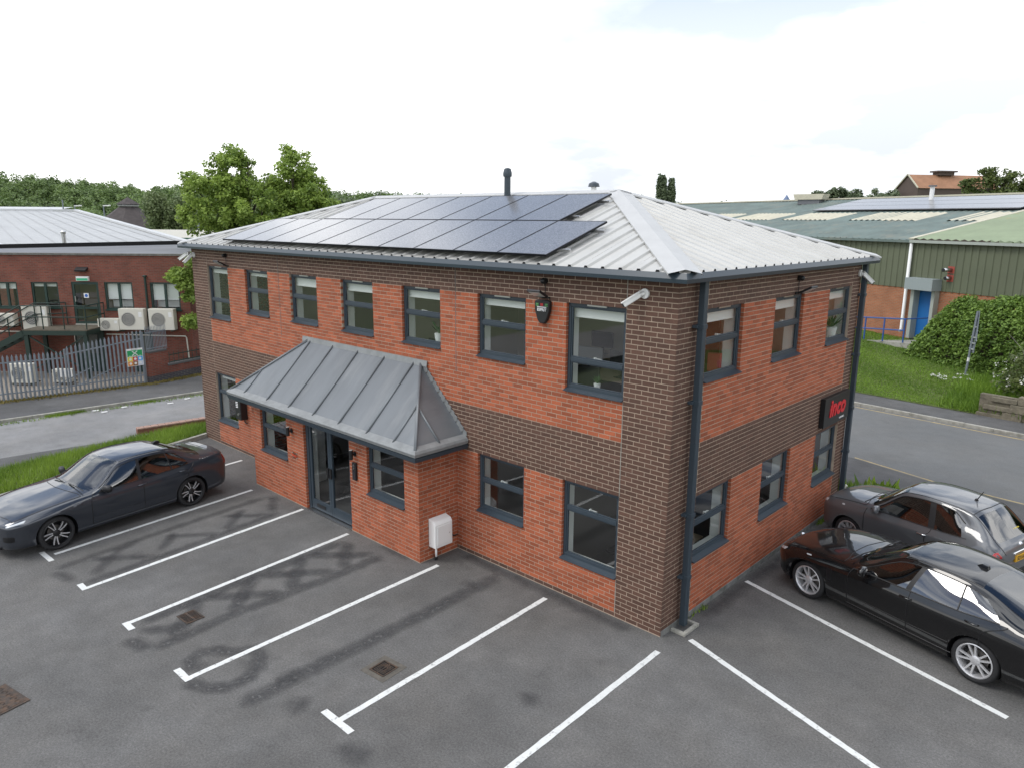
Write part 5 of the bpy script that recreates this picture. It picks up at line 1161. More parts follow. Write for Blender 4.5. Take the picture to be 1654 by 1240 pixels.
m = MB(); m.box((3.55, -.26, .665), (3.585, .26, .775)); m.build('number_plate', M['platey'], t)
text(t, 'SD16 JAU', .105, face((0, 1, 0), (1, 0, 0), (3.5855, 0, .72)), M['black'], 'plate_lettering', .001, .002)
m = MB(); m.box((3.53, -.30, .79), (3.575, .30, .84)); m.build('chrome_handle', M['chrome'], t, bevel=.02)
m = MB(); m.tube([(3.49, 0, .925), (3.525, 0, .915)], .05, 20); m.build('tail_badge', M['chrome'], t, smooth=True, angle=40)
m = MB(); m.tube([(2.70, 0, 1.47), (2.72, 0, 1.50), (2.80, 0, 1.66)], [.018, .01, .006], 6); m.build('aerial', M['trim'], t); m = MB(); m.lathe([(.035, 1.468), (.02, 1.495), (0, 1.50)], 12, c=(2.70, 0, 0)); m.build('aerial_base', M['trim'], t, smooth=True)
m = MB(); g = S_.grid(np.array([10.75]), np.array([7.6]))[0, 0]; m.box((g[0]+.004, .10, g[2]-.02), (g[0]+.012, .30, g[2]+.02)); m.build('window_sticker', mat('yellow_sticker', (.70, .55, .03), .6), t)
m = MB(); m.box((3.52, -.55, .30), (3.585, .55, .50)); m.build('rear_bumper_panel', M['trim'], t, bevel=.03)
# ------------------------------------------------------------------ plants
def leafmat(name, lo, hi, tr=.35):
    m = bpy.data.materials.new(name); m.use_nodes = True; nt = m.node_tree; nt.nodes.clear(); L = nt.links.new
    out = N(nt, 'ShaderNodeOutputMaterial'); a = N(nt, 'ShaderNodeAttribute', attribute_name='v')
    r = N(nt, 'ShaderNodeMix', data_type='RGBA'); L(a.outputs['Fac'], r.inputs[0]); r.inputs[6].default_value = (*lo, 1); r.inputs[7].default_value = (*hi, 1)
    d = N(nt, 'ShaderNodeBsdfPrincipled'); d.inputs['Roughness'].default_value = .55; d.inputs['Specular IOR Level'].default_value = .35; L(r.outputs[2], d.inputs['Base Color'])
    t = N(nt, 'ShaderNodeBsdfTranslucent'); L(r.outputs[2], t.inputs[0]); mx = N(nt, 'ShaderNodeMixShader'); mx.inputs[0].default_value = tr; L(d.outputs[0], mx.inputs[1]); L(t.outputs[0], mx.inputs[2]); L(mx.outputs[0], out.inputs[0]); MATS[name] = m; return m
M['maple'] = leafmat('maple_leaf', (.095, .165, .032), (.42, .55, .12), .45); M['ivy'] = leafmat('ivy_leaf', (.055, .115, .020), (.26, .39, .075)); M['wood'] = leafmat('woodland_leaf', (.080, .130, .045), (.22, .31, .10)); M['willow'] = leafmat('willow_leaf', (.09, .13, .05), (.22, .27, .12)); M['grass'] = leafmat('grass_blade', (.080, .15, .016), (.28, .40, .055), .3); M['lawn'] = leafmat('lawn_blade', (.085, .17, .018), (.25, .39, .048), .3); M['dry'] = leafmat('dry_moss', (.11, .09, .02), (.26, .21, .06), .1); M['haw'] = leafmat('hawthorn_leaf', (.055, .090, .028), (.20, .24, .075)); M['far'+'tree'] = leafmat('far_tree_leaf', (.10, .135, .080), (.21, .26, .14))  # woodland and far tree leaves lightened in colour instead of distance haze
M['bark'] = mat('bark', (.09, .075, .055), .9, var=.3, vscale=8, bump=.01, bscale=25); M['blossom'] = mat('white_blossom', (.72, .72, .66), .7)
def leaf_quads(c, n, spread, size, up=.4, stretch=1.6, squash=1.0):
    """c (K,3) cluster centres, n leaves each -> verts, value per face (random per cluster and leaf)"""
    K = len(c); d = nrs.normal(size=(K, n, 3)); d /= np.linalg.norm(d, axis=-1, keepdims=True)+1e-9; r = nrs.rand(K, n, 1)**.45
    sp = np.asarray(spread).reshape(-1, 1, 1) if np.ndim(spread) else spread
    off = d*r*sp; off[..., 2] *= squash; p = (c[:, None, :]+off).reshape(-1, 3); F = len(p)
    nn = nrs.normal(size=(F, 3)); nn[:, 2] = np.abs(nn[:, 2])+up; nn += d.reshape(-1, 3)*.7; nn /= np.linalg.norm(nn, axis=1, keepdims=True)
    a = np.cross(nn, nrs.normal(size=(F, 3))); a /= np.linalg.norm(a, axis=1, keepdims=True)+1e-9; b = np.cross(nn, a); s = size*(.6+.8*nrs.rand(F, 1))
    V = np.stack([p-a*s*stretch*.5, p+b*s*.5, p+a*s*stretch*.5, p-b*s*.5], 1).reshape(-1, 3)
    cl = np.repeat(nrs.rand(K)*.5, n); v = np.clip(cl+.35*nrs.rand(F)+.12*nrs.normal(size=F)+.1, 0, 1)
    return V, v
def lobes(spec, n, surf=.5):
    """spec: [(x,y,z,rx,ry,rz)], n cluster centres spread over the lobes, biased to the surface"""
    w = np.array([s[3]*s[4]*s[5] for s in spec])**.67; w /= w.sum(); out = []
    for s, k in zip(spec, nrs.multinomial(n, w)):
        d = nrs.normal(size=(k, 3)); d /= np.linalg.norm(d, axis=1, keepdims=True); r = (surf+(1-surf)*nrs.rand(k, 1)**.6); out.append(np.array(s[:3])+d*r*np.array(s[3:]))
    return np.concatenate(out)
def tree(name, label, base, top, spec, m, clusters=150, per=45, spread=.55, size=.16, trunk=.2, cat='tree', group=None, nbr=14, surf=.5, squash=.8, up=.4):
    t = thing(name, label, cat, base, 0, group); B = Vector(base); mb = MB()
    tp = Vector(top)-B; mb.tube([(0, 0, -.3), (tp.x*.2+.05, tp.y*.2, tp.z*.3), (tp.x*.6-.05, tp.y*.6, tp.z*.65), tuple(tp)], [trunk, trunk*.8, trunk*.5, trunk*.12], 8)
    C_ = lobes(spec, clusters, surf); 
    for i in range(nbr):
        q = Vector(C_[rnd.randrange(len(C_))])-B; f = rnd.uniform(.3, .8); p0 = Vector((tp.x*f, tp.y*f, tp.z*f*.9)); md = p0.lerp(q, .5)+Vector((0, 0, .15*(q-p0).length)); mb.tube([p0, md, q], [trunk*.32, trunk*.2, trunk*.07], 6)
    mb.build('trunk', M['bark'], t, smooth=True)
    V, v = leaf_quads(C_, per, spread, size, squash=squash, up=up); np_mesh('crown', V-np.array(base), 4, m, t, v); return t
# bushy sycamores behind the far end of the office
tree('sycamore_tree', 'broad bright green sycamore rising behind the far roof corner', (-33.4, 11.0, -.8), (-33.4, 11.2, 9.6), [(-34.6, 9.9, 7.0, 1.9, 1.9, 2.2), (-34.0, 10.6, 8.6, 1.25, 1.25, 1.6), (-33.0, 11.6, 6.6, 2.5, 2.5, 2.1), (-35.3, 9.2, 8.3, .8, .8, .6), (-33.6, 11, 4.4, 2.2, 2.2, 1.6)], M['maple'], 480, 85, .40, .112, .24, group='sycamores behind the office')
tree('sycamore_tree', 'narrower sycamore nearer the solar roof, its crown forked from the broad one', (-31.6, 12.9, -.8), (-31.9, 12.9, 9.4), [(-31.7, 13.0, 8.7, .95, .95, 1.6), (-31.3, 13.2, 7.0, 1.7, 1.7, 1.7), (-30.6, 13.8, 6.4, 1.3, 1.3, 1.2), (-31.5, 12.9, 5.0, 2.0, 2.0, 1.3)], M['maple'], 390, 85, .38, .112, .2, group='sycamores behind the office')
tree('sycamore_sapling', 'leafy sycamore sapling squeezed between the office corner and the brick neighbour', (-27.6, 6.3, -.8), (-27.9, 6.2, 4.3), [(-29.0, 5.15, 3.75, .62, .62, .42), (-28.5, 5.4, 3.2, .55, .55, .6), (-28.35, 5.35, 1.75, .42, .42, .35), (-28.1, 5.9, 4.6, .7, .7, .5), (-27.9, 6.2, 2.8, .6, .6, .6)], M['maple'], 110, 60, .26, .11, .08)
# grass blades
def blades(name, pts, hgt, wid, m, lean=.35):
    p = np.asarray(pts, float); F = len(p); h = hgt*(.45+.8*nrs.rand(F, 1)); an = nrs.rand(F)*6.283; s = np.stack([np.cos(an), np.sin(an), 0*an], 1)*wid*(.6+.8*nrs.rand(F, 1)); l = np.concatenate([nrs.normal(size=(F, 2))*lean, np.ones((F, 1))], 1); l /= np.linalg.norm(l, axis=1, keepdims=True)
    V = np.stack([p-s, p+s, p+l*h], 1).reshape(-1, 3); o = np_mesh(name, V, 3, m, None, np.clip(.15+.6*nrs.rand(F)+.2*np.sin(p[:, 0]*1.3+p[:, 1]*2.1), 0, 1)); return kind(o, 'stuff')
def bank_pts(n):
    out = []
    Tp, Bt = np.array(top), np.array(bot)
    for _ in range(n):
        y = nrs.uniform(-10, 4.9); xt = np.interp(y, Tp[:, 1], Tp[:, 0]); xb = np.interp(y, Bt[:, 1], Bt[:, 0]); t_ = nrs.rand()**1.2
        if t_ > .80 and nrs.rand() < .7: continue
        out.append((xt+(xb-xt)*t_, y, .09*(1-t_)+ZL*t_+.10*math.sin(t_*math.pi)-.01))
    return out
gb = blades('bank_grass', bank_pts(34000), .22, .010, M['grass']); gb['label'] = 'long grass covering the bank beside the kerb'; gb['category'] = 'grass'
# low brick wall with tile coping at the road edge
t = thing('retaining_wall', 'low brick wall with red tile coping at the top of the grass bank', 'wall', (-20.3, .8, ZL)); a0 = Vector((-.15, -1.15, 0)); b0 = Vector((.17, 1.1, 0)); 
m = MB(); m.bar(a0+Vector((0, 0, .03)), b0+Vector((0, 0, .03)), .20, .28); m.build('masonry', mat('old_brick', (.22, .10, .07), .9, var=.3, vscale=9), t)
mt_ = mat('faded_red_tile', (.33, .21, .165), .85, var=.25, vscale=7)
for i in range(10): p, q = a0.lerp(b0, i/10), a0.lerp(b0, (i+1)/10); d = (q-p).normalized()*.006; m = MB(); m.bar(p+d+Vector((0, 0, .195)), q-d+Vector((0, 0, .195)), .27, .05); m.build('coping_tile', mt_, t, bevel=.01)

# ------------------------------------------------------------------ palisade fence and its notice
M['galv'] = mat('galvanised_steel', (.20, .225, .25), .55, metal=.3, var=.15, vscale=5)
def palisade(name, label, a, b, h0, h1, n, z0):
    a, b = Vector(a), Vector(b); t = thing(name, label, 'fence', (a.x, a.y, z0), 0, 'galvanised palisade fence lengths'); d = b-a; u = d.normalized(); nn = Vector((u.y, -u.x))
    me = {}
    for i in range(n):
        f = (i+.5)/n; c = d*f; h = h0+(h1-h0)*f; w = .040; m = MB(); e = nn*.022
        q = lambda s, z, o: (c.x+u.x*s+nn.x*o, c.y+u.y*s+nn.y*o, z)
        for (s0, s1, o0, o1) in ((-w, 0, 0, .018), (0, w, .018, 0)):
            m.quad(q(s0, .03, o0), q(s1, .03, o1), q(s1, h-.09, o1), q(s0, h-.09, o0))
        m.poly([q(-w, h-.09, 0), q(0, h-.09, .018), q(w, h-.09, 0), q(.4*w, h-.05, .01), q(.3*w, h-.02, 0), q(0, h, .0), q(-.3*w, h-.02, 0), q(-.4*w, h-.05, .01)])
        m.build('pale', M['galv'], t)
    for fz in (.16, .83):
        m = MB(); z_a, z_b = h0*fz, h1*fz; m.bar((nn.x*-.03, nn.y*-.03, z_a), (d.x+nn.x*-.03, d.y+nn.y*-.03, z_b), .05, .05); m.build('rail', M['galv'], t)
    for f in ((0,) if h1 < h0 else (0, 1)): m = MB(); c = d*f; m.box((c.x-.11, c.y-.03, -.3), (c.x-.03, c.y+.03, (h0+(h1-h0)*f)*.94)); m.build('post', M['galv'], t)
    return t
ZF = ZL+.10
palisade('palisade_fence', 'lower length of grey palisade fence in front of the metal stair', (-29.2, -7.2), (-28.08, -.22), 1.86, 1.80, 47, ZF)
palisade('palisade_fence', 'taller length of grey palisade fence carrying the green notice', (-28.06, -.14), (-27.88, 2.86), 1.96, 2.40, 19, ZF)
for i, (a, b) in enumerate((((-28.5, -.7, .25), (-28.3, .9, .95)), ((-28.45, .4, .25), (-28.2, 2.2, 1.0)))):
    m = MB(); m.tube([(a[0], a[1], ZF+a[2]), (b[0], b[1], ZF+b[2])], .022, 7); tag(m.build('brace_bar', M['galv']), ('sloping steel brace behind the fence below the stair landing', 'sloping steel brace behind the fence just under the green notice')[i], 'brace')
t = thing('safety_notice', 'green and coloured safety notice fixed to the palisade fence', 'sign', (-27.84, 2.45, ZF+1.20)); pw = M['platew']
m = MB(); m.box((0, -.33, -.36), (.012, .33, .40)); m.build('board', pw, t)
def tile_(y0, y1, z0, z1, c, nm): m = MB(); m.box((.0125, y0, z0), (.015, y1, z1)); m.build('colour_block', mat(nm, c, .5), t)
tile_(-.31, .31, .05, .32, (.02, .30, .10), 'sign_green'); tile_(-.31, -.105, -.14, .04, (.72, .62, .05), 'sign_yellow'); tile_(-.10, .10, -.14, .04, (.5, .03, .03), 'sign_crimson'); tile_(.105, .31, -.14, .04, (.05, .35, .70), 'sign_blue'); tile_(-.31, -.105, -.34, -.15, (.70, .25, .03), 'sign_orange'); tile_(-.10, .10, -.34, -.15, (.25, .12, .05), 'sign_brown'); tile_(.105, .31, -.34, -.15, (.55, .6, .68), 'sign_pale')
for s in (-1, 1): m = MB(); m.bar((.017, -.11*s, .10), (.017, .11*s, .29), .004, .035); m.build('arrow_mark', pw, t)
for y in (-.2, 0, .2):
    for z in (-.05, -.24): m = MB(); m.tube([(.0155, y, z), (.018, y, z)], .055, 14); m.build('pictogram', pw, t)
text(t, 'Assembly point', .085, face((0, 1, 0), (1, 0, 0), (.017, 0, .075)), pw, 'lettering', .0005, .001); text(t, 'SITE SAFETY', .05, face((0, 1, 0), (1, 0, 0), (.0135, 0, .36)), M['black'], 'lettering', .0005)
# moss strip along the fence foot
def strip_pts(a, b, w, n, z): a, b = np.array(a), np.array(b); f = nrs.rand(n, 1); p = a+(b-a)*f; p = p+np.stack([nrs.normal(size=n)*w, nrs.normal(size=n)*.05], 1); return np.concatenate([p, np.full((n, 1), z)], 1)
o = blades('moss_strip', np.concatenate([strip_pts((-28.9, -7), (-27.7, 2.9), .16, 5200, ZF), strip_pts((-27.6, 2.9), (-28.3, 6.5), .14, 2200, ZF)]), .07, .03, M['dry'], .8); o['label'] = 'yellow brown moss growing along the fence foot'; o['category'] = 'moss'
o = blades('gutter_weeds', np.concatenate([strip_pts((-25.1, -1.8), (-25.0, -.6), .06, 700, ZL), strip_pts((-24.9, 1.2), (-24.8, 2.0), .06, 400, ZL), strip_pts((-25.2, -6), (-24.3, 6), .09, 900, ZL)]), .12, .012, M['grass'], .6); o['label'] = 'weeds sprouting in the gutter of the far kerb'; o['category'] = 'weeds'
for i, (x, y) in enumerate(((-24.75, -.25), (-24.3, -.1), (-24.55, .7), (-24.2, 3.0), (-23.9, 2.2))): m = MB(); m.prism([(x-.07, y-.10, ZL+.006), (x+.06, y-.08, ZL+.006), (x+.08, y+.10, ZL+.006), (x-.03, y+.12, ZL+.006)], (0, 0, .03)); tag(m.build('litter_scrap', M['platew'], bevel=.008), ('crushed white cup', 'white paper scrap', 'torn white wrapper', 'small white carton', 'scrap of white plastic')[i]+' lying by the far kerb', 'litter', 'litter along the kerb')

# ------------------------------------------------------------------ red brick neighbour with the green stair
MBk = M['nbrick'] = mat('neighbour_brick_field', (.235, .070, .045), .9, var=.25, vscale=12, dirt=((.10, .04, .03), 2.5, .55, .8))
def brickmat(name, c1, c2, mo, sc, ang=None):
    m = bpy.data.materials.new(name); m.use_nodes = True; nt = m.node_tree; p = nt.nodes['Principled BSDF']; L = nt.links.new; p.inputs['Roughness'].default_value = .9
    tc = N(nt, 'ShaderNodeTexCoord'); sp = N(nt, 'ShaderNodeSeparateXYZ'); L(tc.outputs['Object'], sp.inputs[0]); ad = N(nt, 'ShaderNodeMath', operation='ADD'); L(sp.outputs[0], ad.inputs[0]); L(sp.outputs[1], ad.inputs[1]); cb = N(nt, 'ShaderNodeCombineXYZ'); L(ad.outputs[0], cb.inputs[0]); L(sp.outputs[2], cb.inputs[1])
    b = N(nt, 'ShaderNodeTexBrick'); b.inputs['Scale'].default_value = 1.0; b.inputs['Brick Width'].default_value = .225; b.inputs['Row Height'].default_value = .075; b.inputs['Mortar Size'].default_value = .010; b.inputs['Color1'].default_value = (*c1, 1); b.inputs['Color2'].default_value = (*c2, 1); b.inputs['Mortar'].default_value = (*mo, 1); b.inputs['Bias'].default_value = -.3; L(cb.outputs[0], b.inputs[0])
    n = N(nt, 'ShaderNodeTexNoise'); n.inputs['Scale'].default_value = 1.3; n.inputs['Detail'].default_value = 6; L(tc.outputs['Object'], n.inputs[0]); r = N(nt, 'ShaderNodeMapRange'); L(n.outputs[0], r.inputs[0]); r.inputs[1].default_value = .3; r.inputs[2].default_value = .75; r.inputs[3].default_value = 1.15; r.inputs[4].default_value = .75
    mx = N(nt, 'ShaderNodeMix', data_type='RGBA', blend_type='MULTIPLY'); mx.inputs[0].default_value = 1; L(b.outputs[0], mx.inputs[6]); L(r.outputs[0], mx.inputs[7]); L(mx.outputs[2], p.inputs[0]); bp = N(nt, 'ShaderNodeBump'); bp.inputs['Distance'].default_value = .008; bp.invert = True; L(b.outputs['Fac'], bp.inputs['Height']); L(bp.outputs[0], p.inputs['Normal']); MATS[name] = m; return m
M['nb'] = brickmat('neighbour_brick', (.215, .062, .040), (.12, .036, .026), (.15, .10, .075), 1); M['ob'] = brickmat('orange_brick', (.40, .15, .07), (.30, .11, .05), (.30, .21, .14), 1); M['blueb'] = brickmat('blue_brick', (.05, .05, .06), (.07, .065, .07), (.12, .11, .10), 1)
M['green'] = mat('dark_green_paint', (.012, .030, .022), .5); M['greenf'] = mat('green_window_frame', (.014, .038, .030), .45); M['felt'] = mat('roof_felt', (.14, .145, .155), .7, var=.2, vscale=.8, scale3=(1, .3, 1)); M['acw'] = mat('cream_ac_case', (.60, .58, .50), .5); M['acg'] = mat('ac_grille', (.16, .16, .155), .6)
nb = thing('brick_neighbour', 'dark red brick flat roofed building with green framed windows', 'building', (-29.06, 5.55, ZL), rad(43.12))
# local frame: x along the wall (negative to the left of the picture), y away from the camera, z up
HN = 5.5
def holes(m, x0, x1, z0, z1, ops, y=0.0): sheet(m, lambda u, e, z: (u, y+e, z), x0, x1, z0, z1, ops, 0)
opn = [(-7.32, -6.08, 3.06, 4.24), (-3.92, -2.62, 3.00, 4.26), (-1.80, -.44, 3.00, 4.26), (-8.95, -7.98+.3-.3, 3.06, 4.24), (-5.45, -4.20, 2.30, 4.26), (-5.6, -4.4, 0.0, 1.95), (-2.9, -1.9, .0, 1.95)]
m = MB(); holes(m, -16, 0, 0, HN, opn); m.build('wall', M['nb'], nb)
m = MB(); m.quad((0, 0, 0), (0, 9, 0), (0, 9, HN), (0, 0, HN)); m.quad((-16, 0, 0), (-16, 9, 0), (-16, 9, HN), (-16, 0, HN)); m.build('end_wall', M['nb'], nb)
m = MB(); m.poly([(-16, .2, HN-.02), (0.0, .2, HN-.02), (-2, 16, HN+.10), (-16, 3.2, HN-.02)]); m.build('flat_roof', M['felt'], nb)
for i in range(16): m = MB(); m.box((-16+i*1.0+.004, -.06, HN-.02), (-15-.004+i*1.0, .22, HN+.07)); m.build('coping_stone', mat('stained_coping', (.13, .125, .11), .9, var=.3, vscale=6), nb)
m = MB(); m.bar((-16, 3.2, HN+.08), (-2, 16, HN+.22), .25, .22); m.build('parapet', M['foam'], nb)
def nwin(x0, x1, z0, z1, split=.5, mid=.5, blind=.25):
    w = part_empty('window', nb); m = MB(); f = .07
    for q in ((x0, x1, z1-f, z1), (x0, x1, z0, z0+f), (x0, x0+f, z0+f, z1-f), (x1-f, x1, z0+f, z1-f), ((x0+x1)/2-.05, (x0+x1)/2+.05, z0+f, z1-f)): m.box((q[0], .03, q[2]), (q[1], .11, q[3]))
    m.build('frame', M['greenf'], w); m = MB(); m.box((x0-.05, -.05, z0-.07), (x1+.05, .1, z0)); m.build('sill', M['greenf'], w)
    m = MB(); m.quad((x0+f, .07, z0+f), (x1-f, .07, z0+f), (x1-f, .07, z1-f), (x0+f, .07, z1-f)); m.build('pane', M['pane'], w)
    m = MB(); m.box((x0+f, .16, z1-f-(z1-z0)*blind), (x1-f, .18, z1-f)); m.build('blind', M['plaster'], w)
    if blind > .4: m = MB(); m.box((x0+f, .5, z0+f), (x1-f, .52, z0+.38)); m.build('desk_screen', M['plaster'], w)
    m = MB(); m.box((x0-.3, 1.6, z0-.8), (x1+.3, 1.65, z1+.4)); m.build('room_back', M['carpet'], w)
for q, bl in ((opn[0], .12), (opn[1], .58), (opn[2], .60), (opn[3], .22)): nwin(*q, blind=bl)
d_ = part_empty('fire_door', nb); x0, x1, z0, z1 = opn[4]; m = MB(); f = .11
for q in ((x0, x1, z1-f, z1), (x0, x1, z0, z0+.12), (x0, x0+f, z0+.12, z1-f), (x1-f, x1, z0+.12, z1-f), (x0+f, x1-f, z0+.70, z0+.80)): m.box((q[0], .02, q[2]), (q[1], .09, q[3]))
m.build('frame', M['greenf'], d_); m = MB(); m.quad((x0+f, .05, z0+.12), (x1-f, .05, z0+.12), (x1-f, .05, z1-f), (x0+f, .05, z1-f)); m.build('pane', M['pane'], d_); m = MB(); m.box((x0-.3, 1.2, z0-.4), (x1+.3, 1.25, z1+.4)); m.build('room_back', mat('brown_room', (.16, .13, .06), .8), d_)
m = MB(); m.box((-4.93, .015, 3.52), (-4.70, .022, 3.74)); m.build('notice', pw, d_); m = MB(); m.tube([(-4.815, .012, 3.63), (-4.815, .016, 3.63)], .075, 14); m.build('notice_disc', mat('sign_blue2', (.02, .12, .45), .5), d_)
m = MB(); m.bar((x0+f+.02, -.01, z0+1.05), (x0+f+.02, -.01, z0+1.3), .03); m.build('handle', M['steel'], d_); m = MB(); m.box((x0+.02, -.06, z0-.04), (x1-.02, .1, z0+.02)); m.build('threshold', M['conc'], d_)
for (x0, x1) in ((-5.6, -4.4), (-2.9, -1.9)):
    d_ = part_empty('lower_door', nb); m = MB(); m.box((x0, .05, 0), (x1, .12, 1.95)); m.build('leaf', M['greenf'], d_); m = MB(); m.box((x0+.12, .02, .9), (x1-.12, .051, 1.8)); m.build('pane', mat('grey_door_glass', (.10, .11, .10), .2), d_)
m = MB(); m.tube([(-1.95, -.10, 4.55), (-1.95, -.10, .3)], .055, 8); m.lathe([(.09, 4.52), (.10, 4.56), (.07, 4.60)], 10, c=(-1.95, -.10, 0)); m.build('soil_pipe', M['green'], nb)
t = thing('exit_sign', 'green and white exit light box above the fire door', 'sign', nb.matrix_world @ Vector((0, 0, 0)), 0)
def onb(x, y, z): c, s = math.cos(rad(43.12)), math.sin(rad(43.12)); return (-29.06+c*x-s*y, 5.55+s*x+c*y, ZL+z)
t.location = onb(-4.85, 0, 4.42); t.rotation_euler = (0, 0, rad(43.12)); m = MB(); m.box((-.28, -.12, -.10), (.28, 0, .10)); m.build('case', M['white'], t); m = MB(); m.box((-.26, -.125, -.085), (.26, -.121, .02)); m.build('legend', mat('exit_green', (.05, .42, .22), .5), t)
t = thing('bulkhead_light', 'black bulkhead light above the exit sign', 'light', onb(-4.85, 0, 4.83), rad(43.12)); m = MB(); m.prism([(-.26, 0, -.02), (-.26, -.22, -.08), (-.26, -.24, -.02), (-.26, 0, .12)], (.52, 0, 0)); m.build('case', M['black'], t)
def ac(x, z, w, h, label, y=-.42):
    t = thing('air_conditioner', label, 'air conditioner', onb(x, y, z), rad(43.12), 'outdoor air conditioning units'); m = MB(); m.box((0, -.17, 0), (w, .17, h)); m.build('case', M['acw'], t, bevel=.02); r = min(h*.38, w*.28); cx = w*.38
    m = MB(); m.lathe([(0, -.172), (r*.2, -.174), (r, -.174), (r, -.165)], 28, 'y', c=(cx, 0, h*.5)); m.build('fan_recess', M['acg'], t)
    for k in range(1, 5): m = MB(); rr_ = r*k/4.2; m.tube([(cx+rr_*math.cos(a), -.183, h*.5+rr_*math.sin(a)) for a in np.linspace(0, 2*math.pi, 19)], .008, 4); m.build('fan_guard', M['acw'], t)
    m = MB(); m.box((w*.80, -.174, h*.62), (w*.93, -.171, h*.85)); m.build('label_plate', pw, t)
    for s in (.12, .88): m = MB(); m.box((w*s-.03, -.17, -.06), (w*s+.03, .42, -.001)); m.build('bracket', M['green'], t)
ac(-7.55+.0, 2.08, 1.16, 1.12, 'tall air conditioner behind the stair handrail'); ac(-4.15+.05, 2.08, .98, .55, 'small air conditioner just right of the stair landing'); ac(-3.10, 2.12, 1.16, .98, 'big air conditioner under the middle right window'); ac(-1.72, 2.12, 1.16, .98, 'big air conditioner under the end window beside the office'); ac(-8.9, 2.25, .95, .58, 'small air conditioner at the picture edge above the stair flight')
ac(-5.9-.9, .14, 1.05, .84, 'large air conditioner standing on the yard behind the low fence', -2.9); ac(-5.05, .14, .80, .56, 'small air conditioner on the yard with a white notice on it', -2.7)
m = MB(); m.box((0, 0, 0), (.62, .01, .34)); tag(m.build('yard_notice', pw, loc=onb(-4.75, -2.93, .38), rot=(0, 0, rad(43.12))), 'white notice board fixed in front of the small yard unit', 'notice')
# green stair and landing
t = thing('fire_stair', 'dark green steel fire stair with landing and double handrails', 'staircase', onb(0, 0, 0), rad(43.12)); g = M['green']
LZ = 2.28; lx0, lx1, ly = -6.9, -4.0, -1.7
m = MB(); m.box((lx0, ly, LZ-.06), (lx1, -.07, LZ-.02)); m.build('landing', mat('landing_plate', (.10, .085, .06), .8, var=.3, vscale=8), t)
for q in ((lx0, ly, lx1, ly+.06), (lx0, -.13, lx1, -.07), (lx0, ly, lx0+.06, -.07), (lx1-.06, ly, lx1, -.07)): m = MB(); m.box((q[0], q[1]-.004, LZ-.26), (q[2], q[3]+.004, LZ-.062)); m.build('beam', g, t)
for (x, y) in ((lx0+.12, ly+.1), (lx1-.12, ly+.1), (lx0+.12, -.3), (lx1-.12, -.3)): m = MB(); m.box((x-.09, y-.06, 0), (x+.09, y+.06, LZ-.26)); m.build('leg', g, t)
for s in (-1, 1): m = MB(); cx = (lx0+lx1)/2; m.bar((cx-s*1.2, ly+.1, .4), (cx+s*1.2, ly+.1, LZ-.35), .06, .05); m.build('cross_brace', g, t)
sx0 = lx0-4.1
for y in (ly+.05, ly+1.05): m = MB(); m.bar((lx0, y, LZ-.18), (sx0, y, 0.05), .05, .26); m.build('stringer', g, t)
for i in range(11): f = (i+.5)/11; x = lx0+(sx0-lx0)*f; z = LZ-.05-(LZ-.1)*f; m = MB(); m.box((x-.14, ly+.08, z-.03), (x+.14, ly+1.02, z)); m.build('tread', g, t)
def railrun(pts):
    for hz_ in (.55, 1.05): m = MB(); m.tube([(p[0], p[1], p[2]+hz_) for p in pts], .028, 7); m.build('handrail', g, t)
    for p in pts: m = MB(); m.tube([p, (p[0], p[1], p[2]+1.05)], .026, 7); m.build('baluster', g, t)
up = lambda x: LZ-(lx0-x)*(LZ-.1)/(lx0-sx0)
railrun([(sx0, ly+.05, up(sx0)), (lx0-2.6, ly+.05, up(lx0-2.6)), (lx0-1.3, ly+.05, up(lx0-1.3)), (lx0, ly+.05, LZ), (lx0+.95, ly+.05, LZ), (lx0+1.9, ly+.05, LZ), (lx1, ly+.05, LZ), (lx1, -.6, LZ), (lx1, -.12, LZ)])
railrun([(sx0, ly+1.05, up(sx0)), (lx0-2.6, ly+1.05, up(lx0-2.6)), (lx0-1.3, ly+1.05, up(lx0-1.3)), (lx0, ly+1.05, LZ), (lx0+.6, ly+1.2, LZ), (lx0+1.15, -.12, LZ)])
m = MB(); m.tube([onb(-9, -.12, 1.95), onb(-6.9, -.12, 1.93)], .03, 6); tag(m.build('condensate_pipe', M['acw']), 'cream pipe run along the wall behind the stair', 'pipe'); m = MB(); m.tube([onb(-4.0, -.12, 1.85), onb(-.3, -.12, 1.78), onb(-.25, -.12, 1.7), onb(-.2, -.12, .4)], .03, 6); tag(m.build('condensate_pipe', M['acw']), 'cream pipe run dropping down at the end of the brick wall', 'pipe')
# garden wall beyond the fence with railings
t = thing('boundary_wall', 'red brick boundary wall on blue bricks, stepping down beside the fence', 'wall', (-27.92, 2.95, ZF)); d = Vector((-.30, 1.0, 0)).normalized()
for (a, b, h) in ((0, .95, 1.32), (.952, 6.5, .62)):
    p, q = d*a, d*b; m = MB(); m.bar(p+Vector((0, 0, .28+(h-.28)/2)), q+Vector((0, 0, .28+(h-.28)/2)), .22, h-.28); m.build('brickwork', M['nb'], t); m = MB(); m.bar(p+Vector((0, 0, .12)), q+Vector((0, 0, .12)), .235, .32); m.build('blue_brick_base', M['blueb'], t)
    k = max(1, int((b-a)/.45))
    for i in range(k): m = MB(); m.bar(p.lerp(q, i/k)+d*.004+Vector((0, 0, h+.03)), p.lerp(q, (i+1)/k)-d*.004+Vector((0, 0, h+.03)), .27, .07); m.build('coping', mat('dark_coping', (.09, .09, .09), .8), t)
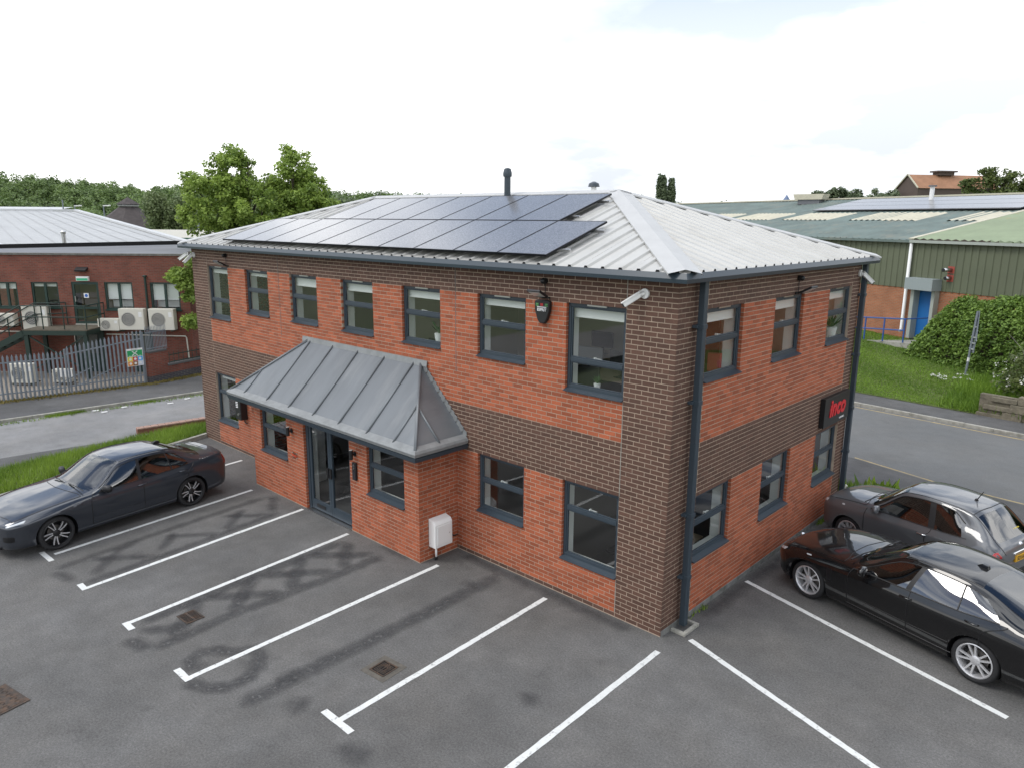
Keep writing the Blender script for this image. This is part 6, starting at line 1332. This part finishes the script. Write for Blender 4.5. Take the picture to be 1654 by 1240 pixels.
def railing(name, label, a, b, z0, h, n, m_, spike=.08):
    a, b = Vector(a), Vector(b); t = thing(name, label, 'railing', (a.x, a.y, z0), 0); d = b-a
    for f in (.12, .80): m = MB(); m.bar((0, 0, h*f), (d.x, d.y, h*f), .03, .04); m.build('rail', m_, t)
    for i in range(n+1): c = d*(i/n); m = MB(); m.tube([(c.x, c.y, .0), (c.x, c.y, h), (c.x, c.y, h+spike)], [.014, .014, .002], 5); m.build('bar', m_, t)
railing('spiked_railing', 'dark green spiked railing on the low boundary wall', (-28.25, 4.05), (-29.4, 7.9), ZF+.68, .48, 16, M['green']); railing('return_railing', 'close barred grey railing standing above the taller boundary wall', (-27.95, 3.0), (-28.3, 4.0), ZF+1.36, 1.05, 14, M['galv'])

# ------------------------------------------------------------------ roofs and lamps beyond
M['wroof'] = mat('pale_shed_roof', (.40, .405, .40), .6, var=.06, vscale=.25, scale3=(1, 4, 1), dirt=((.34, .345, .34), .5, .5, .8)); M['wcap'] = mat('white_verge', (.50, .51, .51), .5)
t = thing('white_shed', 'long low shed with pale grey metal roof behind the flat roof', 'shed'); A, B_, C_, D_ = Vector((-96, 1.0, 7.0)), Vector((-79.5, 16.5, 6.95)), Vector((-45.9, 12.9, 4.72)), Vector((-55, -8.5, 4.0))
n = 22
for i in range(n):
    a0, a1 = i/n, (i+1)/n; m = MB(); p0, p1, q0, q1 = A.lerp(B_, a0), A.lerp(B_, a1), D_.lerp(C_, a0), D_.lerp(C_, a1); m.quad(p0, p1, q1, q0); e = (p1-p0).normalized()*.12; u_ = Vector((0, 0, .022)); m.quad(p0+u_, p0+e+u_, q0+e+u_, q0+u_); m.quad(p0+e+u_, p0+e*1.2, q0+e*1.2, q0+e+u_); m.build('roof_sheet', M['wroof'], t)
m = MB(); m.bar(B_+Vector((0, 0, .1)), C_+Vector((0, 0, .1)), .45, .16); m.build('verge', M['wcap'], t); m = MB(); m.bar(A+Vector((0, 0, .1)), B_+Vector((0, 0, .1)), .5, .16); m.build('ridge', M['wcap'], t); m = MB(); p = A.lerp(B_, .25); q = D_.lerp(C_, .55); m.bar(p.lerp(q, .62)+Vector((0, 0, .1)), q+Vector((0, 0, .1)), .55, .05); m.build('roof_light', M['wcap'], t)
m = MB(); m.quad(C_, D_, D_+Vector((0, 0, -5)), C_+Vector((0, 0, -6))); m.quad(B_, C_, C_+Vector((0, 0, -6)), B_+Vector((0, 0, -8))); m.build('wall', M['nb'], t)
t = thing('steel_flue', 'steel chimney flue standing on the pale shed roof', 'flue', (-49.2, 6.4, 4.2)); m = MB(); m.tube([(0, 0, 0), (0, 0, 1.15)], .13, 12); m.build('pipe', M['steel'], t, smooth=True, angle=50); m = MB(); m.lathe([(.16, 1.1), (.17, 1.25), (.12, 1.3)], 12); m.build('cap', M['steel'], t)
t = thing('rear_shed', 'distant white roofed shed with small dark rooflights', 'shed', (-138, 25, 0)); m = MB(); d = Vector((10.66, 9.94, 0)); m.quad((-14, -13, 7.9), (8, 6.5, 7.9), (15, 1, 7.1), (-5, -19, 7.1)); m.quad((15, 1, 7.1), (-5, -19, 7.1), (-5, -19, -1), (15, 1, -1)); m.build('roof', M['wcap'], t)
for i in range(5): m = MB(); x, y = 2+i*2.6-6, -8+i*2.6+.5; m.box((x, y, 7.42), (x+1.0, y+.8, 7.55)); m.build('rooflight', M['felt'], t)
t = thing('low_shed', 'low cream roofed shed with green fascia below the sycamores', 'shed', (-63, 19, 0)); m = MB(); m.quad((-7, -1.5, 5.3), (3.5, 8, 5.25), (9, 2.5, 4.75), (-1.5, -7, 4.75)); m.build('roof', mat('cream_roof', (.47, .45, .38), .6), t); m = MB(); m.quad((9, 2.5, 4.75), (-1.5, -7, 4.75), (-1.5, -7, 4.2), (9, 2.5, 4.2)); m.build('fascia', mat('green_fascia', (.03, .13, .07), .6), t); m = MB(); m.quad((9.0, 2.45, 4.2), (-1.5, -7.05, 4.2), (-1.5, -7.05, -1), (9.0, 2.45, -1)); m.build('wall', M['nb'], t)
t = thing('pyramid_roof_building', 'octagonal building with steep dark tiled roof and small lantern', 'building', (-113.5, 34, 0)); rt = mat('dark_roof_tile', (.062, .052, .050), .9, var=.25, vscale=1.5)
for k in range(8): a0, a1 = k*math.pi/4+.2, (k+1)*math.pi/4+.2; m = MB(); R0, R1 = 6.2, 1.3; m.quad((R0*math.cos(a0), R0*math.sin(a0), 4.3), (R0*math.cos(a1), R0*math.sin(a1), 4.3), (R1*math.cos(a1), R1*math.sin(a1), 7.9), (R1*math.cos(a0), R1*math.sin(a0), 7.9)); m.build('roof_slope', rt, t); m = MB(); m.quad((R0*math.cos(a0)*.95, R0*math.sin(a0)*.95, -1), (R0*math.cos(a1)*.95, R0*math.sin(a1)*.95, -1), (R0*math.cos(a1)*.95, R0*math.sin(a1)*.95, 4.35), (R0*math.cos(a0)*.95, R0*math.sin(a0)*.95, 4.35)); m.build('wall', M['nb'], t)
m = MB(); m.lathe([(1.3, 7.85), (1.3, 8.25), (1.75, 8.25), (0, 9.3)], 8); m.build('lantern', rt, t); m = MB(); m.lathe([(1.45, 7.95), (1.55, 8.1), (1.45, 8.2)], 8); m.build('lantern_trim', M['wcap'], t)
for i, (x, y, z, lb) in enumerate(((-115, 25.7, 8.7, 'tall thin lamp post standing alone above the pale shed'), (-113.7, 26.8, 7.9, 'street lamp just left of the octagonal roof pair'), (-110.7, 29.6, 7.95, 'street lamp beside the octagonal roof'), (-92.5, 37.5, 9.6, 'white lamp column against the willow'), (-64, 22, 6.4, 'short white pole at the foot of the sycamores'))):
    t = thing('street_lamp', lb, 'street lamp', (x, y, -1), rad(40), 'street lamps on the far estate road'); m = MB(); m.tube([(0, 0, 0), (0, 0, z+1)], [.12, .09], 7); m.build('column', M['galv'], t)
    if i in (1, 2): m = MB(); m.bar((0, 0, z+1), (1.0, 0, z+1.05), .25, .16); m.build('lantern', M['white'], t)
# ------------------------------------------------------------------ warehouse across the road
def W(s, n, z): p = WP+WDIR*s+WN*n; return (p.x, p.y, z)
wh = thing('warehouse', 'long warehouse of green cladding over orange brick with corrugated roof', 'warehouse')
M['clad'] = mat('olive_cladding', (.115, .130, .080), .6, var=.08, vscale=.6); M['clad2'] = mat('pale_gutter_steel', (.34, .37, .33), .5); M['corr'] = mat('weathered_green_roof', (.125, .165, .150), .65, var=.22, vscale=.7, dirt=((.20, .20, .16), 1.1, .52, .8)); M['corr2'] = mat('pale_green_roof', (.23, .28, .17), .6, var=.10, vscale=.8, dirt=((.30, .25, .12), .35, .60, .75)); M['cream'] = mat('cream_rooflight', (.50, .47, .36), .6, var=.1, vscale=2)
ZE, ZB = 5.65, 3.50
m = MB(); pts = [W(-40, 0, 0), W(.36, 0, 0), W(.36, 0, ZB), W(-40, 0, ZB)]
wb = bpy.data.objects.new('brick_wall', None)
we = part_empty('brick_base', wh, W(0, 0, 0), (0, 0, math.atan2(WDIR.y, WDIR.x)))
m = MB(); m.quad((-40, 0, -.5), (.36, 0, -.5), (.36, 0, ZB), (-40, 0, ZB)); m.quad((1.62, 0, -.5), (30, 0, -.5), (30, 0, ZB), (1.62, 0, ZB)); m.quad((.36, 0, 3.46), (1.62, 0, 3.46), (1.62, 0, ZB), (.36, 0, ZB)); m.build('brickwork', M['ob'], we)
for i in range(42):
    a = -26+i*1.0; m = MB(); prof_ = []
    for k in range(3): c = a+k/3; prof_ += [(c+.0, -.03), (c+.20, -.03), (c+.225, -.068), (c+.31, -.068), (c+.3333, -.03)]
    for (p, q) in zip(prof_, prof_[1:]): m.quad(W(p[0], p[1], ZB-.04), W(q[0], q[1], ZB-.04), W(q[0], q[1], ZE), W(p[0], p[1], ZE))
    m.build('cladding_panel', M['clad'], wh)
RUN, RZW = 13.0, 8.0
def wroof(s0, s1, n0, n1, m_, lift, name='roof_sheet', skew=0.0, pitch=.40, amp=.07):
    m = MB(); k = int(round((s1-s0)/pitch))*2
    for i in range(k):
        a, b = s0+(s1-s0)*i/k, s0+(s1-s0)*(i+1)/k; ha, hb = (amp if i % 2 else 0), (0 if i % 2 else amp)
        f = lambda s, n, h: W(s+skew*n, n, ZE+(RZW-ZE)*n/RUN+lift+h)
        m.quad(f(a, n0, ha), f(b, n0, hb), f(b, n1, hb), f(a, n1, ha))
    return m.build(name, m_, wh)
for i in range(20): wroof(-40+i*2.0, -38+i*2.0, -.25, RUN, M['corr'], 0, skew=-.02)
for i in range(12): wroof(.1+i*2, 2.1+i*2, -.25, RUN, M['corr2'], .07, skew=-.02)
for (a, b) in ((-24, -20.8), (-19.6, -15.6), (-14.3, -10.2), (-8.6, -4.0), (-2.2, -.4)): wroof(a, b, 4.6, 7.0, M['cream'], .035, 'rooflight', skew=-.02)
m = MB(); f = lambda n, h: W(.05-.02*n, n, ZE+(RZW-ZE)*n/RUN+h); m.bar(f(-.25, .10), f(7.9, .10), .28, .06); m.build('verge_flashing', M['cream'], wh); m = MB(); m.bar(f(7.9, .16), f(RUN, .16), .30, .18); m.build('verge_flashing', M['frame'], wh)
m = MB(); m.bar(W(-40, RUN, RZW+.1), W(26, RUN, RZW+.1), .5, .10); m.build('ridge_cap', M['cream'], wh)
for (a, b, mm) in ((-40, .0, 'corr'), (.0, 30, 'clad2')): m = MB(); m.bar(W(a, -.22, ZE-.06), W(b, -.22, ZE-.06), .14, .12); m.build('gutter', M[mm], wh)
m = MB(); m.tube([W(.04, -.18, ZE-.1), W(.04, -.18, 1.55), W(.0, -.26, 1.42)], .075, 10); m.build('rainwater_pipe', M['white'], wh, smooth=True)
m = MB(); m.quad(W(-40, 2*RUN, ZE), W(30, 2*RUN, ZE), W(30, RUN, RZW), W(-40, RUN, RZW)); m.build('rear_slope', M['corr'], wh)
d_ = part_empty('blue_door', wh, W(0, 0, 0), (0, 0, math.atan2(WDIR.y, WDIR.x)))
m = MB(); m.box((.60, .06, 1.25), (1.50, .12, 3.42)); m.build('leaf', mat('blue_door_paint', (.012, .13, .38), .5), d_)
for (x0, x1) in ((.42, .60), (1.50, 1.66)): m = MB(); m.box((x0, -.30, 1.2), (x1, .12, 3.46)); m.build('jamb', M['clad2'], d_)
m = MB(); m.box((.30, -.62, 3.46), (1.74, .10, 3.98)); m.build('canopy', mat('grey_canopy', (.27, .31, .31), .5), d_)
for q, (s, n) in enumerate(((-14.8, 10.4), (-14.8, 8.95), (-14.8, 7.5))):
    m = MB(); e = (RZW-ZE)/RUN; k = 12
    a, b = s+(.0), -.4-.02*n
    f = lambda x, nn: W(x, nn, ZE+e*nn+.16)
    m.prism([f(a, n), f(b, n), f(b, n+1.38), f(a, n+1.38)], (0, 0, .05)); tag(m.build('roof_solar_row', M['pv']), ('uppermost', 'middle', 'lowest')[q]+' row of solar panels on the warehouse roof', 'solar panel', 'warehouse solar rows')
t = thing('roof_cowl', 'pale square ventilator box on the warehouse ridge', 'ventilator', W(-19.5, 11.6, 7.7)); m = MB(); m.box((-.8, -.5, 0), (.8, .5, .35)); m.build('base', M['felt'], t); m = MB(); m.prism([(-1.0, -.6, .35), (1.0, -.6, .35), (1.15, -.6, .75), (-1.15, -.6, .75)], (0, 1.2, 0)); m.build('hood', M['cream'], t)
t = thing('roof_flue', 'white capped flue poking through the warehouse solar rows', 'flue', W(-8.6, 10.9, 7.6)); m = MB(); m.tube([(0, 0, 0), (0, 0, 1.0)], .13, 10); m.build('pipe', M['white'], t); m = MB(); m.lathe([(.24, .98), (.24, 1.06)], 12); m.build('cap', M['felt'], t); m = MB(); m.lathe([(.16, 0), (.16, .2)], 10); m.build('collar', mr, t)
ang = math.atan2(WDIR.y, WDIR.x)
for z, lb in ((4.42, 'upper red boiler flue sticking out of the green cladding'), (4.06, 'lower red boiler flue sticking out of the green cladding')):
    t = thing('boiler_flue', lb, 'flue', W(2.0, -.06, z), ang, 'boiler flues on the warehouse wall'); m = MB(); m.box((-.02, -.02, -.15), (.30, .03, .15)); m.build('plate', mat('red_flue_plate', (.30, .06, .04), .7), t); m = MB(); m.tube([(.14, 0, 0), (.10, -.42 if z > 4.2 else -.25, 0)], .085, 12); m.build('pipe', M['steel'], t, smooth=True); m = MB(); m.tube([(.10, -.42 if z > 4.2 else -.25, 0), (.098, -.46 if z > 4.2 else -.29, 0)], .075, 12); m.build('mouth', M['black'], t)
# ramp with blue handrail by the door
t = thing('access_ramp', 'concrete ramp and step in front of the blue door', 'ramp', W(0, 0, 0), ang); m = MB(); m.prism([(-6.5, -1.7, .45), (-1.6, -1.7, .92), (1.9, -1.7, 1.22), (1.9, -1.7, .2), (-6.5, -1.7, .2)], (0, 1.65, 0)); m.build('slab', M['conc'], t)
t = thing('blue_handrail', 'bright blue tubular handrail along the ramp', 'handrail', W(0, -1.62, 0), ang); bl_ = mat('blue_rail_paint', (.030, .10, .32), .45); pz = lambda x: np.interp(x, (-6.5, -1.6, 1.9), (.45, .92, 1.22))
xs_ = (-2.15, -.72, .35, 1.45)
for x in xs_: m = MB(); m.tube([(x, 0, pz(x)-.05), (x, 0, pz(x)+1.08)], .034, 8); m.build('post', bl_, t)
for h in (.55, 1.06):
    m = MB(); pts = [(xs_[0]-.55 if h > 1 else xs_[0], 0, pz(-2.2)+h-(.10 if h > 1 else 0))]+[(x, 0, pz(x)+h) for x in xs_]+([(1.45, 1.4, pz(1.45)+h)] if h > 1 else []); m.tube(pts, .030, 8); m.build('rail', bl_, t)
# road sign seen from behind
sx_, sy_ = -.93, 23.3; t = thing('road_sign', 'grey backed triangular road sign with plate on a leaning post', 'road sign', (sx_, sy_, .25), rad(6)); t.rotation_euler = (rad(-1), rad(3.0), rad(24)); m = MB(); m.tube([(0, 0, 0), (0, 0, 2.9)], .045, 12); m.build('post', M['galv'], t, smooth=True, angle=50)
m = MB(); m.prism([(.05, -.36, 1.78), (.05, .36, 1.78), (.05, .0, 2.92)], (.02, 0, 0)); m.build('triangle_plate', M['galv'], t); m = MB(); m.box((.05, -.29, 1.32), (.07, .29, 1.74)); m.build('supplementary_plate', M['galv'], t)
for z in (1.45, 1.68, 1.9, 2.3): m = MB(); m.box((.0, -.26 if z < 2 else -.13, z-.02), (.052, .26 if z < 2 else .13, z+.02)); m.build('clip_channel', M['clad2'], t)
m = MB(); m.lathe([(.048, .95), (.048, 1.10)], 12); m.build('sticker', M['platew'], t)
# ivy hedge mound, hawthorn, long grass, stone wall
def hedge():
    K = 2300; c = []
    A0, B0 = np.array([-3.2, 26.3]), np.array([5.0, 22.2])
    d = (B0-A0)/np.linalg.norm(B0-A0); nn = np.array([-d[1], d[0]])
    while len(c) < K:
        s = nrs.rand()*9.2; hmax = 2.5*min(1, .30+s/1.9)*(1+.08*math.sin(s*2.3)); a = nrs.uniform(-.15, math.pi*.80); r = nrs.uniform(.92, 1.0)
        y = -math.cos(a)*1.35*r; z = max(.02, math.sin(a))*hmax*r
        p = A0+d*s+nn*(y+.35); c.append((p[0], p[1], verge_z(p[0], p[1])+z))
    t = thing('ivy_hedge', 'dense dark green ivy mound in front of the warehouse wall', 'hedge', (-1, 25.5, .6)); V, v = leaf_quads(np.array(c), 32, .18, .082, up=.2, stretch=1.25); np_mesh('leaves', V-np.array((-1, 25.5, .6)), 4, M['ivy'], t, v)
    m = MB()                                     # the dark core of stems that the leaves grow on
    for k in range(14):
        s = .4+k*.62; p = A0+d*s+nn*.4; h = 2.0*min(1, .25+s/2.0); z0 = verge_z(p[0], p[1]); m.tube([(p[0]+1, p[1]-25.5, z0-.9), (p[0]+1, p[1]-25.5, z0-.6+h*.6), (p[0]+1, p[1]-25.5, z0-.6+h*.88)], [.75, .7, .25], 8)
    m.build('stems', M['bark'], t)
hedge()
tree('hawthorn_shrub', 'scraggy hawthorn with white blossom beside the stone wall', (1.6, 20.9, .5), (1.7, 21.0, 2.9), [(1.7, 20.9, 1.9, 1.1, 1.1, .9), (2.8, 20.5, 1.8, 1.2, 1.2, 1.1), (1.2, 21.3, 1.2, .8, .7, .6), (3.8, 20, 2.4, 1.2, 1.2, 1.0)], M['haw'], 150, 34, .34, .075, .06, 'shrub', nbr=26, surf=.3)
o = bpy.data.objects['hawthorn_shrub']; C_ = lobes([(1.3, 20.6, 1.5, .9, .8, .5), (2.4, 20.2, 1.9, .9, .8, .7), (.7, 21.0, 1.1, .4, .4, .3)], 44, .7); V, v = leaf_quads(C_, 10, .11, .055, stretch=1.1); np_mesh('blossom', V-np.array((1.6, 20.9, .5)), 4, M['blossom'], o, v)
m = MB()
for i in range(16):
    a = rnd.uniform(0, 6.28); p = Vector((0.0+rnd.uniform(-.3, 1.5), rnd.uniform(-.5, .3), 1.0)); q = p+Vector((math.cos(a)*.8, math.sin(a)*.6, rnd.uniform(.4, 1.5))); m.tube([p, p.lerp(q, .5)+Vector((.1, .0, .12)), q], [.016, .012, .004], 5)
m.build('bare_twigs', mat('pale_bark', (.28, .26, .22), .9), o)
def vp(n, x0, x1, y0, y1, f=None):
    out = []
    while len(out) < n:
        x, y = nrs.uniform(x0, x1), nrs.uniform(y0, y1); ya = 19.78-.118*(x+3.5); s = (Vector((x, y))-WP).dot(WN)
        if y > ya and s < -.05 and (f is None or f(x, y)): out.append((x, y, verge_z(x, y)+.02))
    return out
o = blades('verge_grass', vp(60000, -8, 1.6, 18.9, 30), .085, .012, M['lawn'], .7); o['label'] = 'mown green grass covering the verge below the warehouse'; o['category'] = 'grass'
o = blades('long_grass', vp(9000, -.9, 2.6, 18.6, 23.0, lambda x, y: nrs.rand() < min(1, .25+.5*(x+.9))), .42, .014, M['lawn'], .45); o['label'] = 'tall rough grass between the sign post and stone wall'; o['category'] = 'grass'
t = thing('cow_parsley', 'clump of white cow parsley flowers left of the sign post', 'flower', (-1.35, 22.4, .3)); m = MB(); f_ = []
for i in range(15):
    x, y = rnd.gauss(0, .35), rnd.gauss(0, .35); h = rnd.uniform(.25, .5); m.tube([(x, y, 0), (x+rnd.uniform(-.05, .05), y, h)], .005, 4); f_ += [(x+rnd.gauss(0, .04), y+rnd.gauss(0, .04), h+rnd.uniform(0, .03)) for _ in range(6)]
kind(m.build('stalk', M['ivy'], t), 'stuff'); V, v = leaf_quads(np.array(f_), 4, .035, .035, up=2, stretch=1.0); kind(np_mesh('flower_head', V, 4, M['blossom'], t, v), 'stuff')
sw = thing('stone_wall', 'low rough stone retaining wall along the footway under the hawthorn', 'wall', (0, 0, 0)); M['stone'] = mat('rough_stone', (.165, .145, .105), .95, var=.35, vscale=4, obrand=.2, dirt=((.14, .13, .09), 3, .5, .75), bump=.03, bscale=9)
a_, b_ = Vector((.35, 19.42)), Vector((8.0, 18.4)); dd = (b_-a_).normalized(); s = 0
while s < 7.4:
    for k in range(3):
        l = rnd.uniform(.45, .9); h0_ = .04+k*.29; m = MB(); p = a_+dd*(s+k*.2); q = p+dd*(l-.012); zt_ = h0_+.285-(.12 if s < .3 else 0); m.bar((p.x, p.y, (h0_+zt_)/2), (q.x, q.y, (h0_+zt_)/2), .30+rnd.uniform(-.03, .03), zt_-h0_); m.build('stone', M['stone'], sw, bevel=.025)
    s += l
m = MB(); m.bar((a_.x+.05, a_.y+.03, .42), (b_.x, b_.y+.03, .42), .22, .80); m.build('core', M['stone'], sw)
# planting by the far downpipe
def tuft(name, label, x, y, n, h, m_, w=.02, flowers=0):
    t = thing(name, label, 'plant', (x, y, 0)); p = np.concatenate([nrs.normal(size=(n, 2))*.22, np.zeros((n, 1))], 1); F = n; hh = h*(.5+.7*nrs.rand(F, 1)); an = nrs.rand(F)*6.283; s_ = np.stack([np.cos(an), np.sin(an), 0*an], 1)*w; l = np.concatenate([nrs.normal(size=(F, 2))*.55, np.ones((F, 1))], 1); l /= np.linalg.norm(l, axis=1, keepdims=True); V = np.stack([p-s_*.4, p+l*hh*.5+s_, p+l*hh, p+l*hh*.5-s_], 1).reshape(-1, 3); np_mesh('leaves', V, 4, m_, t, nrs.rand(F))
    if flowers: V, v = leaf_quads(np.array([(rnd.gauss(0, .1), rnd.gauss(0, .1), h*.9) for _ in range(flowers)]), 6, .05, .07, stretch=1.1); np_mesh('flower', V, 4, M['blossom'], t, v)
tuft('leafy_plant', 'leafy plant with one pale flower at the far downpipe', -.05, 8.1, 160, .42, M['grass'], .03, 2); tuft('leafy_plant', 'broad leaved weed clump in the grass beside the footway', .55, 9.0, 150, .40, M['grass'], .05)
o = blades('corner_grass', [(x, y, .0) for x, y in zip(nrs.uniform(-.7, 1.2, 5200), nrs.uniform(7.75, 9.25, 5200)) if y < 9.5-.35*abs(x-.2) and x+.15*y > .55], .20, .011, M['grass']); o['label'] = 'rough grass patch beyond the far corner of the office'; o['category'] = 'grass'
o = blades('wall_weeds', np.concatenate([strip_pts((.06, 6.2), (.06, 7.3), .03, 160, 0), strip_pts((.04, .8), (.05, 1.4), .02, 30, 0)]), .10, .012, M['grass'], .6); o['label'] = 'small weeds at the foot of the side wall'; o['category'] = 'weeds'
# ------------------------------------------------------------------ far woods and tree lines
def woods(name, label, spec, m, per, spread, size):
    V, v = leaf_quads(np.array([s[:3] for s in spec]), per, np.array([s[3] for s in spec]), size, up=.6, stretch=1.3, squash=.9); o = np_mesh(name, V, 4, m, None, v); kind(o, 'stuff'); o['label'] = label; o['category'] = 'woodland'; return o
def hillz(u): return np.interp(u, (0, .25, .45, .8, 1.2), (26, 21, 17.5, 15.5, 12.5))
H0, H1 = np.array([-395., 42.]), np.array([-225., 198.])
mb = MB(); k = 26
for i in range(k+1):
    f = -.35+1.6*i/k; b = H0+(H1-H0)*f; away = np.array([-.68, .73])
    for (dd_, fr) in ((-150, 0), (-70, .28), (-25, .74), (20, .98), (120, 1.0)): p = b+away*dd_; mb.v.append((p[0], p[1], -1.4+(hillz(f)-5)*fr))
for i in range(k):
    for j in range(4): a = i*5+j; mb.f.append((a, a+1, a+6, a+5)); mb.m.append(0)
kind(mb.build('hill', mat('wooded_hill_ground', (.035, .05, .02), .95, var=.3, vscale=.1), smooth=True), 'structure')
spec = []
for i in range(980):
    f = nrs.uniform(-.15, 1.15); away = np.array([-.68, .73]); dd_ = nrs.uniform(-150, 25) if i < 600 else nrs.uniform(-35, 22); b = H0+(H1-H0)*f+away*dd_; fr = np.interp(dd_, (-150, -70, -25, 20), (0, .28, .74, .98)); z = -1.4+(hillz(f)-5)*fr; r = nrs.uniform(2.6, 4.6)
    spec.append((b[0], b[1], z+r*1.05, r)); spec.append((b[0]+nrs.normal()*1.5, b[1]+nrs.normal()*1.5, z+r*1.75, r*.62))
woods('hillside_woodland', 'dense mixed woodland covering the far hillside', spec, M['wood'], 150, 1, .66)
tree('willow_tree', 'drooping pale willow right of the octagonal roof', (-97.5, 35.5, -1), (-97.5, 35.5, 8.6), [(-100, 33.2, 6.6, 2.6, 2.4, 2.8), (-97.4, 35.6, 6.4, 2.6, 2.4, 2.8), (-95.2, 37.6, 5.4, 2.2, 2.2, 2.4), (-98.8, 34.3, 4, 3, 2.5, 2.5)], M['willow'], 210, 60, .75, .26, .3, squash=1.7, up=-.2)
tree('willow_tree', 'second willow half hidden by the broad sycamore', (-90, 40.5, -1), (-90, 40.5, 7.6), [(-92, 39, 6.0, 2.6, 2.4, 2.4), (-89.5, 41.5, 5.6, 2.6, 2.4, 2.6)], M['willow'], 120, 60, .75, .26, .3, squash=1.6, up=-.2)
spec = []
for i in range(330):                              # the line of trees along the skyline to the right
    f = i/330; u = nrs.uniform(-.05, 1.05); p = np.array([-230., 150.])+(np.array([-20., 300.])-np.array([-230., 150.]))*u+nrs.normal(size=2)*9; r = nrs.uniform(2.0, 3.6); h = 9.2+1.6*math.sin(u*21)+1.2*math.sin(u*47+1)
    spec.append((p[0], p[1], h+r*.4, r)); spec.append((p[0], p[1], h-3.5, r*1.3))
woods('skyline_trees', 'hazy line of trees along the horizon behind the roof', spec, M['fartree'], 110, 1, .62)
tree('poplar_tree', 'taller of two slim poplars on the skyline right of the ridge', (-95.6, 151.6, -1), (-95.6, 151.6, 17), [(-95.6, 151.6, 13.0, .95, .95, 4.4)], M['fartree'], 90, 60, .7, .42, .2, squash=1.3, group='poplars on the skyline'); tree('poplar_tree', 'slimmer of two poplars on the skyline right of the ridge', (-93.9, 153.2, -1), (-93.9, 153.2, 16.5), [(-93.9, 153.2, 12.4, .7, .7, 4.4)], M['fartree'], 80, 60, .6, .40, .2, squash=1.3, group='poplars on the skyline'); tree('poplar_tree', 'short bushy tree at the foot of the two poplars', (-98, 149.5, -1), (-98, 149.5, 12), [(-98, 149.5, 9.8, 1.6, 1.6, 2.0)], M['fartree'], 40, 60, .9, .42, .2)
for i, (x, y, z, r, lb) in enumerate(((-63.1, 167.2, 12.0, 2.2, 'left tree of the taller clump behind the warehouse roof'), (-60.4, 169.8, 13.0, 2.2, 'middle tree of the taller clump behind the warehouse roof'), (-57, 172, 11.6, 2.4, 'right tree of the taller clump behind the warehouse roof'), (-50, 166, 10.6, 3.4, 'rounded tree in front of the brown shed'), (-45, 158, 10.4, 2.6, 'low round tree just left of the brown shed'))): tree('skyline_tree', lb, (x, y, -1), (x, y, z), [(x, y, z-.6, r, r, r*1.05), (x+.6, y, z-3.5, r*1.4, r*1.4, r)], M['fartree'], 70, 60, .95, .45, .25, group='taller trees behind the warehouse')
tree('spreading_tree', 'wide thin crowned tree beside the brown shed at the picture edge', (-20.5, 133, -1), (-21.5, 134, 13.4), [(-23.2, 133, 13.6, 2.2, 2.2, 1.4), (-20.6, 135, 13.0, 2.6, 2.4, 1.7), (-25.4, 131, 12.4, 1.4, 1.4, .9), (-18.0, 137.5, 11.6, 2.6, 2.6, 1.8), (-22, 134, 11.2, 3.6, 3, 1.0)], M['haw'], 130, 44, .75, .30, .35, nbr=34, surf=.2)
t = thing('brown_shed', 'rust brown roofed tall shed on the skyline above the warehouse', 'shed', (-42.4, 159.2, 0), rad(8)); M['rust'] = mat('rusty_roof', (.30, .155, .085), .8, var=.15, vscale=.8); M['brownclad'] = mat('brown_cladding', (.095, .070, .058), .8, var=.1, vscale=.5)
def gab(x): return [(x, -3.2, -1), (x, 3.2, -1), (x, 3.2, 13.4), (x, 0, 15.9), (x, -3.2, 13.4)]
t.rotation_euler = (0, 0, rad(52)); m = MB(); m.poly(gab(0)); m.quad((0, -3.2, -1), (18, -3.2, -1), (18, -3.2, 13.4), (0, -3.2, 13.4)); m.quad((0, 3.2, -1), (18, 3.2, -1), (18, 3.2, 13.4), (0, 3.2, 13.4)); m.poly(gab(18)); m.build('wall', M['brownclad'], t)
for s in (-1, 1): m = MB(); m.quad((-.2, s*3.5, 13.2), (18.2, s*3.5, 13.2), (18.2, 0, 16.0), (-.2, 0, 16.0)); m.build('roof_slope', M['rust'], t); m = MB(); m.bar((-.25, s*3.5, 13.25), (-.25, 0, 16.05), .2, .22); m.build('verge', M['cream'], t)
m = MB(); m.box((6, -.9, 15.9), (9.5, .9, 16.5)); m.box((5.5, -1.2, 16.5), (10, 1.2, 16.8)); m.build('ridge_ventilator', M['brownclad'], t)
t = thing('spire_roof', 'tiny blue grey pointed roof on the horizon', 'roof', (-90.3, 212, 0)); m = MB(); m.lathe([(1.5, 0), (1.5, 11.6)], 6); m.build('tower', mat('pink_brick', (.38, .2, .17), .8), t); m = MB(); m.lathe([(1.9, 11.6), (0, 14.4)], 6); m.build('cap', mat('slate_blue', (.12, .17, .28), .6), t)
